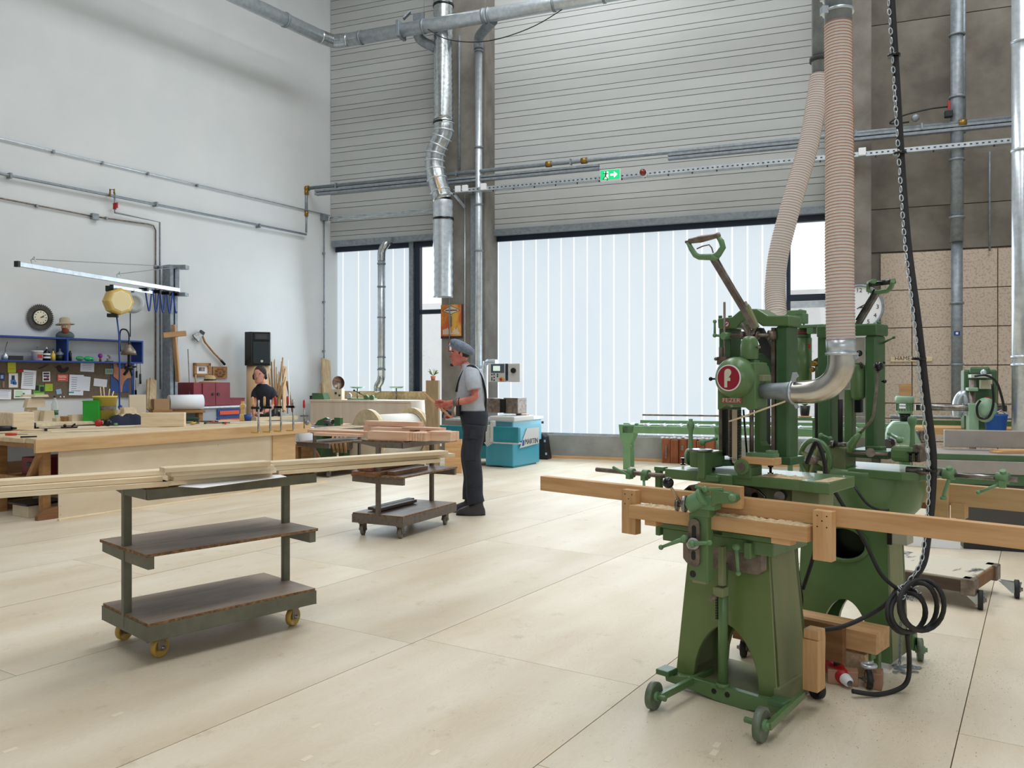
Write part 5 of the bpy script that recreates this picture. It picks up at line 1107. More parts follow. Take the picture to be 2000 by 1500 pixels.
for y0, y1 in ((.30, .05), (1.15, 1.4)): t.p('brace_leg', MB().beam((xe+.12, y0+.1 if y0 > 1 else .03, ztb-.09), (xe+.12, y1+(.2 if y0 > 1 else .25), .38), .05, .08, (1, 0, 0)), m_bend, bevel=.003)
for y in (.06, .9, 1.45): t.p('leg', MB().box(xe+.12, xe+.2, y, y+.08, .0, ztb-.05), m_bend, bevel=.003)
for x in (1.2, 2.3): 
    for y in (.1, 1.4): t.p('leg', MB().box(x, x+.08, y, y+.08, .0, ztb-.05), m_bend, bevel=.003)
t.p('foot_block', MB().prism([(-.20, .0), (-.20, .04), (-.15, .09), (0, .12), (0, 0)], XZ, -.01, .05), m_oakd, bevel=.003)
def bz(px, py, h=0): return F.z(px, py, ztb+h)
def bthing(name, label, cat, mb, mt, px, py, rot=0, z=None, F=BF, group=None, bevel=0):
    p = F.z(px, py, (ztb if z is None else z)); w = F.W(p); return one(name, label, cat, mb, mt, w, WA+rot, group, bevel)
a = F.y(40, 918, .55); b = F.y(97, 888, .55)
t = T('tool_case', 'dark red tool case stored under the left end of the workbench', 'case', OB, WA)
t.p('case_body', MB().box(xe+.22, xe+.60, .30, .66, .40, .58), m_dred, bevel=.008); t.p('handle', MB().box(xe+.20, xe+.22, .43, .53, .5, .53), m_black, bevel=.003)
one('storage_box', 'small wooden box on the floor just inside the workbench end', 'box', MB().box(-.16, .2, .25, .55, .0, .12).box(-.19, .24, .22, .58, .12, .14, 1), [m_ply, m_black], OB, WA, bevel=.003)
one('storage_box', 'low brown box on the floor at the far left under the workbench', 'box', MB().box(-.1, .3, 1.05, 1.35, .0, .10).box(-.12, .32, 1.02, 1.38, .10, .14, 1), [m_bend, m_black], OB, WA, bevel=.003)
for i in range(3): one('glue_bottle', ['left', 'middle', 'right'][i]+' small bottle standing on the floor beam under the bench end', 'bottle', MB().lathe([(0, 0), (.03, .002), (.03, .08), (.012, .1), (.012, .13), (0, .13)], (0, 0, 0), (0, 0, 1), 12), [m_white, m_dsteel, m_yel][i], F.W(V((xe+.13, 1.28+.09*i, .40))), 0)
# objects on the bench
bthing('wood_block', 'large pale glued wood block standing on the left end of the bench', 'block', MB().box(-.12, .12, -.30, .20, 0, .20), m_pine, 20, 838, bevel=.012)
def tool(name, label, cat, px, py, parts, rot=0, group=None, zz=None):
    p = BF.W(BF.z(px, py, ztb if zz is None else zz)); t = T(name, label, cat, p, rot, group)
    for nm, mb, mt in parts: t.p(nm, mb, mt)
    return t
tool('power_drill', 'black cordless drill at the far left of the bench top', 'drill', 6, 846, [('drill_body', MB().cyl((-.1, 0, .05), (.08, 0, .05), .034, .028).cyl((.08, 0, .05), (.13, 0, .05), .018, .012), m_black), ('grip', MB().beam((-.05, 0, .05), (-.07, -.10, .02), .035, .04), m_black)], 15)
tool('angle_grinder', 'grey and black grinder lying right of the drill', 'grinder', 40, 838, [('motor_body', MB().cyl((-.14, 0, .035), (.10, 0, .035), .032, .028), m_dsteel), ('gear_head', MB().cyl((.12, 0, .01), (.12, 0, .07), .04), m_black)], 20)
tool('chisel', 'chisel with a bright red-orange handle near the left bench corner', 'chisel', 30, 851, [('handle', MB().lathe([(0, 0), (.014, .005), (.016, .05), (.014, .11), (0, .115)], (-.1, 0, .016), (1, 0, 0), 10), mat('orange_red_handle', (208, 64, 40), .4)), ('blade', MB().box(.01, .12, -.008, .008, .012, .018), m_steel)], 5)
tool('hammer', 'small hammer with pale handle lying on the bench planks', 'hammer', 72, 843, [('handle', MB().cyl((-.16, 0, .02), (.08, 0, .02), .011), m_pine), ('hammer_head', MB().beam((.09, -.05, .02), (.09, .05, .02), .028, .028), m_blackg)], 25)
tool('pliers', 'dark pliers beside the orange-handled chisel', 'pliers', 56, 855, [('pliers_body', MB().beam((-.07, .02, .01), (.07, -.005, .01), .014, .014).beam((-.07, -.03, .01), (.07, .005, .01), .014, .014), m_black)], 30)
tool('carpenter_plane', 'small black tool lying in the middle of the bench planks', 'plane', 136, 836, [('sole', MB().box(-.09, .09, -.025, .025, 0, .018), m_blackg), ('knob', MB().ell((-.05, 0, .03), .018).beam((.02, 0, .015), (.06, 0, .05), .02, .02), m_blackg)], 25)
tool('ear_defenders', 'black and red ear defenders on the bench in front of the dark jacket', 'ear defenders', 205, 833, [('left_cup', MB().ell((-.07, 0, .045), .045, .03, .045), m_red), ('right_cup', MB().ell((.03, 0, .045), .045, .03, .045), m_blackg), ('headband', MB().tube([(-.07+.05*math.cos(R(q))+.05, .0, .045+.04*math.sin(R(q))) for q in range(180, -1, -20)], .008, 6), m_black), ('green_tape', MB().cyl((.10, 0, .02), (.14, 0, .02), .02), m_greenb)], 20)
jk = tool('folded_jacket', 'dark navy jacket bundled on the bench behind the ear defenders', 'jacket', 248, 829, [], 30)
rg = random.Random(2); jm = MB(); vs = []; nx, ny = 14, 8
for j in range(ny+1):
    for i in range(nx+1):
        u, v = i/nx*2-1, j/ny*2-1; h = max(0, (1-u**4)*(1-v**4))**.5*.11*(1+.22*math.sin(u*7+v*3)+.12*rg.uniform(-1, 1)); vs.append((u*.24, v*.14, h))
jm.add(vs, [(j*(nx+1)+i, j*(nx+1)+i+1, (j+1)*(nx+1)+i+1, (j+1)*(nx+1)+i) for j in range(ny) for i in range(nx)], 0, True); jk.p('cloth', jm, mat('navy_cloth', (34, 40, 62), .9))
bthing('plywood_offcut', 'pale rectangular board standing upright on the bench middle', 'board', MB().box(0, .50, 0, .10, 0, .17), m_pine, 275, 834, rot=-48, bevel=.003)
def fclampd(px, py, rot, lab, mt): tool('bar_clamp', lab, 'clamp', px, py, [('bar', MB().box(-.15, .15, -.006, .006, .01, .03), m_steel), ('handle', MB().cyl((.1, -.1, .02), (.1, .02, .02), .014), mt), ('jaw', MB().box(-.16, -.14, -.06, .01, .01, .03).box(.06, .08, -.06, .01, .01, .03), m_black)], rot)
fclampd(368, 829, -10, 'yellow bar clamp lying on the bench right of the upright board', m_yel)
fclampd(405, 826, -5, 'bar clamp with red handle lying on the bench in front of the drawer cabinet', m_red); fclampd(425, 829, 15, 'second red-handled clamp lying nearer the bench edge', m_red)
bthing('black_fitting', 'small black fitting at the foot of the upright board', 'fitting', MB().box(-.04, .04, -.02, .02, 0, .02).box(-.01, .03, -.01, .01, .02, .05), m_blackg, 305, 831, bevel=.003)
for i, (px, py, L_, r_) in enumerate(((95, 836, .5, 32), (170, 836, .55, 30), (120, 844, .9, 30), (250, 833, .3, 28), (460, 826, .6, 22))):
    bthing('wooden_lath', ['white slat on the bench behind the hammer', 'white slat on the bench left of the ear defenders', 'long white slat lying along the middle of the bench', 'short white slat left of the upright board', 'pale slat lying towards the right bench end'][i], 'slat', MB().box(-.1, L_, 0, .045, 0, .012), mat('white_slat', (234, 226, 208), .6), px, py, rot=r_-WA, bevel=.002)
one('green_hose_coil', 'dark green hose coil lying behind the yellow clamp', 'hose', MB().tube([(.16*math.cos(R(q))*(1+.1*(q//360)), .1*math.sin(R(q)), .02+.012*(q//360)) for q in range(0, 1080, 20)], .011, 6), mat('dark_green_rubber', (24, 66, 44), .5), BF.W(BF.z(362, 823, ztb)), 0)
# turned block and router at the right part
bthing('turned_block', 'yellowish turned wooden block standing near the seated-height cabinet', 'block', MB().lathe([(0, 0), (.055, 0), (.055, .08), (.04, .1), (.036, .16), (.05, .19), (.05, .22), (.03, .24), (.03, .27), (0, .27)], (0, 0, 0), (0, 0, 1), 4, sm=False), wood('yellow_beech', (214, 178, 112), (190, 150, 84), 'z'), 474, 822, bevel=.003)
bthing('blue_pot', 'small blue pot on the bench left of the worker’s hands', 'pot', MB().lathe([(0, 0), (.045, 0), (.055, .09), (.05, .09), (.042, .01), (0, .01)], (0, 0, 0), (0, 0, 1), 16), m_blue, 484, 822)
t = tool('work_piece', 'small pale workpiece clamped on the bench in front of the worker', 'workpiece', 520, 821, [('block', MB().box(-.16, .45, -.05, .08, 0, .05), m_pine), ('jig', MB().box(-.1, .1, -.02, .05, .05, .09).cyl((.2, 0, .05), (.2, 0, .12), .03), m_blackg)], 40)
# four upright clamps at the bench end
for i, (px, red, hx) in enumerate(((505, 0, 497), (528, 0, 516), (549, 1, 538), (573, 1, 563))):
    p = BF.W(BF.z(px, 862.6-.0545*px, ztb)); t = T('upright_clamp', ['leftmost of the four upright clamps on the bench end, wooden handle', 'second of the four upright clamps, wooden handle', 'third of the four upright clamps, red handle', 'rightmost of the four upright clamps, red handle'][i], 'clamp', p-V((0, 0, .03)), -20, 'upright clamps at the bench end')
    t.p('bar', MB().box(-.006, .006, -.012, .012, -.03, .36), m_steel); t.p('fixed_jaw', MB().box(-.10, .01, -.014, .014, -.04, -.02), m_yel, bevel=.003)
    t.p('sliding_arm', MB().box(-.10, .02, -.014, .014, .25, .28), m_blackg, bevel=.003); t.p('spindle', MB().cyl((-.085, 0, .18), (-.085, 0, .30), .007), m_dsteel)
    t.p('handle', MB().lathe([(0, 0), (.012, .005), (.016, .03), (.016, .09), (.012, .115), (0, .12)], (-.085, 0, .28), (0, 0, 1), 10), m_red if red else m_oak)
p = BF.W(BF.z(594, 829, ztb)); t = T('upright_clamp', 'single red-handled clamp at the far corner of the workbench', 'clamp', p, 0); t.p('handle', MB().lathe([(0, 0), (.016, .02), (.016, .1), (0, .12)], (0, 0, .2), (0, 0, 1), 10), m_red); t.p('bar', MB().cyl((0, 0, -.05), (0, 0, .2), .008).box(-.05, .06, -.012, .012, .1, .12).ell((.04, 0, .02), .03), m_steel)
# ---------- along the white wall ----------
F = LW; WAd = WA
def lrect(px0, py0, px1, py1, off): return LW.rect(px0, py0, px1, py1, -off)
def lbox(name, label, cat, px0, py0, px1, py1, off, th, mt, bev=.003, group=None, F=LW):
    x0, x1, z0, z1 = F.rect(px0, py0, px1, py1, -off)
    return one(name, label, cat, MB().box(x0, x1, -off, -off+th, z0, z1), mt, F.o, F.a*180/math.pi, group, bevel=bev)
m_sblue = mat('shelf_blue', (24, 62, 138), .45)
x0 = LW.y(-30, 650, -.28).x; x1 = LW.y(280, 670, -.28).x; zt_ = LW.y(140, 663, -.28).z; zb_ = LW.y(140, 705, -.28).z; zm_ = .02
t = T('wall_shelf', 'long blue open wall shelf above the brown pinboard', 'shelf', LW.o, WA)
t.p('top_board', MB().box(x0, x1, -.28, 0, zt_, zt_+.022), m_sblue, bevel=.002); t.p('bottom_board', MB().box(x0, x1, -.28, 0, zb_-.022, zb_), m_sblue, bevel=.002)
xp = LW.y(131, 690, -.28).x
for x in (xp, x1-.022, x0): t.p('upright', MB().box(x, x+.022, -.278, 0, zb_, zt_), m_sblue)
zs_ = zb_
def sh(px, off=.17): return LW.W(V((LW.y(px, 700, -off).x, -off, zs_)))
def shelf_item(name, label, cat, px, parts, off=.17, top=False, rot=WA):
    p = sh(px, off)
    if top: p.z = zt_+.022
    t = T(name, label, cat, p, rot)
    for nm, mb, mt in parts: t.p(nm, mb, mt)
bot = lambda r, h, n=.4, s=14: MB().lathe([(0, 0), (r, .002), (r, h*.62), (r*n, h*.8), (r*n, h), (0, h)], (0, 0, 0), (0, 0, 1), s)
shelf_item('oil_can', 'small metal oil can with a long spout at the left end of the blue shelf', 'oil can', 10, [('can_body', bot(.045, .10), m_galv), ('spout', MB().tube([(0, 0, .09), (.005, 0, .16), (.03, 0, .24)], .005, 6), m_dsteel)])
shelf_item('small_box', 'low black box on the left part of the blue shelf', 'box', 28, [('box_body', MB().box(-.09, .09, -.05, .05, 0, .05).box(-.092, .092, -.052, .052, .05, .058), m_black)])
shelf_item('glue_bucket', 'white glue bucket with red mark and brush on the blue shelf', 'bucket', 73, [('bucket', MB().lathe([(0, 0), (.062, 0), (.072, .12), (.075, .12), (.075, .135), (0, .135)], (0, 0, 0), (0, 0, 1), 18), m_white), ('label', MB().box(-.03, .03, -.069, -.066, .03, .08), m_red), ('brush', MB().cyl((0, 0, .13), (0, 0, .19), .005), m_dsteel)])
shelf_item('striped_bottle', 'black bottle with white bands right of the glue bucket', 'bottle', 91, [('bottle_body', bot(.048, .18, .2), m_blackg), ('label', MB().cyl((0, 0, .03), (0, 0, .055), .0495).cyl((0, 0, .075), (0, 0, .10), .0495), m_white), ('cap', MB().cyl((0, 0, .16), (0, 0, .19), .016, .006), m_white)])
shelf_item('yellow_bottle', 'slim yellow bottle with dark cap on the blue shelf', 'bottle', 104, [('bottle_body', bot(.028, .14, .35), mat('yellow_label', (226, 198, 70), .4)), ('cap', MB().cyl((0, 0, .14), (0, 0, .165), .009, .005), m_black)])
shelf_item('grey_bottle', 'dark bottle with grey translucent top next to the shelf divider', 'bottle', 117, [('bottle_body', bot(.05, .17, .25), mat('grey_translucent', (120, 126, 132), .35)), ('contents', MB().cyl((0, 0, .002), (0, 0, .085), .0505), m_black)])
shelf_item('spray_can', 'narrow dark can just right of the shelf divider', 'can', 137, [('can_body', MB().lathe([(0, 0), (.022, 0), (.022, .11), (.012, .13), (.012, .145), (0, .145)], (0, 0, 0), (0, 0, 1), 12), m_black)])
m_lg = mat('bright_green_plastic', (30, 190, 110), .25, coat=.4)
shelf_item('goggles', 'bright green safety goggles lying on the blue shelf', 'goggles', 164, [('frame', MB().ell((-.06, 0, .04), .06, .03, .036).ell((.06, 0, .04), .06, .03, .036).ell((.12, .0, .035), .03, .03, .03), m_lg), ('lens', MB().ell((-.06, -.014, .04), .045, .02, .025), m_greenb)])
shelf_item('figurine', 'tiny figure with a purple head on the blue shelf', 'figurine', 196, [('body', MB().lathe([(0, 0), (.02, .004), (.014, .03), (.02, .045), (0, .06)], (0, 0, 0), (0, 0, 1), 10), m_oakd), ('head', MB().ell((0, 0, .085), .033), mat('purple_wool', (150, 60, 160), .8))])
shelf_item('small_sculpture', 'small black stepped ornament on the right part of the blue shelf', 'ornament', 213, [('base', MB().box(-.05, .05, -.03, .03, 0, .012), m_black), ('zigzag', MB().box(-.03, .0, -.01, .01, .012, .05).box(0, .03, -.01, .01, .04, .08).box(-.02, .01, -.01, .01, .075, .10), m_dsteel)])
# bust with hat on the shelf top
p = sh(127, .16); p.z = zt_+.022; t = T('bust', 'painted bust of a bearded man wearing a light brim hat, on the blue shelf', 'bust', p, 0)
t.p('shoulders', MB().ell((0, 0, .03), .13, .07, .075), mat('grey_green_cloth', (92, 106, 108), .8)); t.p('head', MB().lathe([(.03, 0), (.045, .03), (.058, .08), (.06, .12), (.05, .16), (0, .18)], (.015, -.01, .07), (0, 0, 1), 16).ell((.02, -.07, .15), .012, .018, .016), mat('painted_skin', (196, 156, 124), .6))
t.p('beard', MB().ell((.025, -.04, .095), .05, .035, .05).ell((.02, -.062, .125), .032, .012, .012), mat('red_brown_beard', (126, 70, 44), .9))
t.p('glasses', MB().tube([(.0+.018*math.cos(R(q)), -.068, .165+.014*math.sin(R(q))) for q in range(0, 360, 30)], .003, 5, closed=True).tube([(.042+.018*math.cos(R(q)), -.066, .165+.014*math.sin(R(q))) for q in range(0, 360, 30)], .003, 5, closed=True), m_white)
t.p('hat', MB().lathe([(.0, .10), (.05, .098), (.066, .08), (.07, .02), (.12, -.005), (.125, .0), (.075, .028), (.0, .03)], (.0, 0, .19), (-.08, 0, 1), 22), mat('felt_hat', (176, 164, 142), .9))
# saw blade clock
c = LW.y(79, 620, -.03); t = T('saw_blade_clock', 'wall clock made from a toothed circular saw blade', 'clock', LW.o, WA)
n = 40; bl = []
for k in range(n): a = 2*math.pi*k/n; bl += [(c.x+.165*math.cos(a), c.z+.165*math.sin(a)), (c.x+.185*math.cos(a+.05), c.z+.185*math.sin(a+.05)), (c.x+.183*math.cos(a+.10), c.z+.183*math.sin(a+.10))]
t.p('saw_blade', MB().prism(bl, XZ, -.03, -.024), mat('dark_blade_steel', (92, 88, 84), .4, .5, c2=(70, 66, 62), sc_=12)); t.p('inner_ring', MB().cyl((c.x, -.034, c.z), (c.x, -.03, c.z), .115, seg=32), m_black)
t.p('clock_face', MB().cyl((c.x, -.038, c.z), (c.x, -.034, c.z), .095, seg=32), mat('cream_dial', (226, 222, 196), .6))
mk = MB()
for k in range(12): a = R(30*k); mk.box(c.x+.075*math.sin(a)-.006, c.x+.075*math.sin(a)+.006, -.040, -.038, c.z+.075*math.cos(a)-.006, c.z+.075*math.cos(a)+.006)
t.p('hour_marks', mk, m_black, kind='stuff'); t.p('clock_hand', MB().beam((c.x, -.041, c.z), (c.x+.045, -.041, c.z+.012), .002, .008), m_black); t.p('clock_hand', MB().beam((c.x, -.042, c.z), (c.x+.05, -.042, c.z+.035), .002, .006), m_black); t.p('centre_dot', MB().cyl((c.x, -.044, c.z), (c.x, -.04, c.z), .007, seg=8), m_red)
# pinboard and what hangs on it
x0 = LW.y(-30, 740, -.03).x; xb = LW.y(257, 740, -.03).x; z1 = LW.y(130, 706, -.03).z; z0 = LW.y(130, 778, -.03).z
t = T('pinboard', 'brown pinboard with notes under the blue shelf', 'board', LW.o, WA); t.p('board', MB().box(x0, xb, -.025, 0, z0, z1), mat('brown_pinboard', (112, 98, 82), .85, c2=(102, 88, 74), sc_=30)); 
for px in (118, 125, 252):
    for py in (707.5, 775): q = LW.y(px, py, -.027); t.p('screw', MB().cyl((q.x, -.03, q.z), (q.x, -.025, q.z), .010, seg=8), m_white)
bs = LW.y(262, 740, -.03).x; t.p('blue_strip', MB().box(xb, bs, -.03, 0, z0, z1), m_sblue)
k_ = [0]
def note(label, px0, py0, px1, py1, col, rot=0, extra=None, name='note', cat='paper', pts=None):
    k_[0] += 1; off = .030+.0012*(k_[0] % 7); x0, x1, z0, z1 = LW.rect(px0, py0, px1, py1, -off)
    cx, cz = (x0+x1)/2, (z0+z1)/2; Q = pts or [(-1, -1), (1, -1), (1, 1), (-1, 1)]; w_, h_ = (x1-x0)/2, (z1-z0)/2; cr, sr = math.cos(R(rot)), math.sin(R(rot))
    f = lambda u, v: (cx+u*w_*cr-v*h_*sr, cz+u*w_*sr+v*h_*cr)
    mt = mat('note_colour', col, .7); t = T(name, label, cat, LW.o, WA); s = t.p('sheet', MB().prism([f(*q) for q in Q], XZ, -off-.0006, -off), mt)
    for (u0, v0, u1, v1, c2) in (extra or []): t.p('print', MB().prism([f(u0, v0), f(u1, v0), f(u1, v1), f(u0, v1)], XZ, -off-.0012, -off-.0007), mat('print_colour', c2, .7), parent=s)
GR = (150, 154, 166); lines = lambda n=6: [(-.7, .75-1.5*i/n, .6, .75-1.5*i/n-.07, GR) for i in range(n)]
note('yellow-green note at the top left of the pinboard', 15, 708, 31, 728, (200, 202, 60), 1, [(-.8, -.3, .7, -.2, (150, 150, 40))])
note('small dark blue picture card at the left edge of the pinboard', -4, 729, 9, 743, (36, 62, 108), 0, [(-.2, -.5, .6, .5, (150, 180, 210))])
note('white card printed with a blue figure on the pinboard', 17, 729, 35, 757, (230, 230, 226), 0, [(-.4, .1, .3, .7, (40, 60, 100)), (-.6, -.5, .5, .1, (70, 120, 190)), (-.1, -.6, .7, -.2, (50, 90, 150))])
note('white typed letter hanging crooked on the pinboard', 42, 723, 70, 760, (232, 234, 242), -4, lines(8))
note('red strip sticking out behind the crooked letter', 35, 722, 46, 727, (190, 36, 34), 0)
note('white calendar page at the lower left of the pinboard', -6, 761, 22, 780, (228, 230, 242), -2, lines(5)+[(-.9, .7, .9, .8, (90, 90, 160))])
note('white leaflet with green bar at the bottom of the pinboard', 27, 761, 61, 778, (236, 240, 240), -1, [(-.85, -.75, .0, -.45, (60, 150, 80)), (-.85, -.35, .0, .75, (200, 224, 200)), (0, -.1, .25, .25, (50, 140, 80))])
note('green and black printed card right of the leaflet', 65, 752, 87, 774, (96, 160, 66), 0, [(-.7, .0, .0, .95, (26, 30, 30)), (.2, -.2, .9, .7, (34, 40, 34)), (-.9, -.8, .9, -.45, (150, 210, 110))])
note('white card with rows of dark small pictures', 83, 726, 98, 745, (236, 232, 232), 1, [(-.75, .45, .75, .8, (60, 60, 76)), (-.75, -.1, .75, .3, (84, 82, 92)), (-.75, -.8, .7, -.35, (50, 40, 48)), (.1, -.3, .6, .0, (190, 50, 60))])
note('lime green note with red edge below the picture card', 88, 748, 103, 764, (150, 190, 50), 0, [(-1, .8, 1, 1, (180, 50, 50)), (.1, -.6, .6, -.2, (190, 140, 50))])
note('salmon red card with white lettering on the pinboard', 112, 731, 133, 745, (206, 92, 76), -1, [(-.8, .45, .6, .6, (240, 210, 200)), (-.8, .1, .7, .3, (240, 210, 200)), (-.8, -.5, .5, -.3, (240, 200, 190))])
note('large white sheet with a step-shaped corner on the pinboard', 135, 732, 163, 772, (224, 228, 238), -2, lines(7)+[(-1, -.8, -.3, -.66, (40, 150, 160))])
note('white sheet half hidden behind the step-shaped sheet', 150, 735, 176, 763, (222, 226, 236), -5)
note('white note at the top of the pinboard right of the bird shape', 157, 708, 184, 726, (222, 226, 238), -2, lines(4)+[(0, .95, .7, 1.05, (200, 80, 80))])
note('small blank white note near the hanging hose', 183, 740, 209, 755, (230, 232, 242), -6)
note('tiny blue-grey tag at the lower middle of the pinboard', 110, 760, 120, 770, (150, 176, 200), 10)
note('pale green banknote-like card at the right of the pinboard', 205, 720, 227, 731, (150, 174, 160), 0, [(-.7, -.4, .3, .5, (130, 150, 140))])
note('black bird-shaped cut-out on the pinboard', 106, 713, 134, 728, (18, 20, 22), 0, None, 'bird_cutout', 'cut-out', [(-1, .3), (-.6, .55), (-.35, 1), (-.05, .8), (.05, .2), (.4, -.05), (.6, .35), (1, .6), (1, -.3), (.5, -.95), (-.1, -1), (-.5, -.5), (-.6, .2)])
note('small dark pliers-like tool hanging on the pinboard', 75, 713, 96, 722, (50, 46, 40), 15, None, 'hanging_tool', 'tool', [(-1, -.3), (0, -.1), (1, .6), (.9, .9), (-.1, .4), (-1, .2)])
note('tiny wire hook with key at the left of the pinboard', 5, 745, 9, 757, (150, 120, 100), 0, None, 'hanging_key', 'key')
# body-shaped panel (torso cut-out with blue shorts)
x0, x1, z0, z1 = LW.rect(217, 709, 256, 766, -.04); w_ = x1-x0; h_ = z1-z0
t = T('torso_panel', 'carved orange torso cut-out with blue lower half hanging right of the notes', 'decoration', LW.o, WA)
t.p('blue_back', MB().box(x0, x1-.03, -.032, -.026, z0, z1-h_*.05), m_blue)
sp_ = [(.1, 1), (.25, 1), (.32, .86), (.5, .80), (.68, .86), (.75, 1), (.85, 1), (.9, .75), (1, .5), (.78, .47), (.66, .38), (.58, .25), (.53, 0), (.47, 0), (.44, .25), (.36, .4), (.18, .5), (.1, .55), (.15, .75)]
t.p('torso', MB().prism([(x0+u*w_, z0+v*h_) for u, v in sp_], XZ, -.045, -.033), mat('orange_torso', (206, 144, 104), .6, c2=(180, 112, 74), sc_=7))
for px, py0, py1, lab in ((267, 708, 738, 'paint brush hanging highest right of the pinboard'), (274, 706, 750, 'long black-handled brush at the far right of the pinboard'), (265, 742, 778, 'dark scraper hanging at the lower right of the pinboard')):
    q0, q1 = LW.y(px, py0, -.05), LW.y(px, py1, -.05); t = T('hanging_brush', lab, 'brush', LW.o, WA); t.p('handle', MB().cyl(q0, q1.lerp(q0, .4), .005), m_dsteel); t.p('brush_head', MB().beam(q1.lerp(q0, .45), q1, .035, .014), m_blackg)
# wall bench with clutter
zw = .86
a = LW.z(150, 824, zw)
t = T('wall_bench', 'dark-fronted side bench full of offcuts against the white wall', 'bench', LW.o, WA)
xa, xb = LW.z(-60, 830, zw).x, LW.y(285, 815, a.y).x; ya = a.y
t.p('bench_top', MB().box(xa, xb, ya, -.02, zw-.04, zw), m_piney, bevel=.003); t.p('front_rail', MB().box(xa, xb, ya+.01, ya+.04, zw-.16, zw-.04), m_oakd)
for x in (xa+.1, (xa+xb)/2, xb-.15): t.p('leg', MB().box(x, x+.08, ya+.02, ya+.1, 0, zw-.04), m_bend)
t.p('under_shelf', MB().box(xa, xb, ya+.05, -.05, .25, .28), m_bend)
def wb(px, py): q = LW.z(px, py, zw); q.y = max(q.y, ya+.08); return LW.W(V((q.x, min(q.y, -.08), zw)))
def wthing(name, label, cat, px, py, parts, rot=WA, up=0, group=None):
    p = wb(px, py); p.z += up; t = T(name, label, cat, p, rot, group)
    for nm, mb, mt in parts: t.p(nm, mb, mt)
    return t
rg = random.Random(9)
labs = ['left upper cross piece in the offcut stack on the side bench', 'right upper cross piece in the offcut stack on the side bench', 'tilted middle block of the offcut stack on the side bench', 'lower left block of the offcut stack', 'lower right block of the offcut stack', 'small block right beside the offcut stack']
for i, (px, u, s_) in enumerate(((56, .30, (.16, .07, .03)), (78, .30, (.16, .07, .03)), (67, .17, (.2, .09, .11)), (70, .0, (.14, .1, .13)), (92, .0, (.12, .1, .13)), (60, .12, (.1, .08, .14)))):
    wthing('offcut', labs[i], 'offcut', px, 822, [('block', MB().prism([(-s_[0]*.6, 0), (s_[0]*.6, 0), (s_[0]*.5, s_[2]), (-s_[0]*.45, s_[2])], XZ, -s_[1]/2, s_[1]/2), m_ply)], up=u, group='offcuts stacked on the side bench')
wthing('water_bottle', 'clear plastic water bottle with green label standing on the side bench', 'bottle', 107, 821, [('bottle_body', MB().lathe([(0, 0), (.04, .003), (.042, .06), (.038, .09), (.042, .13), (.042, .2), (.018, .26), (.014, .29)], (0, 0, 0), (0, 0, 1), 16), mat('clear_plastic', (206, 220, 216), .1, alpha=.45)), ('label', MB().cyl((0, 0, .07), (0, 0, .13), .0425, seg=16), m_greend), ('cap', MB().cyl((0, 0, .29), (0, 0, .31), .016), m_black)])
for i, (px, l) in enumerate(((125, 'flat offcut lying right of the water bottle'), (140, 'darker flat offcut in the middle of the side bench'), (155, 'long flat offcut before the green container'))): wthing('offcut', l, 'offcut', px, 822, [('block', MB().box(-.12, .16, -.05, .05, 0, .04+.02*i), m_ply if i != 1 else m_bend)], up=0, group='offcuts stacked on the side bench')
wthing('green_container', 'bright green square container on the side bench', 'container', 183, 822, [('container_body', MB().box(-.09, .09, -.09, .09, 0, .24).box(-.095, .095, -.095, .095, .24, .255), mat('bright_green', (40, 160, 50), .4)), ('side_label', MB().box(-.092, -.09, -.05, .05, .05, .2), m_white)], rot=10)
wthing('yellow_bucket', 'big yellow bucket with a grey band on the side bench, brushes inside', 'bucket', 209, 821, [('bucket', MB().lathe([(0, 0), (.115, 0), (.14, .29), (.147, .29), (.147, .31), (.125, .31), (.12, .3)], (0, 0, 0), (0, 0, 1), 24), mat('yellow_plastic', (222, 196, 96), .45)), ('grey_band', MB().lathe([(.128, .13), (.1325, .185)], (0, 0, 0), (0, 0, 1), 24), m_dsteel), ('brush', MB().cyl((-.04, 0, .2), (-.07, .02, .42), .006).cyl((.0, 0, .2), (-.02, .0, .44), .006).cyl((.03, 0, .2), (.06, .0, .4), .006).cyl((.06, 0, .2), (.1, .02, .37), .006), m_piney)], rot=0)
for i, px in enumerate((236, 249)): wthing('offcut', ['small stacked offcuts right of the yellow bucket', 'low offcut at the right end of the side bench'][i], 'offcut', px, 818, [('block', MB().box(-.12, .12, -.06, .06, 0, .07).box(-.08, .1, -.05, .05, .071, .12+.03*i), m_piney)])
wthing('plywood_board', 'square plywood board leaning on the wall at the end of the side bench', 'board', 268, 812, [('board', MB().box(-.12, .14, .0, .02, 0, .30), m_ply)])
# ---------- swing arm post, arm, reels ----------
pb = LW.y(334, 700, -.22); zp = LW.y(334, 518, -.22).z
t = T('swing_arm_post', 'tall galvanised I-section post against the white wall carrying the swing arm', 'post', LW.o, WA)
t.p('flange', MB().box(pb.x-.07, pb.x-.01, -.30, -.10, 0, zp), m_galvd, bevel=.003); t.p('flange', MB().box(pb.x+.03, pb.x+.08, -.28, -.10, 0, zp-.02), m_galvd, bevel=.003); t.p('web', MB().box(pb.x-.01, pb.x+.03, -.18, -.16, 0, zp-.02), m_seam); t.p('base_plate', MB().box(pb.x-.2, pb.x+.2, -.34, 0, 0, .02), m_galvd)
A0 = LW.W(V((pb.x+.05, -.34, LW.y(342, 566, -.34).z))); arm_z = A0.z; A1 = G(36, 516, 0) if False else None
Zt = FP*(CH-arm_z)/(516-HZ); A1 = C(36, 516, Zt); A1.z = arm_z
t = T('wall_crane', 'pale swing arm reaching out from the post with stay wires and blue hoses', 'crane arm', (0, 0, 0))
t.p('boom', MB().beam(A1, A0, .05, .06), m_galv, bevel=.004); d_ = (A0-A1)
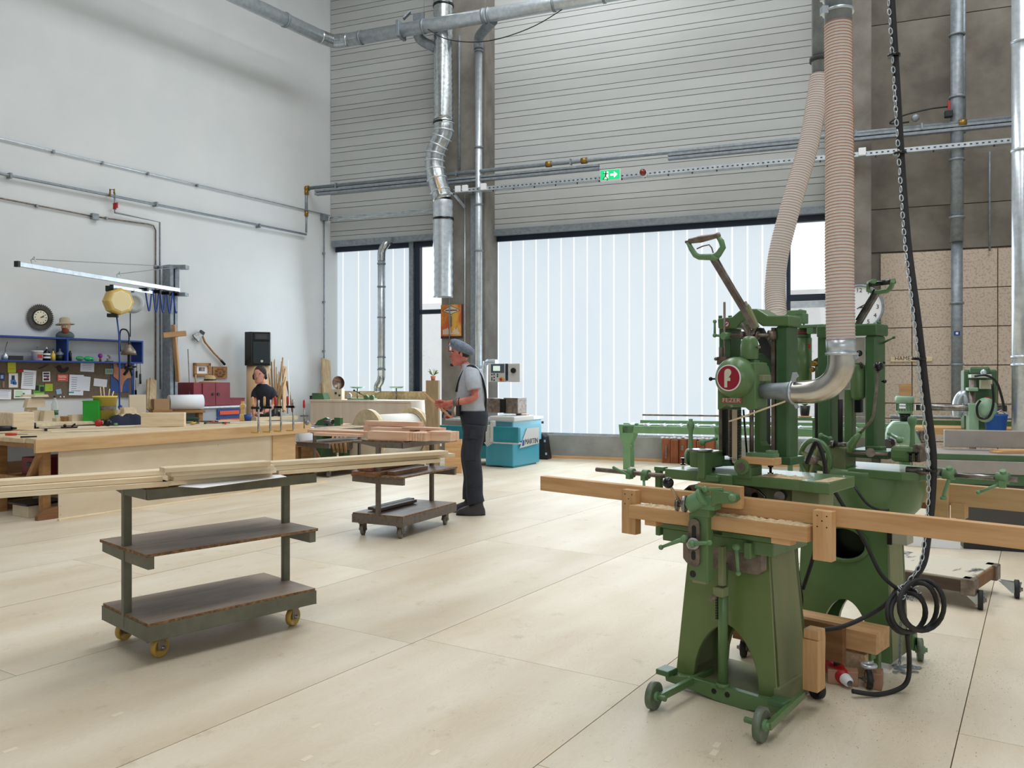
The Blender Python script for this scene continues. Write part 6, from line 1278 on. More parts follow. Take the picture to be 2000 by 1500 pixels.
top = A0+V((0, 0, zp-arm_z-.03))
t.p('mast', MB().beam(A0-V((0, 0, .05)), top, .04, .04), m_galv); t.p('hinge', MB().box(A0.x-.06, A0.x+.12, A0.y-.05, A0.y+.1, A0.z-.09, A0.z-.04), m_galvd); t.p('hinge', MB().box(top.x-.12, top.x+.12, top.y-.03, top.y+.12, top.z-.03, top.z+.03), m_galvd)
for f in (.07, .56): 
    q = A1.lerp(A0, f); t.p('stay_wire', MB().tube([q+V((0, 0, .09)), top], .0055, 6), m_galvd); t.p('wire_eye', MB().tube([q, q+V((-.02, 0, .08)), q+V((.02, 0, .12)), q+V((.04, 0, .06))], .007, 6), m_galv)
t.p('end_cap', MB().beam(A1-d_*.012, A1, .06, .07), m_black); t.p('second_rail', MB().beam(A1.lerp(A0, .52)-V((0, 0, .10)), A1.lerp(A0, .79)-V((0, 0, .10)), .04, .04), m_galv)
t.p('rail_clip', MB().beam(A1.lerp(A0, .52)-V((0, 0, .1)), A1.lerp(A0, .515)-V((0, 0, .1)), .055, .055), m_black)
bp = []
for k in range(5):
    f = .745+.052*k; bp.append(A1.lerp(A0, f)+V((0, 0, -.06))); bp.append(A1.lerp(A0, f+.022)+V((0, 0, -.34))); bp.append(A1.lerp(A0, f+.034)+V((0, 0, -.34)))
t.p('coiled_blue_hose', MB().tube(spl(bp, 6), .012, 7), m_sblue)
for f in (.735, .83, .9, .965): q = A1.lerp(A0, f)-V((0, 0, .05)); t.p('hose_trolley', MB().box(q.x-.06, q.x+.06, q.y-.03, q.y+.03, q.z-.05, q.z), m_blackg)
q = A1.lerp(A0, .56)
pr = q+V((0, 0, -.16))
t = T('hose_reel', 'yellow hose reel with black brackets hanging from the swing arm', 'hose reel', pr, 15)
m_ry = mat('reel_yellow', (208, 174, 92), .45); m_ryl = mat('reel_cream', (228, 212, 166), .5)
t.p('reel_case', MB().lathe([(0, -.1), (.17, -.1), (.19, -.08), (.19, .08), (.17, .1), (0, .1)], (0, 0, -.14), (.55, -.8, 0), 8, sm=False), m_ry, bevel=.006); t.p('reel_front', MB().lathe([(0, .101), (.155, .101), (.14, .112), (0, .112)], (0, 0, -.14), (.55, -.8, 0), 8, sm=False), m_ryl)
t.p('bracket', MB().box(-.16, -.06, -.03, .03, .0, .08).box(-.14, .0, -.04, .04, -.36, -.31), m_black, bevel=.006); t.p('outlet_hose', MB().tube([(-.02, 0, -.34), (.01, 0, -.6), (.02, -.02, -1.0), (.02, -.02, -1.6), (.03, -.02, -2.0)], .011, 7).ell((.03, -.02, -1.62), .03), m_sblue)
pr2 = A1.lerp(A0, .66)+V((0, 0, -.16)); t = T('cable_reel', 'round grey cable reel beside the yellow hose reel', 'cable reel', pr2, 0)
t.p('reel_case', MB().lathe([(0, -.07), (.13, -.07), (.15, -.03), (.15, .03), (.13, .07), (.09, .075), (.085, .068), (0, .068)], (0, 0, -.13), (.5, -.85, 0), 26), mat('grey_reel', (168, 176, 184), .4)); t.p('suspension_lug', MB().box(-.02, .02, -.015, .015, .0, .06), m_dsteel); t.p('cable', MB().tube([(-.04, 0, -.28), (-.04, 0, -.62)], .007, 6), m_black)
pl_ = pr2+V((-.05, -.02, -.85)); t = T('hanging_lamp', 'black hanging work lamp with bell shade and bent arm below the grey reel', 'lamp', pl_, 0)
t.p('lamp_shade', MB().lathe([(.025, .12), (.04, .1), (.09, .03), (.105, -.03), (.098, -.03), (.082, .025), (.03, .09)], (0, 0, 0), (0, 0, 1), 22), m_dsteel)
t.p('lamp_arm', MB().tube(spl([(0, 0, .12), (0, 0, .26), (-.04, 0, .33), (-.11, 0, .33), (-.13, 0, .24), (-.12, 0, .02)], 5), .011, 8), m_blackg); t.p('lower_bracket', MB().beam((0, 0, -.03), (.0, 0, -.22), .03, .03).ell((-.0, -.0, -.22), .07, .05, .04).beam((0, 0, -.22), (.1, 0, -.2), .03, .02).beam((-.02, 0, -.25), (-.07, 0, -.32), .035, .03).beam((.02, 0, -.25), (.05, 0, -.33), .008, .02), m_blackg)
# cross on the post, axe, pictures, cabinet ...
def lv(px, py, off): return LW.y(px, py, -off)
t = T('wooden_cross', 'rough wooden cross hung crooked on the steel post', 'cross', LW.o, WA)
t.p('upright_timber', MB().beam(lv(339, 634, .36), lv(348, 746, .34), .03, .085, (0, 1, 0)), m_oakz, bevel=.004); t.p('cross_bar', MB().beam(lv(318, 655, .40), lv(363, 651, .38), .035, .085, (0, 0, 1)), m_bend, bevel=.01)
t = T('axe', 'long-handled axe hung diagonally on the white wall', 'axe', LW.o, WA)
t.p('handle', MB().tube([lv(394, 652, .06), lv(400, 668, .06), lv(418, 690, .06), lv(430, 702, .06), lv(438, 711, .06)], .016, 8, rs=[.016, .016, .014, .016, .02]), m_bend); t.p('grip', MB().cyl(lv(431, 703, .06), lv(439, 712, .06), .02, .022), m_blackg)
hp_ = [(394, 646), (399, 652), (393, 658), (388, 668), (379, 658), (377, 654), (386, 650)]; t.p('axe_head', MB().prism([(lv(a, b, .07).x, lv(a, b, .07).z) for a, b in hp_], XZ, -.08, -.045), m_steel); t.p('poll', MB().beam(lv(391, 647, .07), lv(398, 652, .07), .04, .05), m_black)
x0, x1, z0, z1 = lrect(380, 709, 412, 735, .04)
t = T('framed_picture', 'small brown-framed picture with white mount under the axe', 'picture', LW.o, WA); fw = .045
t.p('frame', MB().box(x0, x1, -.04, 0, z0, z0+fw).box(x0, x1, -.04, 0, z1-fw, z1).box(x0, x0+fw, -.04, 0, z0, z1).box(x1-fw, x1, -.04, 0, z0, z1), m_bend); t.p('mount', MB().box(x0+fw, x1-fw, -.012, 0, z0+fw, z1-fw), m_white); t.p('print', MB().box(x0+.1, x1-.1, -.014, -.012, z0+.085, z1-.07), mat('dark_print', (60, 60, 90), .6, c2=(170, 150, 140), sc_=16))
x0, x1, z0, z1 = lrect(417, 716, 445, 739, .05); t = T('carved_picture', 'square panel with dark leaf carving right of the framed picture', 'panel', LW.o, WA); t.p('panel', MB().box(x0, x1, -.035, -.0, z0, z1), m_bend)
lf = MB(); cx_, cz_ = (x0+x1)/2, (z0+z1)/2
for k in range(8): a = R(45*k+20); lf.ell((cx_+.08*math.cos(a), -.036, cz_+.065*math.sin(a)), .035, .008, .022)
t.p('carving', lf.ell((cx_, -.036, cz_), .03, .01, .03), m_oakd, kind='stuff')
x0, x1, z0, z1 = lrect(378, 747, 449, 793, .42); zc_ = z0
t = T('red_wall_cabinet', 'dark red two-door cabinet standing on the tool chest', 'cabinet', LW.o, WA)
t.p('body', MB().box(x0, x1, -.42, -.02, z0, z1), m_dred, bevel=.004); xm = x0+(x1-x0)*.58
for a, b, h in ((x0+.16, xm-.004, xm-.05), (xm+.004, x1-.006, xm+.05)):
    dr = t.p('door', MB().box(a, b, -.435, -.42, z0+.01, z1-.01), m_dred, bevel=.004); t.p('handle', MB().cyl((h, -.45, (z0+z1)/2-.0), (h, -.435, (z0+z1)/2), .022, seg=12), m_black, parent=dr)
a, b, c, d_ = lrect(449, 777, 478, 793, .40); t = T('red_metal_box', 'low dark red metal box right of the red cabinet', 'box', LW.o, WA); t.p('body', MB().box(a, b, -.40, -.1, z0, d_-.02), m_dred, bevel=.004); t.p('lid', MB().box(a-.005, b+.005, -.405, -.095, d_-.02, d_), m_dred, bevel=.004)
a, b, _, _ = lrect(388, 800, 478, 812, .55); t = T('tool_chest', 'grey and blue drawer chest under the red cabinet', 'tool chest', LW.o, WA)
t.p('carcass', MB().box(a, b, -.52, -.02, 0, zc_-.01), mat('light_grey_metal', (168, 176, 184), .5), bevel=.004); t.p('worktop', MB().box(a-.02, b+.02, -.56, -.0, zc_-.03, zc_), m_galv, bevel=.004); c = a+(b-a)*.4
for k in range(5):
    z = zc_-.05-.13*k; dr = t.p('drawer', MB().box(c, b-.02, -.54, -.52, z-.12, z), m_blue, bevel=.003); t.p('handle', MB().box(c+.04, c+.42, -.555, -.54, z-.09, z-.03), mat('orange_red_handle', (222, 84, 50), .4), parent=dr)
# straw hat on the cabinet
hp = LW.W(V((lv(410, 747, .25).x, -.25, z1))); t = T('straw_hat', 'straw hat with dark band lying on the red cabinet', 'hat', hp, 0); hm = mat('straw', (196, 172, 130), .9, c2=(170, 144, 100), sc_=50)
t.p('hat', MB().lathe([(0, .12), (.06, .115), (.085, .09), (.095, .03), (.16, .008), (.165, .012), (.17, .0), (.09, .018), (0, .02)], (0, 0, 0), (0, 0, 1), 26), hm); t.p('hat_band', MB().lathe([(.0965, .03), (.093, .055)], (0, 0, 0), (0, 0, 1), 26), m_black)
# speaker on a wooden column
q0 = LW.W(V((lv(504, 714, .34).x, -.34, 0))); FSP = Fr(q0, 22); x0, x1, z0, z1 = FSP.rect(485, 648, 530, 714, -.2)
t = T('loudspeaker', 'big black loudspeaker standing on a round cardboard column', 'loudspeaker', q0, 22)
t.p('cabinet', MB().prism([(x0+.05, -.2), (x1-.02, -.2), (x1, -.12), (x1-.05, .12), (x0-.03, .12), (x0-.05, -.08)], XY, z0, z1), m_blackg, bevel=.01); w_ = x1-x0; h_ = z1-z0
gr = mat('speaker_grille', (30, 44, 50), .5); t.p('grille', MB().box(x0+w_*.2, x1-w_*.1, -.215, -.19, z0+h_*.06, z0+h_*.70), gr, bevel=.006); t.p('horn', MB().box(x0+w_*.25, x1-w_*.12, -.222, -.19, z0+h_*.76, z0+h_*.94), gr, bevel=.006); t.p('horn_mouth', MB().box(x0+w_*.32, x1-w_*.2, -.2235, -.22, z0+h_*.79, z0+h_*.91), m_seam)
t.p('maker_mark', MB().cyl((x0+w_*.58, -.222, z0+h_*.13), (x0+w_*.58, -.213, z0+h_*.13), .022, seg=14), m_cream)
cc = q0; one('cardboard_column', 'round tan cardboard tube column carrying the loudspeaker', 'column', MB().lathe([(0, 0), (.19, 0), (.19, z0-.002), (0, z0-.002)], (0, 0, 0), (0, 0, 1), 30), mat('tan_cardboard', (206, 172, 132), .8), cc, 0)
# leaning sticks and boards
def lean(name, label, pa, pb, w, th, mt, offa=.12, offb=.4, grp=None):
    a = lv(pa[0], pa[1], offa); b = LW.y(pb[0], pb[1], -offb); b = V((b.x, -offb, max(b.z, 0)))
    return one(name, label, 'board' if w > .05 else 'stick', MB().beam(a, b, th, w, (0, 1, 0)) if False else MB().beam(a, b, w, th, (0, 1, 0)), mt, LW.o, WA, grp, bevel=.002)
m_gz = m_pinez
for i, (pa, pb, w, th, lab) in enumerate((((552, 698), (553, 800), .02, .02, 'thin lath leaning on the wall right of the worker, the tallest'), ((562, 702), (566, 800), .014, .014, 'thin white lath next to the tallest lath'),
    ((556, 716), (555, 802), .06, .03, 'brown plank leaning on the wall right of the worker'), ((545, 752), (549, 802), .14, .03, 'wide dark board leaning behind the worker'), ((560, 745), (572, 805), .03, .03, 'dark stick leaning to the right behind the bench clamps'),
    ((636, 702), (640, 800), .22, .04, 'wide upright plank standing in the room corner'), ((627, 750), (624, 800), .05, .04, 'narrow plank left of the wide corner plank'), ((299, 741), (296, 800), .12, .03, 'wide pale plank standing left of the steel post'), ((290, 742), (289, 800), .06, .03, 'narrow plank standing left of the wide pale plank'),
    ((367, 682), (372, 800), .012, .012, 'long thin metal rod leaning between post and picture'), ((382, 732), (384, 815), .02, .02, 'thin pale stick standing in front of the red cabinet'))):
    lean('leaning_plank' if w > .05 else 'leaning_stick', lab, pa, pb, w, th, [m_gz, m_white, m_oakz, m_bend, m_oakd, m_pinez, m_pinez, m_pinez, m_pinez, m_dsteel, m_pinez][i], grp='sticks and planks leaning on the white wall')
dry = MB(); rg = random.Random(3)
c = LW.W(V((lv(528, 720, .35).x, -.45, 0)))
for k in range(26):
    a = rg.uniform(0, 6.28); e = rg.uniform(.05, .22); h = rg.uniform(1.3, 1.75); dry.tube([(0, 0, .5), (e*.4*math.cos(a), e*.4*math.sin(a), 1.0), (e*math.cos(a), e*math.sin(a), h)], .008, 5)
t = T('dried_reeds', 'tall bunch of dry brown reeds in a vase behind the worker', 'dried plants', c, 0); t.p('reeds', dry, wood('dry_reed', (180, 150, 104), (130, 100, 64), 'z'), kind='stuff'); t.p('vase', MB().lathe([(0, 0), (.1, 0), (.13, .2), (.09, .5), (.11, .6), (.1, .6), (.08, .5), (0, .1)], (0, 0, 0), (0, 0, 1), 18), m_dsteel)
p = LW.W(V((lv(360, 793, .5).x, -.55, 0)))
t = T('paper_roll', 'white paper roll lying on a small stand beside the steel post', 'roll', p, WA-20); t.p('roll', MB().cyl((-.26, 0, 1.02), (.24, 0, 1.02), .12, seg=26), m_white); t.p('roll_core', MB().cyl((.24, 0, 1.02), (.245, 0, 1.02), .04), m_oakd); t.p('stand', MB().box(-.25, .25, -.12, .12, .86, .90).box(-.22, -.16, -.1, .1, 0, .86).box(.16, .22, -.1, .1, 0, .86), m_bend); t.p('cardboard_box', MB().box(-.50, -.28, -.12, .1, .92, 1.08), mat('cardboard', (176, 142, 104), .8))
t.p('box_shelf', MB().box(-.52, -.24, -.13, .12, .88, .92).box(-.50, -.44, -.1, .1, 0, .88), m_bend)
# ---------- counter with small machines by the left window ----------
c0 = G(606, 905) if False else None
F = BW; offc = .95
def brect(px0, py0, px1, py1, off): return BW.rect(px0, py0, px1, py1, -off)
x0, x1, _, z1 = brect(606, 783, 738, 800, offc)
t = T('plywood_counter', 'tall pale plywood counter standing before the left window', 'counter', BW.o, BA); xr = BW.y(802, 800, -offc).x
pl2 = mat('pinkish_plywood', (216, 200, 182), .6, c2=(204, 186, 166), sc_=3, st=(2, 1, .2))
for k in range(3): t.p('front_panel', MB().box(x0+(xr-x0)*k/3, x0+(xr-x0)*(k+1)/3-.006, -offc, -offc+.02, 0, z1-.02), pl2)
t.p('worktop', MB().box(x0-.01, xr, -offc-.01, -offc+.75, z1-.02, z1+.015), pl2, bevel=.003); t.p('side_panel', MB().box(x0, x0+.02, -offc+.02, -offc+.72, 0, z1-.02), pl2); t.p('side_panel', MB().box(xr-.02, xr, -offc+.02, -offc+.72, 0, z1-.02), pl2)
zr = BW.y(740, 764, -offc+.7).z; xr0 = BW.y(665, 764, -offc+.7).x; t.p('back_board', MB().box(xr0, xr+.1, -offc+.70, -offc+.74, z1-.3, zr), mat('osb_board', (206, 188, 146), .8, c2=(176, 154, 112), sc_=26, bump=.3))
zc = z1+.015
def ct(px, off=offc-.25): q = BW.y(px, 783, -off); return BW.W(V((q.x, -off, zc)))
t = T('green_tool_box', 'green metal box standing on the left end of the plywood counter', 'box', ct(626), BA); t.p('body', MB().prism([(-.13, 0), (.15, 0), (.11, .12), (-.12, .12)], XZ, -.1, .1), m_greend, bevel=.008); t.p('black_end', MB().box(-.2, -.13, -.06, .06, 0, .07), m_black, bevel=.005)
t = T('copper_bowl', 'shiny round metal dish of a work lamp above the plywood counter', 'work lamp', ct(661), BA); t.p('reflector', MB().lathe([(.0, .08), (.07, .07), (.11, .035), (.125, 0), (.118, 0), (.1, .035), (.0, .065)], (0, 0, .31), (-.1, 1, .1), 28), mat('copper_grey', (150, 128, 118), .25, .9)); t.p('lamp_foot', MB().box(-.12, .1, -.05, .05, 0, .19).cyl((0, 0, .19), (0, .02, .3), .015), mat('beige_metal', (200, 186, 160), .5)); t.p('knob', MB().ell((-.02, -.06, .12), .022).ell((.06, -.06, .08), .02), m_black)
t = T('small_grinder', 'small green bench machine with chrome dial and handles on the plywood counter', 'machine', ct(700), BA); t.p('base', MB().box(-.2, .36, -.06, .06, 0, .03), m_greenb, bevel=.004); t.p('dial', MB().cyl((-.17, -.07, .075), (-.17, -.03, .075), .05, seg=18), m_galv)
t.p('handle_bar', MB().cyl((-.06, -.05, .17), (.28, -.05, .02), .008).ell((-.06, -.05, .17), .02).ell((.05, -.05, .13), .018), m_blackg); t.p('gear', MB().cyl((.2, -.08, .05), (.2, -.03, .05), .04, seg=14).cyl((.32, -.08, .05), (.32, -.03, .05), .04, seg=14), m_greend); t.p('pan', MB().lathe([(0, 0), (.1, .0), (.14, .03), (.13, .03), (.1, .01), (0, .01)], (-.02, 0, .21), (0, 0, 1), 20), mat('pale_green_pan', (150, 190, 170), .4)); t.p('pan_stem', MB().cyl((-.02, 0, .03), (-.02, 0, .21), .012), m_steel)
t = T('scale_pan', 'small pale dish on a stem at the right end of the counter back', 'dish', ct(774, offc-.6), BA); t.p('pan', MB().lathe([(0, 0), (.1, .0), (.14, .03), (.13, .03), (.1, .01), (0, .01)], (0, 0, .21), (0, 0, 1), 20), mat('pale_green_pan', (150, 190, 170), .4)); t.p('pan_stem', MB().cyl((0, 0, 0), (0, 0, .21), .012), m_steel)
# green band saw behind the third trolley
gp = C(657, 905, 13.2); gp.z = 0
t = T('bench_planer', 'old green planing machine loaded with boards behind the third trolley', 'machine', gp, -25)
t.e.scale = (1.15, 1, .80); t.p('green_foot', MB().box(-.30, -.12, -.2, .2, 0, .62), m_greend, bevel=.01); t.p('planer_bed', MB().box(-.42, .34, -.2, .2, .72, .80), m_galv, bevel=.006); t.p('motor', MB().cyl((.0, -.05, .45), (.25, -.05, .45), .12, seg=20), m_dsteel); t.p('support', MB().box(-.12, .3, -.15, .15, .6, .72).box(.1, .2, -.1, .1, 0, .6), m_greend, bevel=.01)
t.p('guard', MB().prism([(-.30, .8), (-.08, .8), (-.06, .94), (-.1, .97), (-.24, .9)], XZ, -.12, -.06).box(.04, .14, -.12, -.04, .8, .97), m_greend, bevel=.005); t.p('cutter_block', MB().cyl((-.1, -.12, .88), (.02, -.12, .88), .05), m_steel)
one('board_pile', 'reddish board lying on the bed of the old green planer', 'board', MB().box(-.4, .2, -.1, .12, .642, .67), m_redw, gp, -25, bevel=.002)
t = T('curved_jigs', 'group of pale curved wooden templates under the green planer bed', 'templates', gp+V((0, -.22, -.1)), -25)
for k in range(4): t.p('template', MB().tube([(.02+.07*k, 0, .66), (.0+.08*k, -.03, .5), (.06+.07*k, -.05, .34)], .022, 6), m_oak)
one('round_plywood_disc', 'part-round plywood disc standing on the floor beside the third trolley', 'disc', MB().prism(arc(0, .26, .30, 0, 360, 26)[:-1], XZ, 0, .03), m_ply, (gp.x+.45, gp.y-.15, .0), -20)
one('brown_panel', 'brown board with rounded corner on the floor by the workbench end', 'board', MB().prism([(-.3, 0), (.12, 0), (.12, .15), (.05, .26), (-.05, .34), (-.3, .34)], XZ, 0, .03), m_bend, C(612, 925, 12.9)-V((0, 0, C(612, 925, 12.9).z)), -15)
one('pale_pail', 'pale grey pail beside the end of the workbench', 'pail', MB().lathe([(0, 0), (.09, 0), (.12, .25), (.125, .25), (.1, .01)], (0, 0, 0), (0, 0, 1), 18), m_white, (C(597, 845, 12.6).x, 12.6, .40), 0)
one('pail_stool', 'small stool under the pale pail beside the workbench', 'stool', MB().box(-.15, .15, -.12, .12, .51, .55).box(-.13, -.09, -.1, .1, 0, .51).box(.09, .13, -.1, .1, 0, .51), m_bend, (C(597, 845, 12.6).x, 12.6, -.15), 0)
# ---------- cable drum ----------
ZR = 13.25; rd = .45
cl_ = C(717, 0, ZR); dc_ = V((math.cos(R(44)), math.sin(R(44)), 0)); ca = V((C(718, 860, ZR).x, ZR, rd)); 
t = T('cable_drum', 'large pale wooden cable drum lying behind the dark trolley', 'drum', (0, 0, 0))
mdr = wood('drum_planks', (228, 212, 178), (204, 182, 142), 'x', k=14, s=14)
def disc(c, nm):
    s_, u_, d2 = basis(dc_); r0 = R(-35); bd = u_*math.cos(r0)+s_*math.sin(r0); pd = d2.cross(bd)
    n = 7
    for k in range(n):
        lo = -rd+2*rd*k/n; hi = lo+2*rd/n-.006; pts = []
        for i in range(7): y = lo+(hi-lo)*i/6; pts.append((math.sqrt(max(rd*rd-y*y, .0001)), y))
        for i in range(6, -1, -1): y = lo+(hi-lo)*i/6; pts.append((-math.sqrt(max(rd*rd-y*y, .0001)), y))
        t.p('drum_plank', MB().prism(pts, lambda u, v, w: c+bd*u+pd*v+dc_*w, -.022, .022), mdr)
    t.p('inner_ring', MB().lathe([(rd-.001, .022), (rd-.001, .05), (rd*.82, .05), (rd*.82, .022)], c if nm else c-dc_*.07, dc_, 36), m_pine)
disc(ca, 1); cb_ = ca+dc_*.92; disc(cb_, 0)
t.p('drum_core', MB().cyl(ca+dc_*.05, cb_-dc_*.05, rd*.80, seg=36), mat('white_fibre', (238, 236, 228), .8, c2=(228, 226, 216), sc_=40))
one('wooden_crate', 'pale wooden crate frame standing behind the cable drum', 'crate', MB().box(-.15, .15, -.15, .15, 0, .04).box(-.15, .15, -.15, -.12, .1, .2).box(-.15, -.11, -.15, .15, .04, .42).box(.11, .15, -.15, .15, .04, .42), m_pine, C(836, 900, 14.2)-V((0, 0, C(836, 900, 14.2).z)), BA)
# thick post by the column, white wheel
c = C(851, 870, 12.9); wpx = (858-833)/FP*12.9
one('oak_slab', 'wide weathered oak slab standing upright against the left column', 'slab', MB().box(-wpx/2, wpx/2, -.05, .05, 0, C(0, 743, 12.9).z).box(-.01, .0, -.052, -.05, .3, 1.3), wood('weathered_slab', (176, 154, 122), (146, 124, 94), 'z'), (C(845.5, 0, 12.9).x, 12.9, 0), -10, bevel=.006)
t = T('potted_plant', 'small green plant in a terracotta pot on the oak slab before the bright pane', 'plant', (C(852, 0, 13.1).x, 12.9, C(0, 743, 12.9).z), 0)
t.p('flower_pot', MB().lathe([(0, 0), (.03, 0), (.04, .07), (.036, .07), (0, .06)], (-.03, 0, 0), (0, 0, 1), 14), mat('terracotta', (190, 120, 84), .8)); lfm = MB(); rg = random.Random(8)
for k in range(14): a = rg.uniform(0, 6.28); e = V((math.cos(a)*.09, math.sin(a)*.05, rg.uniform(.1, .2))); lfm.add([(-.03, 0, .07), tuple(V((-.03, 0, .07)).lerp(V((-.03, 0, 0))+e, .6)+V((0, .02, .02))), tuple(V((-.03, 0, 0))+e), tuple(V((-.03, 0, .07)).lerp(V((-.03, 0, 0))+e, .6)-V((0, .02, -.02)))], [(0, 1, 2, 3)])
t.p('leaves', lfm, mat('leaf_green', (120, 150, 60), .6), kind='stuff')
# poster and notice on the column
x0, x1, z0, z1 = BW.rect(861, 595, 901, 661, -.432)
t = T('poster', 'orange and yellow rock poster with white diamond emblem on the column', 'poster', BW.o, BA); w_ = x1-x0; h_ = z1-z0
t.p('sheet', MB().box(x0, x1, -.432, -.425, z0, z1), mat('fiery_print', (196, 92, 48), .6, c2=(222, 170, 70), sc_=5.5, st=(1, 1, .5), lo=.4, hi=.62)); t.p('side_strip', MB().box(x1, x1+.03, -.432, -.425, z0, z1), mat('dark_strip', (70, 34, 34), .6)); t.p('bottom_strip', MB().box(x0, x1, -.434, -.432, z0, z0+h_*.07), mat('night_blue', (46, 40, 60), .6))
X = lambda u: x0+u*w_; Z_ = lambda v: z0+v*h_
t.p('diamond', MB().prism([(X(.12), Z_(.83)), (X(.5), Z_(.72)), (X(.9), Z_(.83)), (X(.5), Z_(.96))], XZ, -.434, -.432), m_cream); t.p('diamond_edge', MB().prism([(X(.08), Z_(.83)), (X(.5), Z_(.705)), (X(.94), Z_(.83)), (X(.5), Z_(.975))], XZ, -.4335, -.4318), m_black)
em = t.p('emblem', MB().box(X(.22), X(.8), -.4348, -.434, Z_(.815), Z_(.85)), m_dred)
cr = MB(); rg = random.Random(5)
for k in range(12): u = .1+.068*k; h = rg.uniform(.05, .2); cr.box(X(u), X(u+.045), -.434, -.432, Z_(.12), Z_(.12+h)); 
t.p('crowd_print', cr, m_cream, kind='stuff'); t.p('figure_print', MB().box(X(.48), X(.55), -.434, -.432, Z_(.35), Z_(.66)), m_dsteel)
x0, x1, z0, z1 = BW.rect(876, 667, 905, 686, -.43); t = T('notice', 'small red-edged white notice below the poster behind the cap', 'notice', BW.o, BA); t.p('plate', MB().box(x0, x1, -.43, -.42, z0, z1), m_red); t.p('sheet', MB().box(x0+.02, x1-.02, -.432, -.43, z0+.015, z1-.02), m_white)
one('conduit', 'thin grey conduit running down the column past the poster', 'conduit', MB().tube([V((BW.y(878, 590, -.45).x, -.45, BW.y(878, 582, -.45).z)), V((BW.y(878, 590, -.45).x, -.45, BW.y(878, 668, -.45).z))], .01, 6), m_galvd, BW.o, BA)
# ---------- right-hand background ----------
F = BW
# teal planer with control panel
TF = Fr(G(985, 913), -30); F = TF
m_teal = mat('teal_machine_paint', (30, 128, 142), .4, c2=(24, 116, 130), sc_=4); m_teal2 = mat('mid_teal_paint', (60, 152, 176), .35, coat=.2); m_tealL = mat('light_blue_machine_paint', (112, 186, 212), .35, coat=.2); m_lgrey = mat('light_grey_panel', (190, 190, 188), .45)
t = T('planing_machine', 'teal and light blue surface planer with raised control panel behind the man in the cap', 'machine', TF.o, -30)
def tb(px0, py0, px1, py1, d0, d1, mt, nm, bev=.01): t.p(nm, MB().pbox(TF, px0, py0, px1, py1, d0, d1), mt, bevel=bev)
x0 = TF.y(890, 860, 0).x; x1 = TF.y(985, 900, 0).x; x2 = TF.y(1003, 900, -.0).x
zt = TF.y(960, 818, 0).z
t.p('lower_body', MB().prism([(x0+.1, .12), (x0+.1, .30), (x2, .36), (x2, .0), (x1-.02, .0), (x1-.06, .12)], XZ, .0, .75), m_teal, bevel=.01)
t.p('body_frame', MB().box(x0+.15, x2-.1, .1, .72, .3, zt-.12), m_seam)
xr = x2+.02; ye = .82
for k_ in range(40):
    if ((TF.W(V((xr, ye, .5)))).x/(TF.W(V((xr, ye, .5)))).y*FP+1000) < 1041: ye += .03
sd = [(x2-.5, -.02), (x2, -.02), (xr, ye), (x2-.5, ye)]
t.p('end_cover', MB().prism(sd, XY, .02, zt-.36), m_teal2, bevel=.015); t.p('end_cover_top', MB().prism([(x2-.45, -.01), (x2+.02, -.06), (xr+.03, ye+.02), (x2-.45, ye+.01)], XY, zt-.36, zt-.02), m_tealL, bevel=.02)
tb(963, 834, 1012, 864, -.28, -.2, m_teal, 'front_drawer'); tb(962, 864, 1013, 867, -.29, -.2, m_galv, 'drawer_rim', .002)
tb(852, 831, 905, 862, -.28, -.2, m_teal, 'left_drawer')
tb(955, 813, 1004, 824, -.15, .5, m_lgrey, 'infeed_table', .02); t.p('outfeed_table', MB().box(x2-.25, xr+.05, -.04, ye+.05, zt-.03, zt+.02), mat('pale_table', (206, 216, 220), .3), bevel=.01)
t.p('left_table', MB().box(x0-.1, x1-.1, -.15, .6, zt-.04, zt), m_galv, bevel=.01)
tb(949, 778, 978, 806, .2, .45, m_dsteel, 'cutter_guard'); tb(983, 777, 1011, 808, .15, .45, m_dsteel, 'cutter_guard'); tb(976, 779, 985, 806, .1, .2, m_blackg, 'guard_hinge', .003)
tb(957, 822, 965, 864, -.26, -.2, m_lgrey, 'bellows'); tb(948, 830, 956, 868, -.2, -.1, m_lgrey, 'side_cover'); 
for k in range(5): c = TF.y(950+k*2.4, 868-k*2, -.24); t.p('bellows_rib', MB().beam(c-V((.03, 0, -.03)), c+V((.03, 0, -.03)), .02, .012), m_lgrey)
pst = TF.y(948, 800, .35); t.p('panel_arm', MB().tube(spl([(pst.x, .35, zt), (pst.x, .35, TF.y(948, 714, .35).z), (pst.x+.03, .35, TF.y(948, 709, .35).z), (pst.x+.10, .33, TF.y(950, 707, .35).z), (pst.x+.25, .3, TF.y(950, 708, .35).z)], 4), .045, 12), m_galv)
x0_, x1_, z0_, z1_ = TF.rect(954, 710, 989, 746, .2); cp = t.p('control_panel', MB().box(x0_, x1_, .2, .28, z0_, z1_), m_lgrey, bevel=.008); w_ = x1_-x0_; h_ = z1_-z0_
t.p('screen_frame', MB().box(x0_+w_*.15, x0_+w_*.88, .194, .2, z0_+h_*.5, z0_+h_*.97), mat('screen_frame_grey', (70, 84, 98), .4), parent=cp); t.p('screen', MB().box(x0_+w_*.28, x0_+w_*.66, .19, .194, z0_+h_*.6, z0_+h_*.87), mat('lit_lcd', (206, 226, 214), .3, em=.5), parent=cp)
for u, v in ((.2, .4), (.33, .42), (.2, .22), (.33, .25), (.2, .12), (.33, .1), (.52, .4), (.52, .3)): t.p('button', MB().cyl((x0_+w_*u, .19, z0_+h_*v), (x0_+w_*u, .2, z0_+h_*v), .011, seg=8), m_blackg, parent=cp)
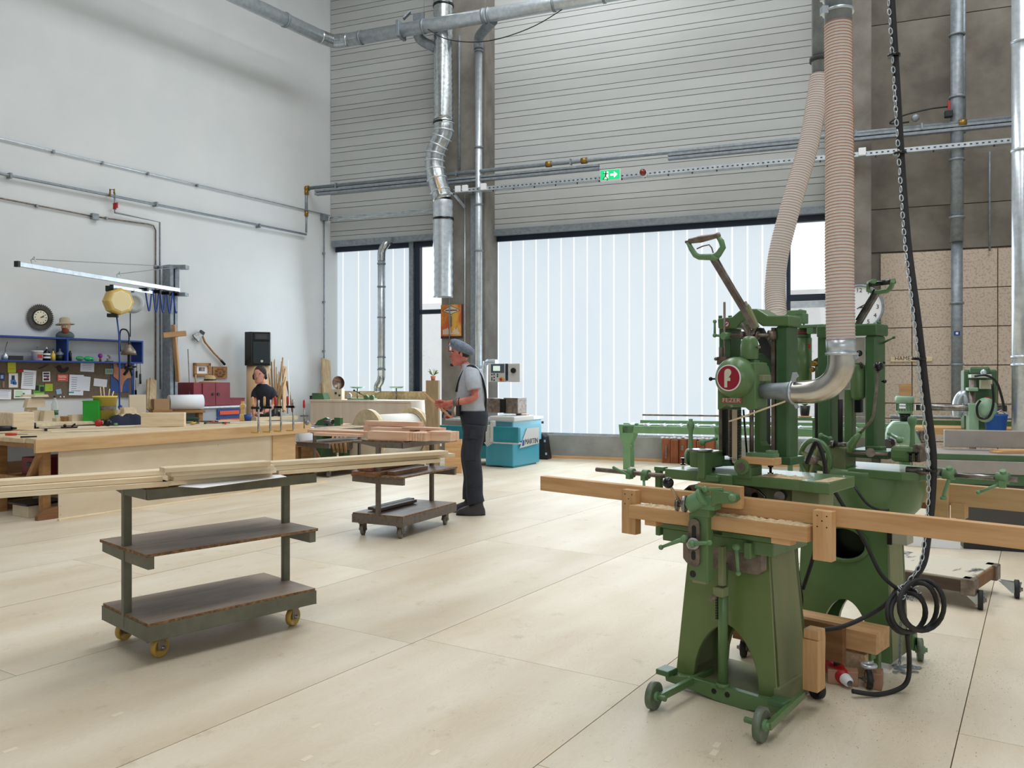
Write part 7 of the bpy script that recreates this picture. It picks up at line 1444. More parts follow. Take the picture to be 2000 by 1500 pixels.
t.p('stop_button', MB().cyl((x0_+w_*.78, .16, z0_+h_*.14), (x0_+w_*.78, .2, z0_+h_*.14), .036, seg=14), m_yel, parent=cp); t.p('stop_button_head', MB().cyl((x0_+w_*.78, .14, z0_+h_*.14), (x0_+w_*.78, .16, z0_+h_*.14), .022, seg=14), m_red, parent=cp)
x0_, x1_, z0_, z1_ = TF.rect(992, 710, 1015, 746, .2); c2 = t.p('switch_panel', MB().box(x0_, x1_, .2, .28, z0_, z1_), m_lgrey, bevel=.006); t.p('rotary_switch', MB().cyl(((x0_+x1_)/2, .17, z0_+(z1_-z0_)*.62), ((x0_+x1_)/2, .2, z0_+(z1_-z0_)*.62), .042, seg=16), m_blackg, parent=c2); t.p('panel_gap', MB().box(x0_-.04, x0_-.01, .19, .27, z0_+.02, z1_), m_frame)
e_ = V((xr-x2, ye+.02, 0)).normalized(); lp = V((x2+(xr-x2)*.32, 0.0, 0))
n_ = V((e_.y, -e_.x, 0)); b0 = V((x2, -.02, 0))+n_*.03; Lp = ye
lab = [(Lp*.18, .30), (Lp*.92, .34), (Lp*.92, .60), (Lp*.45, .60)]
t.p('label_plate', MB().prism(lab, lambda u, v, w: b0+e_*u+n_*w+V((0, 0, v)), 0, .008), m_lgrey)
txt = text('MARTIN', .12, m_seam, t, b0+e_*(Lp*.62)+n_*.012+V((0, 0, .385)), (R(90), 0, math.atan2(e_.y, e_.x)), xs=.95)
t.p('blue_mark', MB().prism([(Lp*.26, .33), (Lp*.34, .335), (Lp*.34, .42), (Lp*.29, .42)], lambda u, v, w: b0+e_*u+n_*w+V((0, 0, v)), .008, .012), m_blue)
p = TF.W(V((TF.y(1013, 805, .3).x, .35, zt+.022))); one('orange_wood_block', 'orange-brown wooden blocks lying on the teal planer table', 'block', MB().box(-.05, .14, -.05, .04, 0, .045).box(-.06, 0, -.04, .04, .046, .075), m_oak, p, -30, bevel=.002)
p = TF.W(V((TF.y(877, 829, -.1).x, -.1, zt)))
t = T('power_router', 'small red and black hand tool standing at the left of the teal machine', 'tool', p, 0); t.p('red_base', MB().cyl((0, 0, 0), (0, 0, .04), .06, seg=18), m_red); t.p('tool_body', MB().cyl((0, 0, .04), (0.02, 0, .11), .035, .03), m_black); t.p('hose', MB().tube(spl([(0, 0, .1), (-.06, 0, .12), (-.1, 0, .05), (-.1, 0, 0)], 4), .012, 6), m_black)
one('round_wooden_lid', 'round pale wooden piece leaning beside the red hand tool', 'disc', MB().lathe([(0, -.02), (.1, -.02), (.11, 0), (.1, .02), (0, .02)], (0, 0, .11), (.3, -1, .1), 22), m_pine, p+V((.18, .08, 0)), 0)
one('plywood_offcut', 'plywood sheet standing below the teal drawer left of the man’s legs', 'board', MB().box(-.13, .13, 0, .03, 0, .5), m_oak, C(885, 895, 12.2)-V((0, 0, C(885, 895, 12.2).z)), -15, bevel=.002)
# black case, brush
q = G(1058, 896); t = T('instrument_case', 'black tapered hard case standing against the concrete sill', 'case', q, BA)
t.p('case_shell', MB().prism([(-.14, 0), (.15, 0), (.09, .40), (.04, .44), (-.06, .44), (-.10, .40)], XZ, -.12, .12), m_black, bevel=.02); t.p('catch', MB().box(.085, .115, -.13, -.12, .30, .34), m_galv); t.p('catch', MB().box(.11, .14, -.13, -.12, .08, .12), m_galv)
one('hand_brush', 'brown brush handle sticking up behind the black case', 'brush', MB().lathe([(0, 0), (.02, .3), (.03, .45), (.05, .58), (.0, .62)], (0, 0, 0), (0, 0, 1), 10).box(.05, .17, -.02, .02, .60, .64, 1), [m_oak, m_seam], q+V((-.13, .18, 0)), 0)
# green roller table in front of the main window
g0 = G(1222, 917); RF = Fr(g0, BA+4); t = T('roller_table', 'long green roller conveyor table on flared legs before the big window', 'table', g0, BA+4); F = RF
zt = RF.y(1210, 829, 0).z; L = RF.y(1795, 850, 0).x
t.p('side_beam', MB().box(-.05, L, 0, .05, zt-.13, zt-.02), m_greenb, bevel=.004); t.p('side_beam', MB().box(-.05, L, .42, .47, zt-.13, zt-.02), m_greenb, bevel=.004)
t.p('fence_bar', MB().box(.15, L, .46, .50, zt+.0, zt+.05), m_greenb, bevel=.003); t.p('fence_rod', MB().cyl((.18, .5, zt+.13), (L, .5, zt+.13), .014, seg=8), m_dsteel)
n = 16
for k in range(n):
    x = .05+(L-.1)*k/n; t.p('roller', MB().cyl((x, .03, zt-.02), (x, .44, zt-.02), .032, seg=12), m_galv)
for x in (-.0, 1.42, 2.9):
    for y in (0, .42): t.p('leg', MB().prism([(x-.04, 0), (x+.06, 0), (x+.06, zt-.30), (x+.11, zt-.2), (x+.13, zt), (x-.11, zt), (x-.09, zt-.2), (x-.04, zt-.30)], XZ, y, y+.05), m_greenb, bevel=.004)
    t.p('cross_tie', MB().box(x-.01, x+.03, .05, .42, .30, .35), m_greenb)
# stacked brown tool cases
sp_c = G(1345, 905); t = T('carved_timber_stack', 'stack of old reddish brown timbers with white tops standing before the sill', 'timbers', sp_c, BA)
rg = random.Random(12); m_rb = wood('old_red_timber', (168, 98, 62), (120, 62, 38), 'z', k=4, s=14)
xa = -.42
for k in range(6):
    w_ = .13+.03*rg.random(); t.p('timber_end', MB().box(xa, xa+w_-.008, -.12+.03*rg.random(), .14, 0, .37+.04*rg.random()), m_rb, bevel=.006); xa += w_
wt = MB(); 
for k in range(14): wt.ell((-.42+.065*k, rg.uniform(-.05, .08), .40+rg.uniform(0, .02)), .035, .05, .02, seg=8, ring=5)
t.p('white_shavings', wt, m_white, kind='stuff')
t.p('iron_strap', MB().box(-.36, -.33, -.135, -.12, .08, .30).box(-.10, -.06, -.135, -.12, .22, .30), m_dsteel, bevel=.003)
one('pale_backboard', 'pale board standing behind the reddish timbers', 'board', MB().box(-.5, .5, 0, .03, 0, .46), m_ply, sp_c+V((.12, .30, 0)), BA)
sp2 = G(1575, 905); t = T('carved_timber_stack', 'short stack of reddish timber seen between the two mortisers', 'timbers', sp2+V((-.1, .2, 0)), BA)
for k in range(3): t.p('timber_end', MB().box(-.35+.13*k, -.23+.13*k, -.1, .1, 0, .40+.02*k), m_rb, bevel=.006)
pz = C(1572, 0, 11.4); t = T('potted_plant', 'green plant in a black pot seen under the silver elbow', 'plant', (pz.x, pz.y, C(0, 812, 11.4).z), 0)
t.p('flower_pot', MB().lathe([(0, 0), (.055, 0), (.075, .14), (.07, .14), (0, .12)], (0, 0, 0), (0, 0, 1), 16), m_black); t.p('saucer', MB().cyl((0, 0, -.02), (0, 0, 0), .09), m_oak); lfm = MB(); rg = random.Random(8)
for k in range(22): a = rg.uniform(0, 6.28); e = V((math.cos(a)*.09, math.sin(a)*.09, rg.uniform(.18, .3))); b0_ = V((0, 0, .13)); m_ = b0_.lerp(e, .6); lfm.add([b0_, m_+V((.02, .02, 0)), e, m_-V((.02, .02, 0))], [(0, 1, 2, 3)])
t.p('leaves', lfm, mat('plant_green', (70, 140, 70), .6), kind='stuff')
hz = C(0, 812, 11.4).z-.02; t = T('plant_stand', 'small bench carrying books and the black plant pot by the window', 'stand', (pz.x, pz.y, 0), BA)
t.p('board', MB().box(-.25, .2, -.15, .15, hz-.04, hz), m_greend); t.p('leg', MB().box(-.22, -.16, -.1, .1, 0, hz-.04), m_greend); t.p('leg', MB().box(.1, .16, -.1, .1, 0, hz-.04), m_greend)
# wall clock behind the hose, sign board, small plywood square
c = BW.y(1678, 600, -.5); t = T('wall_clock', 'round white wall clock half hidden behind the hose', 'clock', BW.o, BA); rc = .34
t.p('rim', MB().lathe([(rc, 0), (rc, -.05), (rc-.03, -.055), (rc-.035, -.03)], (c.x, -.44, c.z), (0, 1, 0), 40), m_galvd); t.p('dial', MB().cyl((c.x, -.465, c.z), (c.x, -.44, c.z), rc-.02, seg=40), m_white)
for k in range(12):
    a = R(30*k); tx = text(str(k or 12), .085, m_black, t, (c.x+.25*math.sin(a), -.469, c.z+.25*math.cos(a)), (R(90), 0, 0), name='numeral')
t.p('clock_hand', MB().beam((c.x-.03, -.47, c.z-.02), (c.x+.22, -.47, c.z+.12), .003, .012), m_black); t.p('clock_hand', MB().beam((c.x, -.472, c.z), (c.x+.16, -.472, c.z-.005), .003, .018), m_black)
x0, x1, z0, z1 = BW.rect(1739, 697, 1821, 706, -.06); t = T('lettered_board', 'narrow pale wooden strip with dark capital letters on the wood-wool panels', 'sign', BW.o, BA)
t.p('strip', MB().box(x0, x1, -.06, -.036, z0, z1), m_pine, bevel=.003); text('HAME-UFK', .085, m_seam, t, ((x0+x1)/2-.03, -.062, (z0+z1)/2+.01), (R(90), 0, 0), xs=.95)
x0, x1, z0, z1 = BW.rect(1757, 750, 1781, 773, -.06); one('plywood_square', 'small square of plywood fixed to the wood-wool panels above the grey-green motor', 'board', MB().box(x0, x1, -.05, -.036, z0, z1), m_spruce, BW.o, BA, bevel=.002)
# radial drilling machine at the right
Zd = 9.4; dl = V((C(1905, 0, Zd).x, Zd, 0)); DF = Fr(dl, BA); F = DF
t = T('radial_drill', 'green radial drilling machine with horizontal steel arm at the far right', 'machine', dl, BA)
m_gp = mat('pale_green_enamel', (140, 172, 146), .4, c2=(126, 158, 132), sc_=5)
def db(px0, py0, px1, py1, d0, d1, mt, nm, bev=.01): return t.p(nm, MB().pbox(DF, px0, py0, px1, py1, d0, d1), mt, bevel=bev)
db(1882, 722, 1948, 840, .25, .5, m_greend, 'rear_cabinet', .02); db(1894, 717, 1934, 731, .2, .3, m_greend, 'cabinet_hood', .02)
x0, x1, z0, z1 = DF.rect(1894, 760, 1908, 900, -.05)
t.p('column', MB().cyl(((x0+x1)/2, 0, 0), ((x0+x1)/2, 0, DF.y(1901, 742, 0).z), (x1-x0)/2, seg=18), m_dsteel); db(1891, 757, 1911, 764, -.12, .1, m_gp, 'column_cap'); db(1892, 788, 1912, 842, -.12, .1, m_gp, 'arm_slide')
db(1897, 731, 1937, 738, -.05, .2, m_lgrey, 'top_plate', .004); db(1916, 742, 1938, 760, .05, .2, mat('cream_switch_plate', (206, 204, 176), .5), 'switch_plate', .004)
za = DF.y(1840, 796, -.05).z
t.p('arm', MB().cyl((DF.y(1788, 796, -.05).x, -.05, za), (DF.y(1966, 798, -.05).x, -.05, za), .037, seg=18), m_steel); t.p('gear_head', MB().ell((DF.y(1925, 800, -.1).x, -.1, za-.02), .12, .1, .14), m_gp)
x0, x1, z0, z1 = DF.rect(1749, 774, 1787, 808, -.15); mx = (x0+x1)/2; rm = (x1-x0)/2
t.p('drill_motor', MB().lathe([(0, 0), (rm*.8, 0), (rm*.85, .02), (rm*.85, (z1-z0)*.6), (rm, (z1-z0)*.62), (rm, z1-z0-.02), (rm*.9, z1-z0), (0, z1-z0)], (mx, -.05, z0), (0, 0, 1), 26), m_gp)
fins = MB()
for k in range(9): a = R(180+22*k); fins.box(mx+rm*.86*math.cos(a)-.006, mx+rm*.86*math.cos(a)+.006, -.05+rm*.86*math.sin(a)-.01, -.05+rm*.86*math.sin(a)+.01, z0+.03, z0+(z1-z0)*.58)
t.p('cooling_fins', fins, m_greend, kind='stuff'); db(1757, 789, 1769, 792, -.26, -.2, m_white, 'plate', .002); db(1757, 794, 1769, 798, -.26, -.2, m_white, 'plate', .002)
t.p('chuck', MB().cyl((mx, -.05, z0-.09), (mx, -.05, z0), .05, .07, 14), m_blackg)
x0, x1, z0, z1 = DF.rect(1738, 824, 1782, 868, -.2)
t.p('saw_hood', MB().prism([(x0-.06, z0), (x1+.10, z0), (x1+.02, z0+(z1-z0)*.75), (x1-.03, z1), (x0+.04, z1), (x0-.02, z0+(z1-z0)*.7)], XZ, -.2, .1), m_gp, bevel=.025)
db(1791, 842, 1812, 868, -.1, .05, m_steel, 'coil_spring', .01); 
for k in range(3): c = DF.y(1796+k*8, 852, -.12); t.p('ring', MB().tube([c+V((.03*math.cos(R(q)), 0, .06*math.sin(R(q)))) for q in range(0, 360, 24)], .012, 6, closed=True), m_dsteel)
t.p('grip_lever', ball_lever(DF, (1763, 858), (1742, 848), -.24, .02, .014, hub=.025), m_gp)
t.p('guide_cylinder', MB().cyl(DF.y(1740, 852, -.26), DF.y(1762, 862, -.26), .035, seg=14), m_galv); t.p('black_ring', MB().cyl(DF.y(1733, 868, -.28), DF.y(1740, 864, -.24), .06, seg=16), m_blackg)
for pts_ in ([(1903, 735), (1925, 733), (1945, 745), (1955, 770), (1962, 800)], [(1938, 750), (1940, 790), (1930, 815), (1912, 815), (1908, 795), (1915, 782)]): t.p('cable', MB().tube(spl([DF.y(a, b, -.2) for a, b in pts_], 6), .014, 6), m_blackg)
t.p('stop_switch', MB().cyl(DF.y(1929, 781, .0), DF.y(1929, 781, .08), .04, seg=14), m_red); t.p('eye_bolt', MB().ell(DF.y(1921, 728, .0), .03, .02, .04), m_galv)
t.p('dust_elbow', MB().tube(spl([DF.y(1870, 815, .1), DF.y(1870, 785, .1), DF.y(1882, 770, .1), DF.y(1890, 790, .1), DF.y(1888, 812, .1)], 5), .05, 12), m_galv)
# blue canister
q = DF.W(V((DF.y(1945, 840, -.05).x, -.05, DF.y(1945, 842, -.05).z)))
t = T('blue_canister', 'blue plastic canister standing behind the grey fence', 'canister', (q.x, q.y, q.z), 0); t.p('body', MB().lathe([(0, 0), (.10, 0), (.115, .17), (.12, .17), (.12, .19), (0, .19)], (0, 0, 0), (0, 0, 1), 20), mat('canister_blue', (30, 90, 180), .4)); t.p('handle', MB().tube([(-.1, -.05, .17), (0, -.1, .24), (.1, -.05, .17)], .006, 6), m_galv)
# machine bench and grey jointer
Zj = 6.9; JF = Fr(V((C(1842, 0, Zj).x, Zj, 0)), BA+2); F = JF
m_jg = mat('planer_grey_casting', (164, 158, 152), .45, c2=(150, 144, 138), sc_=4)
t = T('jointer', 'big grey jointer with long tall fence and green base at the right edge', 'machine', JF.o, BA+2)
def jb(px0, py0, px1, py1, d0, d1, mt, nm, bev=.006): return t.p(nm, MB().pbox(JF, px0, py0, px1, py1, d0, d1), mt, bevel=bev)
jb(1845, 842, 2120, 876, .35, .42, m_jg, 'fence'); xl_ = JF.y(1812, 890, 0).x
zt = JF.y(1900, 880, .2).z; xr_ = xl_+3.2
t.p('table', MB().box(xl_, xr_, -.05, .5, zt-.05, zt-.01), m_jg, bevel=.006); t.p('table_edge', MB().box(xl_-.02, xr_, -.07, -.05, zt-.06, zt-.012), m_greend, bevel=.004); zb = JF.y(1900, 925, -.08).z
t.p('apron', MB().box(xl_+.05, xr_, -.08, .5, zb, zt-.06), m_jg, bevel=.006); t.p('green_band', MB().box(xl_+.1, xr_, -.06, .48, zb-.09, zb), m_greend, bevel=.006)
xb_ = JF.y(1885, 1020, 0).x; t.p('base', MB().box(xb_, xr_, .0, .45, .05, zb-.09), mat('dark_grey_base', (74, 72, 70), .55), bevel=.01); t.p('foot_plate', MB().box(xb_-.02, xr_, -.06, .5, 0, .05), m_black, bevel=.004)
one('white_block', 'white stepped block on the floor beside the jointer base', 'block', MB().box(-.25, .2, 0, .1, 0, .16).box(.0, .06, 0, .1, .16, .3), m_white, JF.W(V((xb_-.25, -.1, 0))), BA, bevel=.004)
q = JF.W(V((JF.y(1985, 877, .2).x, .2, zt))); one('shim_stack', 'few thin wooden shims lying on the jointer table at the picture edge', 'shims', MB().box(-.2, .2, -.06, .06, 0, .012).box(-.15, .22, -.04, .08, .012, .022), m_oak, q-V((0, 0, .008)), 5)
# small wood bench behind the rear mortiser
WF = Fr(V((C(1800, 0, 10.0).x, 10.0, 0)), BA); t = T('saw_bench', 'wooden bench with green underframe below the radial drill', 'bench', WF.o, BA); F = WF
zt = WF.y(1830, 836, 0).z; xa = WF.y(1745, 840, 0).x; xb = xa+3.4
t.p('bench_top', MB().box(xa, xb, .1, .7, zt-.08, zt), m_spruce, bevel=.004); t.p('rear_rail', MB().cyl((xa, .72, zt+.1), (xb, .72, zt+.1), .02, seg=8), m_galvd); t.p('green_rail', MB().box(xa, xb, .68, .74, zt-.02, zt+.06), m_greend)
for x in (xa+.1, xa+1.4, xb-.2): t.p('leg', MB().box(x, x+.1, .15, .6, 0, zt-.08), m_greend)
# ---------- people ----------
m_skin = mat('skin', (206, 150, 128), .55, c2=(196, 132, 112), sc_=14); m_skin2 = mat('reddened_skin', (206, 132, 116), .55, c2=(186, 98, 88), sc_=10)
def skinmesh(name, V_, E_, mt, par, sub=2):
    me = bpy.data.meshes.new(name); me.from_pydata([v[0] for v in V_], E_, []); me.materials.append(mt)
    o = bpy.data.objects.new(name, me); COL.objects.link(o); o.parent = par.e if isinstance(par, T) else par
    m = o.modifiers.new('skin', 'SKIN'); m.use_smooth_shade = True; sk = me.skin_vertices[0].data
    for i, v in enumerate(V_): sk[i].radius = (v[1], v[2] if len(v) > 2 else v[1]); sk[i].use_root = (i == 0)
    s = o.modifiers.new('subdivision', 'SUBSURF'); s.levels = sub; s.render_levels = sub; return o
def loft(secs, seg=26, m=0, cap=True, wob=0, seed=1):
    rg = random.Random(seed); vs = []
    for (c, rx, ry) in secs:
        c = V(c); vs += [c+V((rx*math.cos(2*math.pi*k/seg)*(1+wob*math.sin(k*2.3+c.z*37)), ry*math.sin(2*math.pi*k/seg)*(1+wob*math.sin(k*1.7+c.z*29)), 0)) for k in range(seg)]
    n = len(secs); mb = MB().add(vs, [(i*seg+k, i*seg+(k+1) % seg, (i+1)*seg+(k+1) % seg, (i+1)*seg+k) for i in range(n-1) for k in range(seg)], m, True)
    if cap: mb.add(vs, [tuple(range(seg-1, -1, -1)), tuple(range((n-1)*seg, n*seg))], m)
    return mb
def limb(pts, rs, seg=14, n=5, m=0, mb=None):
    P = spl(pts, n); RS = []
    for i in range(len(pts)-1): RS += [rs[i]+(rs[i+1]-rs[i])*k/n for k in range(n)]
    RS.append(rs[-1]); return (mb or MB()).tube(P, .05, seg, rs=RS, m=m)
def head(c, sc, face, rx=.098, ry=.077, hair=None, tilt=0):
    """face: unit vector the face looks to (horizontal); returns a mesh builder in world-ish local coords"""
    f = V(face).normalized(); r = V((-f.y, f.x, 0)); c = V(c); seg = 28
    prof = [(-.125, .045, .022, .028), (-.118, .040, .045, .042), (-.10, .028, .066, .054), (-.075, .018, .078, .062), (-.045, .010, .087, .068), (-.01, .004, .093, .073), (.02, .0, .098, .076), (.05, -.004, .097, .076), (.08, -.008, .085, .068), (.102, -.01, .062, .052), (.116, -.01, .03, .027), (.120, -.01, .004, .004)]
    vs = []
    for (z, xo, a, b) in prof:
        for k in range(seg):
            t_ = 2*math.pi*k/seg; u = math.cos(t_); v = math.sin(t_); fx = a*u*(1.0 if u < 0 else (.98-.05*abs(v)))
            vs.append(c+(f*(xo+fx)+r*(b*v)+V((0, 0, z)))*sc)
    n = len(prof); mb = MB().add(vs, [(i*seg+k, i*seg+(k+1) % seg, (i+1)*seg+(k+1) % seg, (i+1)*seg+k) for i in range(n-1) for k in range(seg)], 0, True)
    L = lambda x, y, z: c+(f*x+r*y+V((0, 0, z)))*sc
    # nose, brow, lips, ears
    mb.add([L(.094, 0, .018), L(.094, -.010, -.01), L(.094, .010, -.01), L(.118, 0, -.030), L(.088, -.017, -.038), L(.088, .017, -.038), L(.085, 0, -.046)],
        [(0, 1, 3), (0, 3, 2), (1, 4, 3), (2, 3, 5), (4, 6, 3), (3, 6, 5)], 0, True)
    for s in (-1, 1):
        mb.ell(L(-.004, s*.078, -.012), .015*sc, .015*sc, .03*sc, seg=10, ring=7)
        mb.ell(L(.0815, s*.032, .008), .009*sc, .009*sc, .005*sc, 1, 8, 5); mb.ell(L(.0875, s*.032, .007), .005*sc, .005*sc, .005*sc, 2, 8, 5)
        mb.beam(L(.086, s*.016, .022), L(.076, s*.05, .022), .008*sc, .008*sc, m=2)
    mb.ell(L(.078, 0, -.066), .014*sc, .022*sc, .006*sc, 3, 10, 6)
    return mb
m_eye = mat('eye_white', (226, 224, 220), .3); m_dark = mat('dark_hair', (52, 40, 34), .8); m_lip = mat('lips', (176, 98, 90), .5)
def fingers(mb, base, dirv, side, curl, L=.075, r=.009):
    """four fingers side by side from base along dirv, bending towards curl"""
    for k in range(4):
        b = V(base)+V(side)*(k-1.5)*.019; l = L*(.92, 1.0, .95, .78)[k]; d = V(dirv).normalized(); cu = V(curl).normalized()
        p1 = b+d*l*.42; p2 = p1+(d*.55+cu*.8).normalized()*l*.34; p3 = p2+(cu*.9-d*.35).normalized()*l*.30
        mb.tube(spl([b-d*.015, p1, p2, p3], 3), r, 8, rs=[r+.001]*4+[r]*3+[r*.85]*3)
# --- standing man with cap ---
mo = G(921, 1003); t = T('person', 'standing man in grey flat cap, grey T-shirt and dark bib trousers, holding a thin stick', 'person', mo, 0); MF = t.F
q = lambda px, py, y=0: V(((px-1000)/FP*(mo.y+y)-mo.x, y, CH+(HZ-py)/FP*(mo.y+y)))
sh_ = q(921, 728); 
body = [(q(927, 812), .10, .12), (q(924, 780), .10, .13), (q(921, 748), .10, .14), (q(916, 726), .07, .10), (q(909, 716), .052), (q(904, 706), .05),
    (q(920, 733, -.15), .055), (q(925, 756, -.21), .047), (q(929, 777, -.235), .043), (q(905, 784, -.235), .040), (q(884, 786, -.22), .030), (q(874, 788, -.21), .027),
    (q(920, 733, .15), .055), (q(922, 756, .20), .045), (q(920, 778, .20), .040), (q(896, 786, .12), .035), (q(884, 790, .04), .027),
    (q(928, 830, -.09), .085), (q(922, 888, -.10), .055), (q(928, 940, -.10), .05), (q(930, 978, -.10), .04), (q(926, 830, .09), .085), (q(918, 888, .10), .055), (q(920, 940, .1), .05), (q(918, 972, .10), .04)]
E_ = [(0, 1), (1, 2), (2, 3), (3, 4), (4, 5), (2, 6), (6, 7), (7, 8), (8, 9), (9, 10), (10, 11), (2, 12), (12, 13), (13, 14), (14, 15), (15, 16), (0, 17), (17, 18), (18, 19), (19, 20), (0, 21), (21, 22), (22, 23), (23, 24)]
skinmesh('body', body, E_, m_skin2, t)
hc = q(899, 691)
t.p('head', head(hc, 1.0, (-1, -.12, 0)), [m_skin2, m_eye, m_dark, m_lip])
t.p('chin_beard', MB().ell(hc+V((-.085, -.01, -.115)), .022, .022, .016), m_dark)
t.p('hair', MB().ell(hc+V((.012, 0, .012)), .095, .079, .075), m_dark)
capm = mat('grey_tweed_cap', (128, 140, 158), .9, c2=(104, 114, 132), sc_=30); cb_ = hc+V((.0, 0, .052))
cm = MB(); seg = 26; vs = []
for (z, a, b, xo) in ((-.035, .088, .082, .015), (-.02, .112, .10, .022), (.01, .128, .116, .026), (.04, .124, .112, .02), (.068, .098, .09, .008), (.085, .05, .05, -.005), (.088, .004, .004, -.01)):
    vs += [cb_+V((xo+a*math.cos(2*math.pi*k/seg)*(1+.025*math.sin(k*3)), b*math.sin(2*math.pi*k/seg), z-.35*(a*math.cos(2*math.pi*k/seg)+xo))) for k in range(seg)]
cm.add(vs, [(i*seg+k, i*seg+(k+1) % seg, (i+1)*seg+(k+1) % seg, (i+1)*seg+k) for i in range(6) for k in range(seg)], 0, True)
cp_ = t.p('flat_cap', cm, capm); t.p('cap_peak', MB().prism([(-.06, -.07), (-.12, -.065), (-.155, -.03), (-.160, 0), (-.155, .03), (-.12, .065), (-.06, .07)], lambda u, v, w: cb_+V((u, v, w+.02-.22*(u+.06)*1.1)), -.006, .006), capm, parent=cp_, bevel=.003)
shm = mat('grey_jersey', (186, 192, 202), .85, c2=(168, 175, 188), sc_=9, bump=.3, bsc=14)
X_ = lambda px, py: q(px, py).x
tor = [(q(925, 812), .135, .165), (q(922, 800), .150, .18), (q(919, 785), .155, .185), (q(919, 768), .150, .185), (q(920, 750), .142, .19), (q(921, 735), .128, .19), (q(921, 724), .108, .165), (q(917, 716), .08, .115), (q(912, 711), .06, .07)]
t.p('t_shirt', loft(tor, wob=.012), shm, label='light grey T-shirt')
t.p('sleeve', limb([q(921, 727, -.13), q(923, 745, -.20), q(926, 762, -.225)], [.075, .078, .072]), shm); t.p('sleeve', limb([q(921, 727, .13), q(922, 745, .19), q(922, 762, .21)], [.075, .075, .07]), shm)
trm = mat('black_work_cloth', (26, 29, 36), .9, c2=(46, 50, 60), sc_=7, lo=.5, hi=.85, bump=.35, bsc=12)
tro = loft([(q(927, 842), .125, .175), (q(927, 825), .138, .185), (q(926, 812), .148, .185), (q(924, 802), .152, .186)], wob=.01)
limb([q(927, 830, -.085), q(924, 860, -.095), q(921, 890, -.10), q(926, 930, -.10), q(927, 965, -.10), q(930, 982, -.10)], [.112, .105, .095, .088, .086, .088], 18, mb=tro)
limb([q(925, 830, .085), q(922, 860, .095), q(917, 890, .10), q(921, 930, .10), q(919, 955, .10), q(919, 974, .10)], [.11, .10, .092, .085, .083, .085], 18, mb=tro)
tr_ = t.p('bib_trousers', tro, trm, label='dark worn bib work trousers')
bibp = [q(898, 812, 0), q(893, 795, 0), q(891, 775, 0), q(892, 763, 0)]
bm_ = MB()
vs = []
for i, p in enumerate(bibp):
    for k in range(9): a = -1+2*k/8; w_ = (.17, .16, .13, .10)[i]; vs.append(V((X_(921, 780)-.163+(.05*a*a), a*w_, p.z)))
bm_.add(vs+[v+V((.012, 0, 0)) for v in vs], [(i*9+k, i*9+k+1, (i+1)*9+k+1, (i+1)*9+k) for i in range(3) for k in range(8)]+[(36+i*9+k, 36+(i+1)*9+k, 36+(i+1)*9+k+1, 36+i*9+k+1) for i in range(3) for k in range(8)], 0, True)
t.p('bib', bm_, trm, parent=tr_)
for s in (-1, 1): t.p('strap', MB().tube(spl([q(947, 812, s*.05), q(949, 780, s*.07), q(945, 750, s*.09), q(936, 728, s*.10), q(922, 714, s*.105), q(908, 722, s*.10), q(897, 742, s*.09), q(891, 765, s*.08)], 5), .014, 8), m_blackg, parent=tr_)
t.p('pocket', MB().beam(q(917, 848, -.205), q(935, 850, -.195), .012, .09, (0, 0, 1)), trm, parent=tr_, bevel=.006); t.p('knee_patch', MB().beam(q(908, 880, -.19), q(930, 880, -.19), .012, .20, (0, 0, 1)), trm, parent=tr_, bevel=.01)
for s, px, py in ((-.10, 930, 1003), (.10, 916, 997)):
    h = q(px, py, s); h.z = 0
    sec = []
    bo = MB(); vs = []; seg = 18
    for (z, cx, a, b) in ((.0, -.055, .145, .05), (.03, -.055, .150, .054), (.06, -.045, .135, .05), (.085, -.02, .10, .048), (.11, .01, .062, .046), (.15, .02, .052, .046)):
        vs += [h+V((cx+a*math.cos(2*math.pi*k/seg), b*math.sin(2*math.pi*k/seg), z)) for k in range(seg)]
    bo.add(vs, [(i*seg+k, i*seg+(k+1) % seg, (i+1)*seg+(k+1) % seg, (i+1)*seg+k) for i in range(5) for k in range(seg)], 0, True)
    bt = t.p('boot', bo, mat('dark_leather', (58, 56, 58), .5)); t.p('sole', loft([(h+V((-.055, 0, 0)), .15, .055), (h+V((-.055, 0, .018)), .15, .055)]), m_black, parent=bt)
hw = q(866, 789, -.20)
hm = MB().ell(hw, .048, .026, .036, seg=16, ring=10); hm.cyl(q(884, 786, -.22), hw, .029, .028, 14, cap=False)
fingers(hm, hw+V((-.035, -.005, .0)), (-1, 0, .1), (0, .1, -1), (.3, .6, -.35), .085, .0095)
hm.tube(spl([hw+V((.0, -.02, .025)), hw+V((-.03, -.03, .035)), hw+V((-.065, -.022, .03))], 4), .011, 8)
t.p('hand', hm, m_skin2); t.p('wrist_tattoo', MB().cyl(q(893, 785.5, -.228), q(886, 786, -.222), .0375, .0345, 16), mat('tattoo_ink', (112, 96, 96), .6)); t.p('bracelet', MB().cyl(q(897.5, 785, -.231), q(896, 785, -.23), .0425, .042, 16), m_black)
hw2 = q(874, 795, .0); hm = MB().ell(hw2, .045, .03, .03, seg=14, ring=9); fingers(hm, hw2+V((-.03, 0, 0)), (-1, -.3, .1), (0, .1, -1), (.3, -.5, -.3), .08, .0095); hm.tube(spl([hw2+V((.0, -.01, .022)), hw2+V((-.03, -.02, .03)), hw2+V((-.06, -.02, .025))], 4), .011, 8); t.p('hand', hm, m_skin2)
s0, s1 = q(827, 767, -.16), q(882, 816, -.16); one('thin_wooden_stick', 'thin square wooden stick held by the man in the cap', 'stick', MB().beam(s0, s1, .018, .018), m_oak, mo, 0)
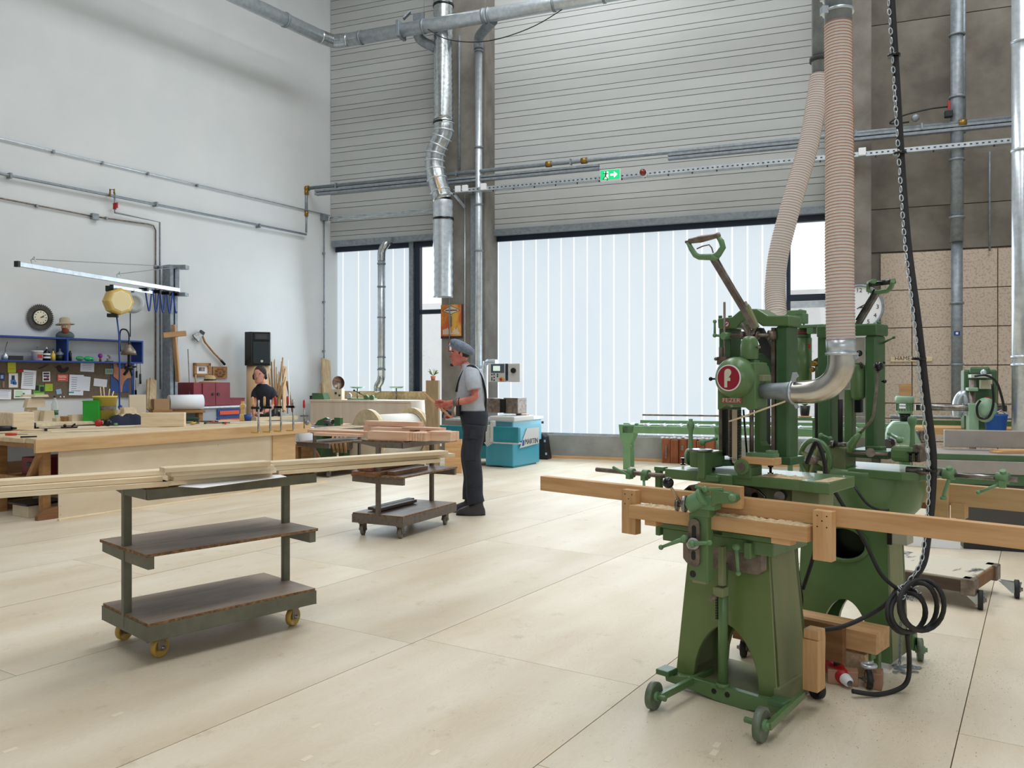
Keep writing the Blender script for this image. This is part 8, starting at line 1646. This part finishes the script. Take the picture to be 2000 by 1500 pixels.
# --- worker with ear defenders ---
Zw = 12.45; wo = V((C(517, 0, Zw).x, Zw, 0)); t = T('person', 'worker in black T-shirt wearing ear defenders, bent over the far end of the workbench', 'person', wo, 0)
q = lambda px, py, y=0: V(((px-1000)/FP*(wo.y+y)-wo.x, y, CH+(HZ-py)/FP*(wo.y+y)))
body = [(q(521, 815, .10), .10, .13), (q(519, 795, .06), .10, .13), (q(517, 772, .0), .11, .14), (q(514, 758, -.04), .07, .10), (q(512, 752, -.06), .052), (q(510, 744, -.08), .05),
    (q(503, 762, -.03), .05), (q(498, 780, -.06), .042), (q(496, 794, -.12), .04), (q(494, 803, -.28), .032), (q(496, 806, -.36), .026),
    (q(529, 762, -.0), .05), (q(535, 780, -.02), .042), (q(535, 792, -.08), .042), (q(524, 801, -.26), .032), (q(512, 806, -.38), .026),
    ((-.10, .10, .80), .085), ((-.11, .06, .46), .055), ((-.11, .10, .09), .04), ((.12, .12, .80), .085), ((.13, .08, .46), .055), ((.13, .12, .09), .04)]
E_ = [(0, 1), (1, 2), (2, 3), (3, 4), (4, 5), (2, 6), (6, 7), (7, 8), (8, 9), (9, 10), (2, 11), (11, 12), (12, 13), (13, 14), (14, 15), (0, 16), (16, 17), (17, 18), (0, 19), (19, 20), (20, 21)]
skinmesh('body', body, E_, m_skin, t)
hc = q(507, 733, -.10); t.p('head', head(hc, 1.0, (-.12, -1, 0)), [m_skin, m_eye, m_dark, m_lip])
t.p('hair', MB().ell(hc+V((.006, .022, .052)), .088, .100, .086, seg=22, ring=14), m_dark); t.p('stubble', MB().ell(hc+V((-.012, -.082, -.055)), .025, .012, .006), m_dark)
ed = t.p('ear_defenders', MB().ell(hc+V((-.085, .015, -.02)), .024, .042, .050).ell(hc+V((.088, .02, -.012)), .024, .042, .052), m_blackg); t.p('headband', MB().tube([hc+V((.002+.09*math.cos(R(a)), .018, .0+.142*math.sin(R(a)))) for a in range(0, 181, 15)], .011, 8), m_black, parent=ed)
tsm = mat('black_jersey', (24, 28, 40), .85, c2=(34, 38, 52), sc_=8, bump=.3, bsc=12)
t.p('t_shirt', loft([(q(521, 822, .10), .14, .12), (q(519, 800, .07), .145, .125), (q(518, 785, .03), .15, .13), (q(517, 772, .0), .155, .13), (q(516, 763, -.01), .155, .12), (q(515, 757, -.03), .125, .10), (q(513, 752.5, -.05), .09, .075), (q(512, 750, -.06), .066, .06)], wob=.01), tsm, label='black T-shirt')
t.p('sleeve', limb([q(505, 761, -.02), q(500, 768, -.04), q(498, 777, -.06)], [.065, .066, .060]), tsm); t.p('sleeve', limb([q(526, 761, .0), q(531, 768, -.01), q(535, 777, -.02)], [.068, .070, .066]), tsm)
tp = loft([((0, .11, .74), .17, .13), ((0.01, .10, .86), .17, .13), ((.02, .08, .96), .155, .125)]); limb([(-.10, .10, .80), (-.11, .06, .46), (-.11, .10, .06)], [.10, .08, .075], mb=tp); limb([(.12, .12, .80), (.13, .08, .46), (.13, .12, .06)], [.10, .08, .075], mb=tp)
t.p('trousers', tp, trm)
for x, y in ((-.11, .05), (.13, .07)): t.p('boot', loft([((x, y-.03, .0), .05, .14), ((x, y-.03, .05), .05, .13), ((x, y+.02, .09), .045, .08), ((x, y+.05, .13), .045, .05)]), m_black)
for px, py, y, s in ((497, 807, -.39, 1), (509, 808, -.41, -1)):
    h_ = q(px, py, y); hm = MB().ell(h_, .036, .045, .026, seg=14, ring=9); fingers(hm, h_+V((0, -.03, 0)), (0, -1, -.2), (1, 0, 0), (0, -.2, -1), .075, .009); hm.tube(spl([h_+V((.02*s, 0, .01)), h_+V((.04*s, -.03, .01)), h_+V((.045*s, -.06, .0))], 4), .0105, 8); t.p('hand', hm, m_skin)
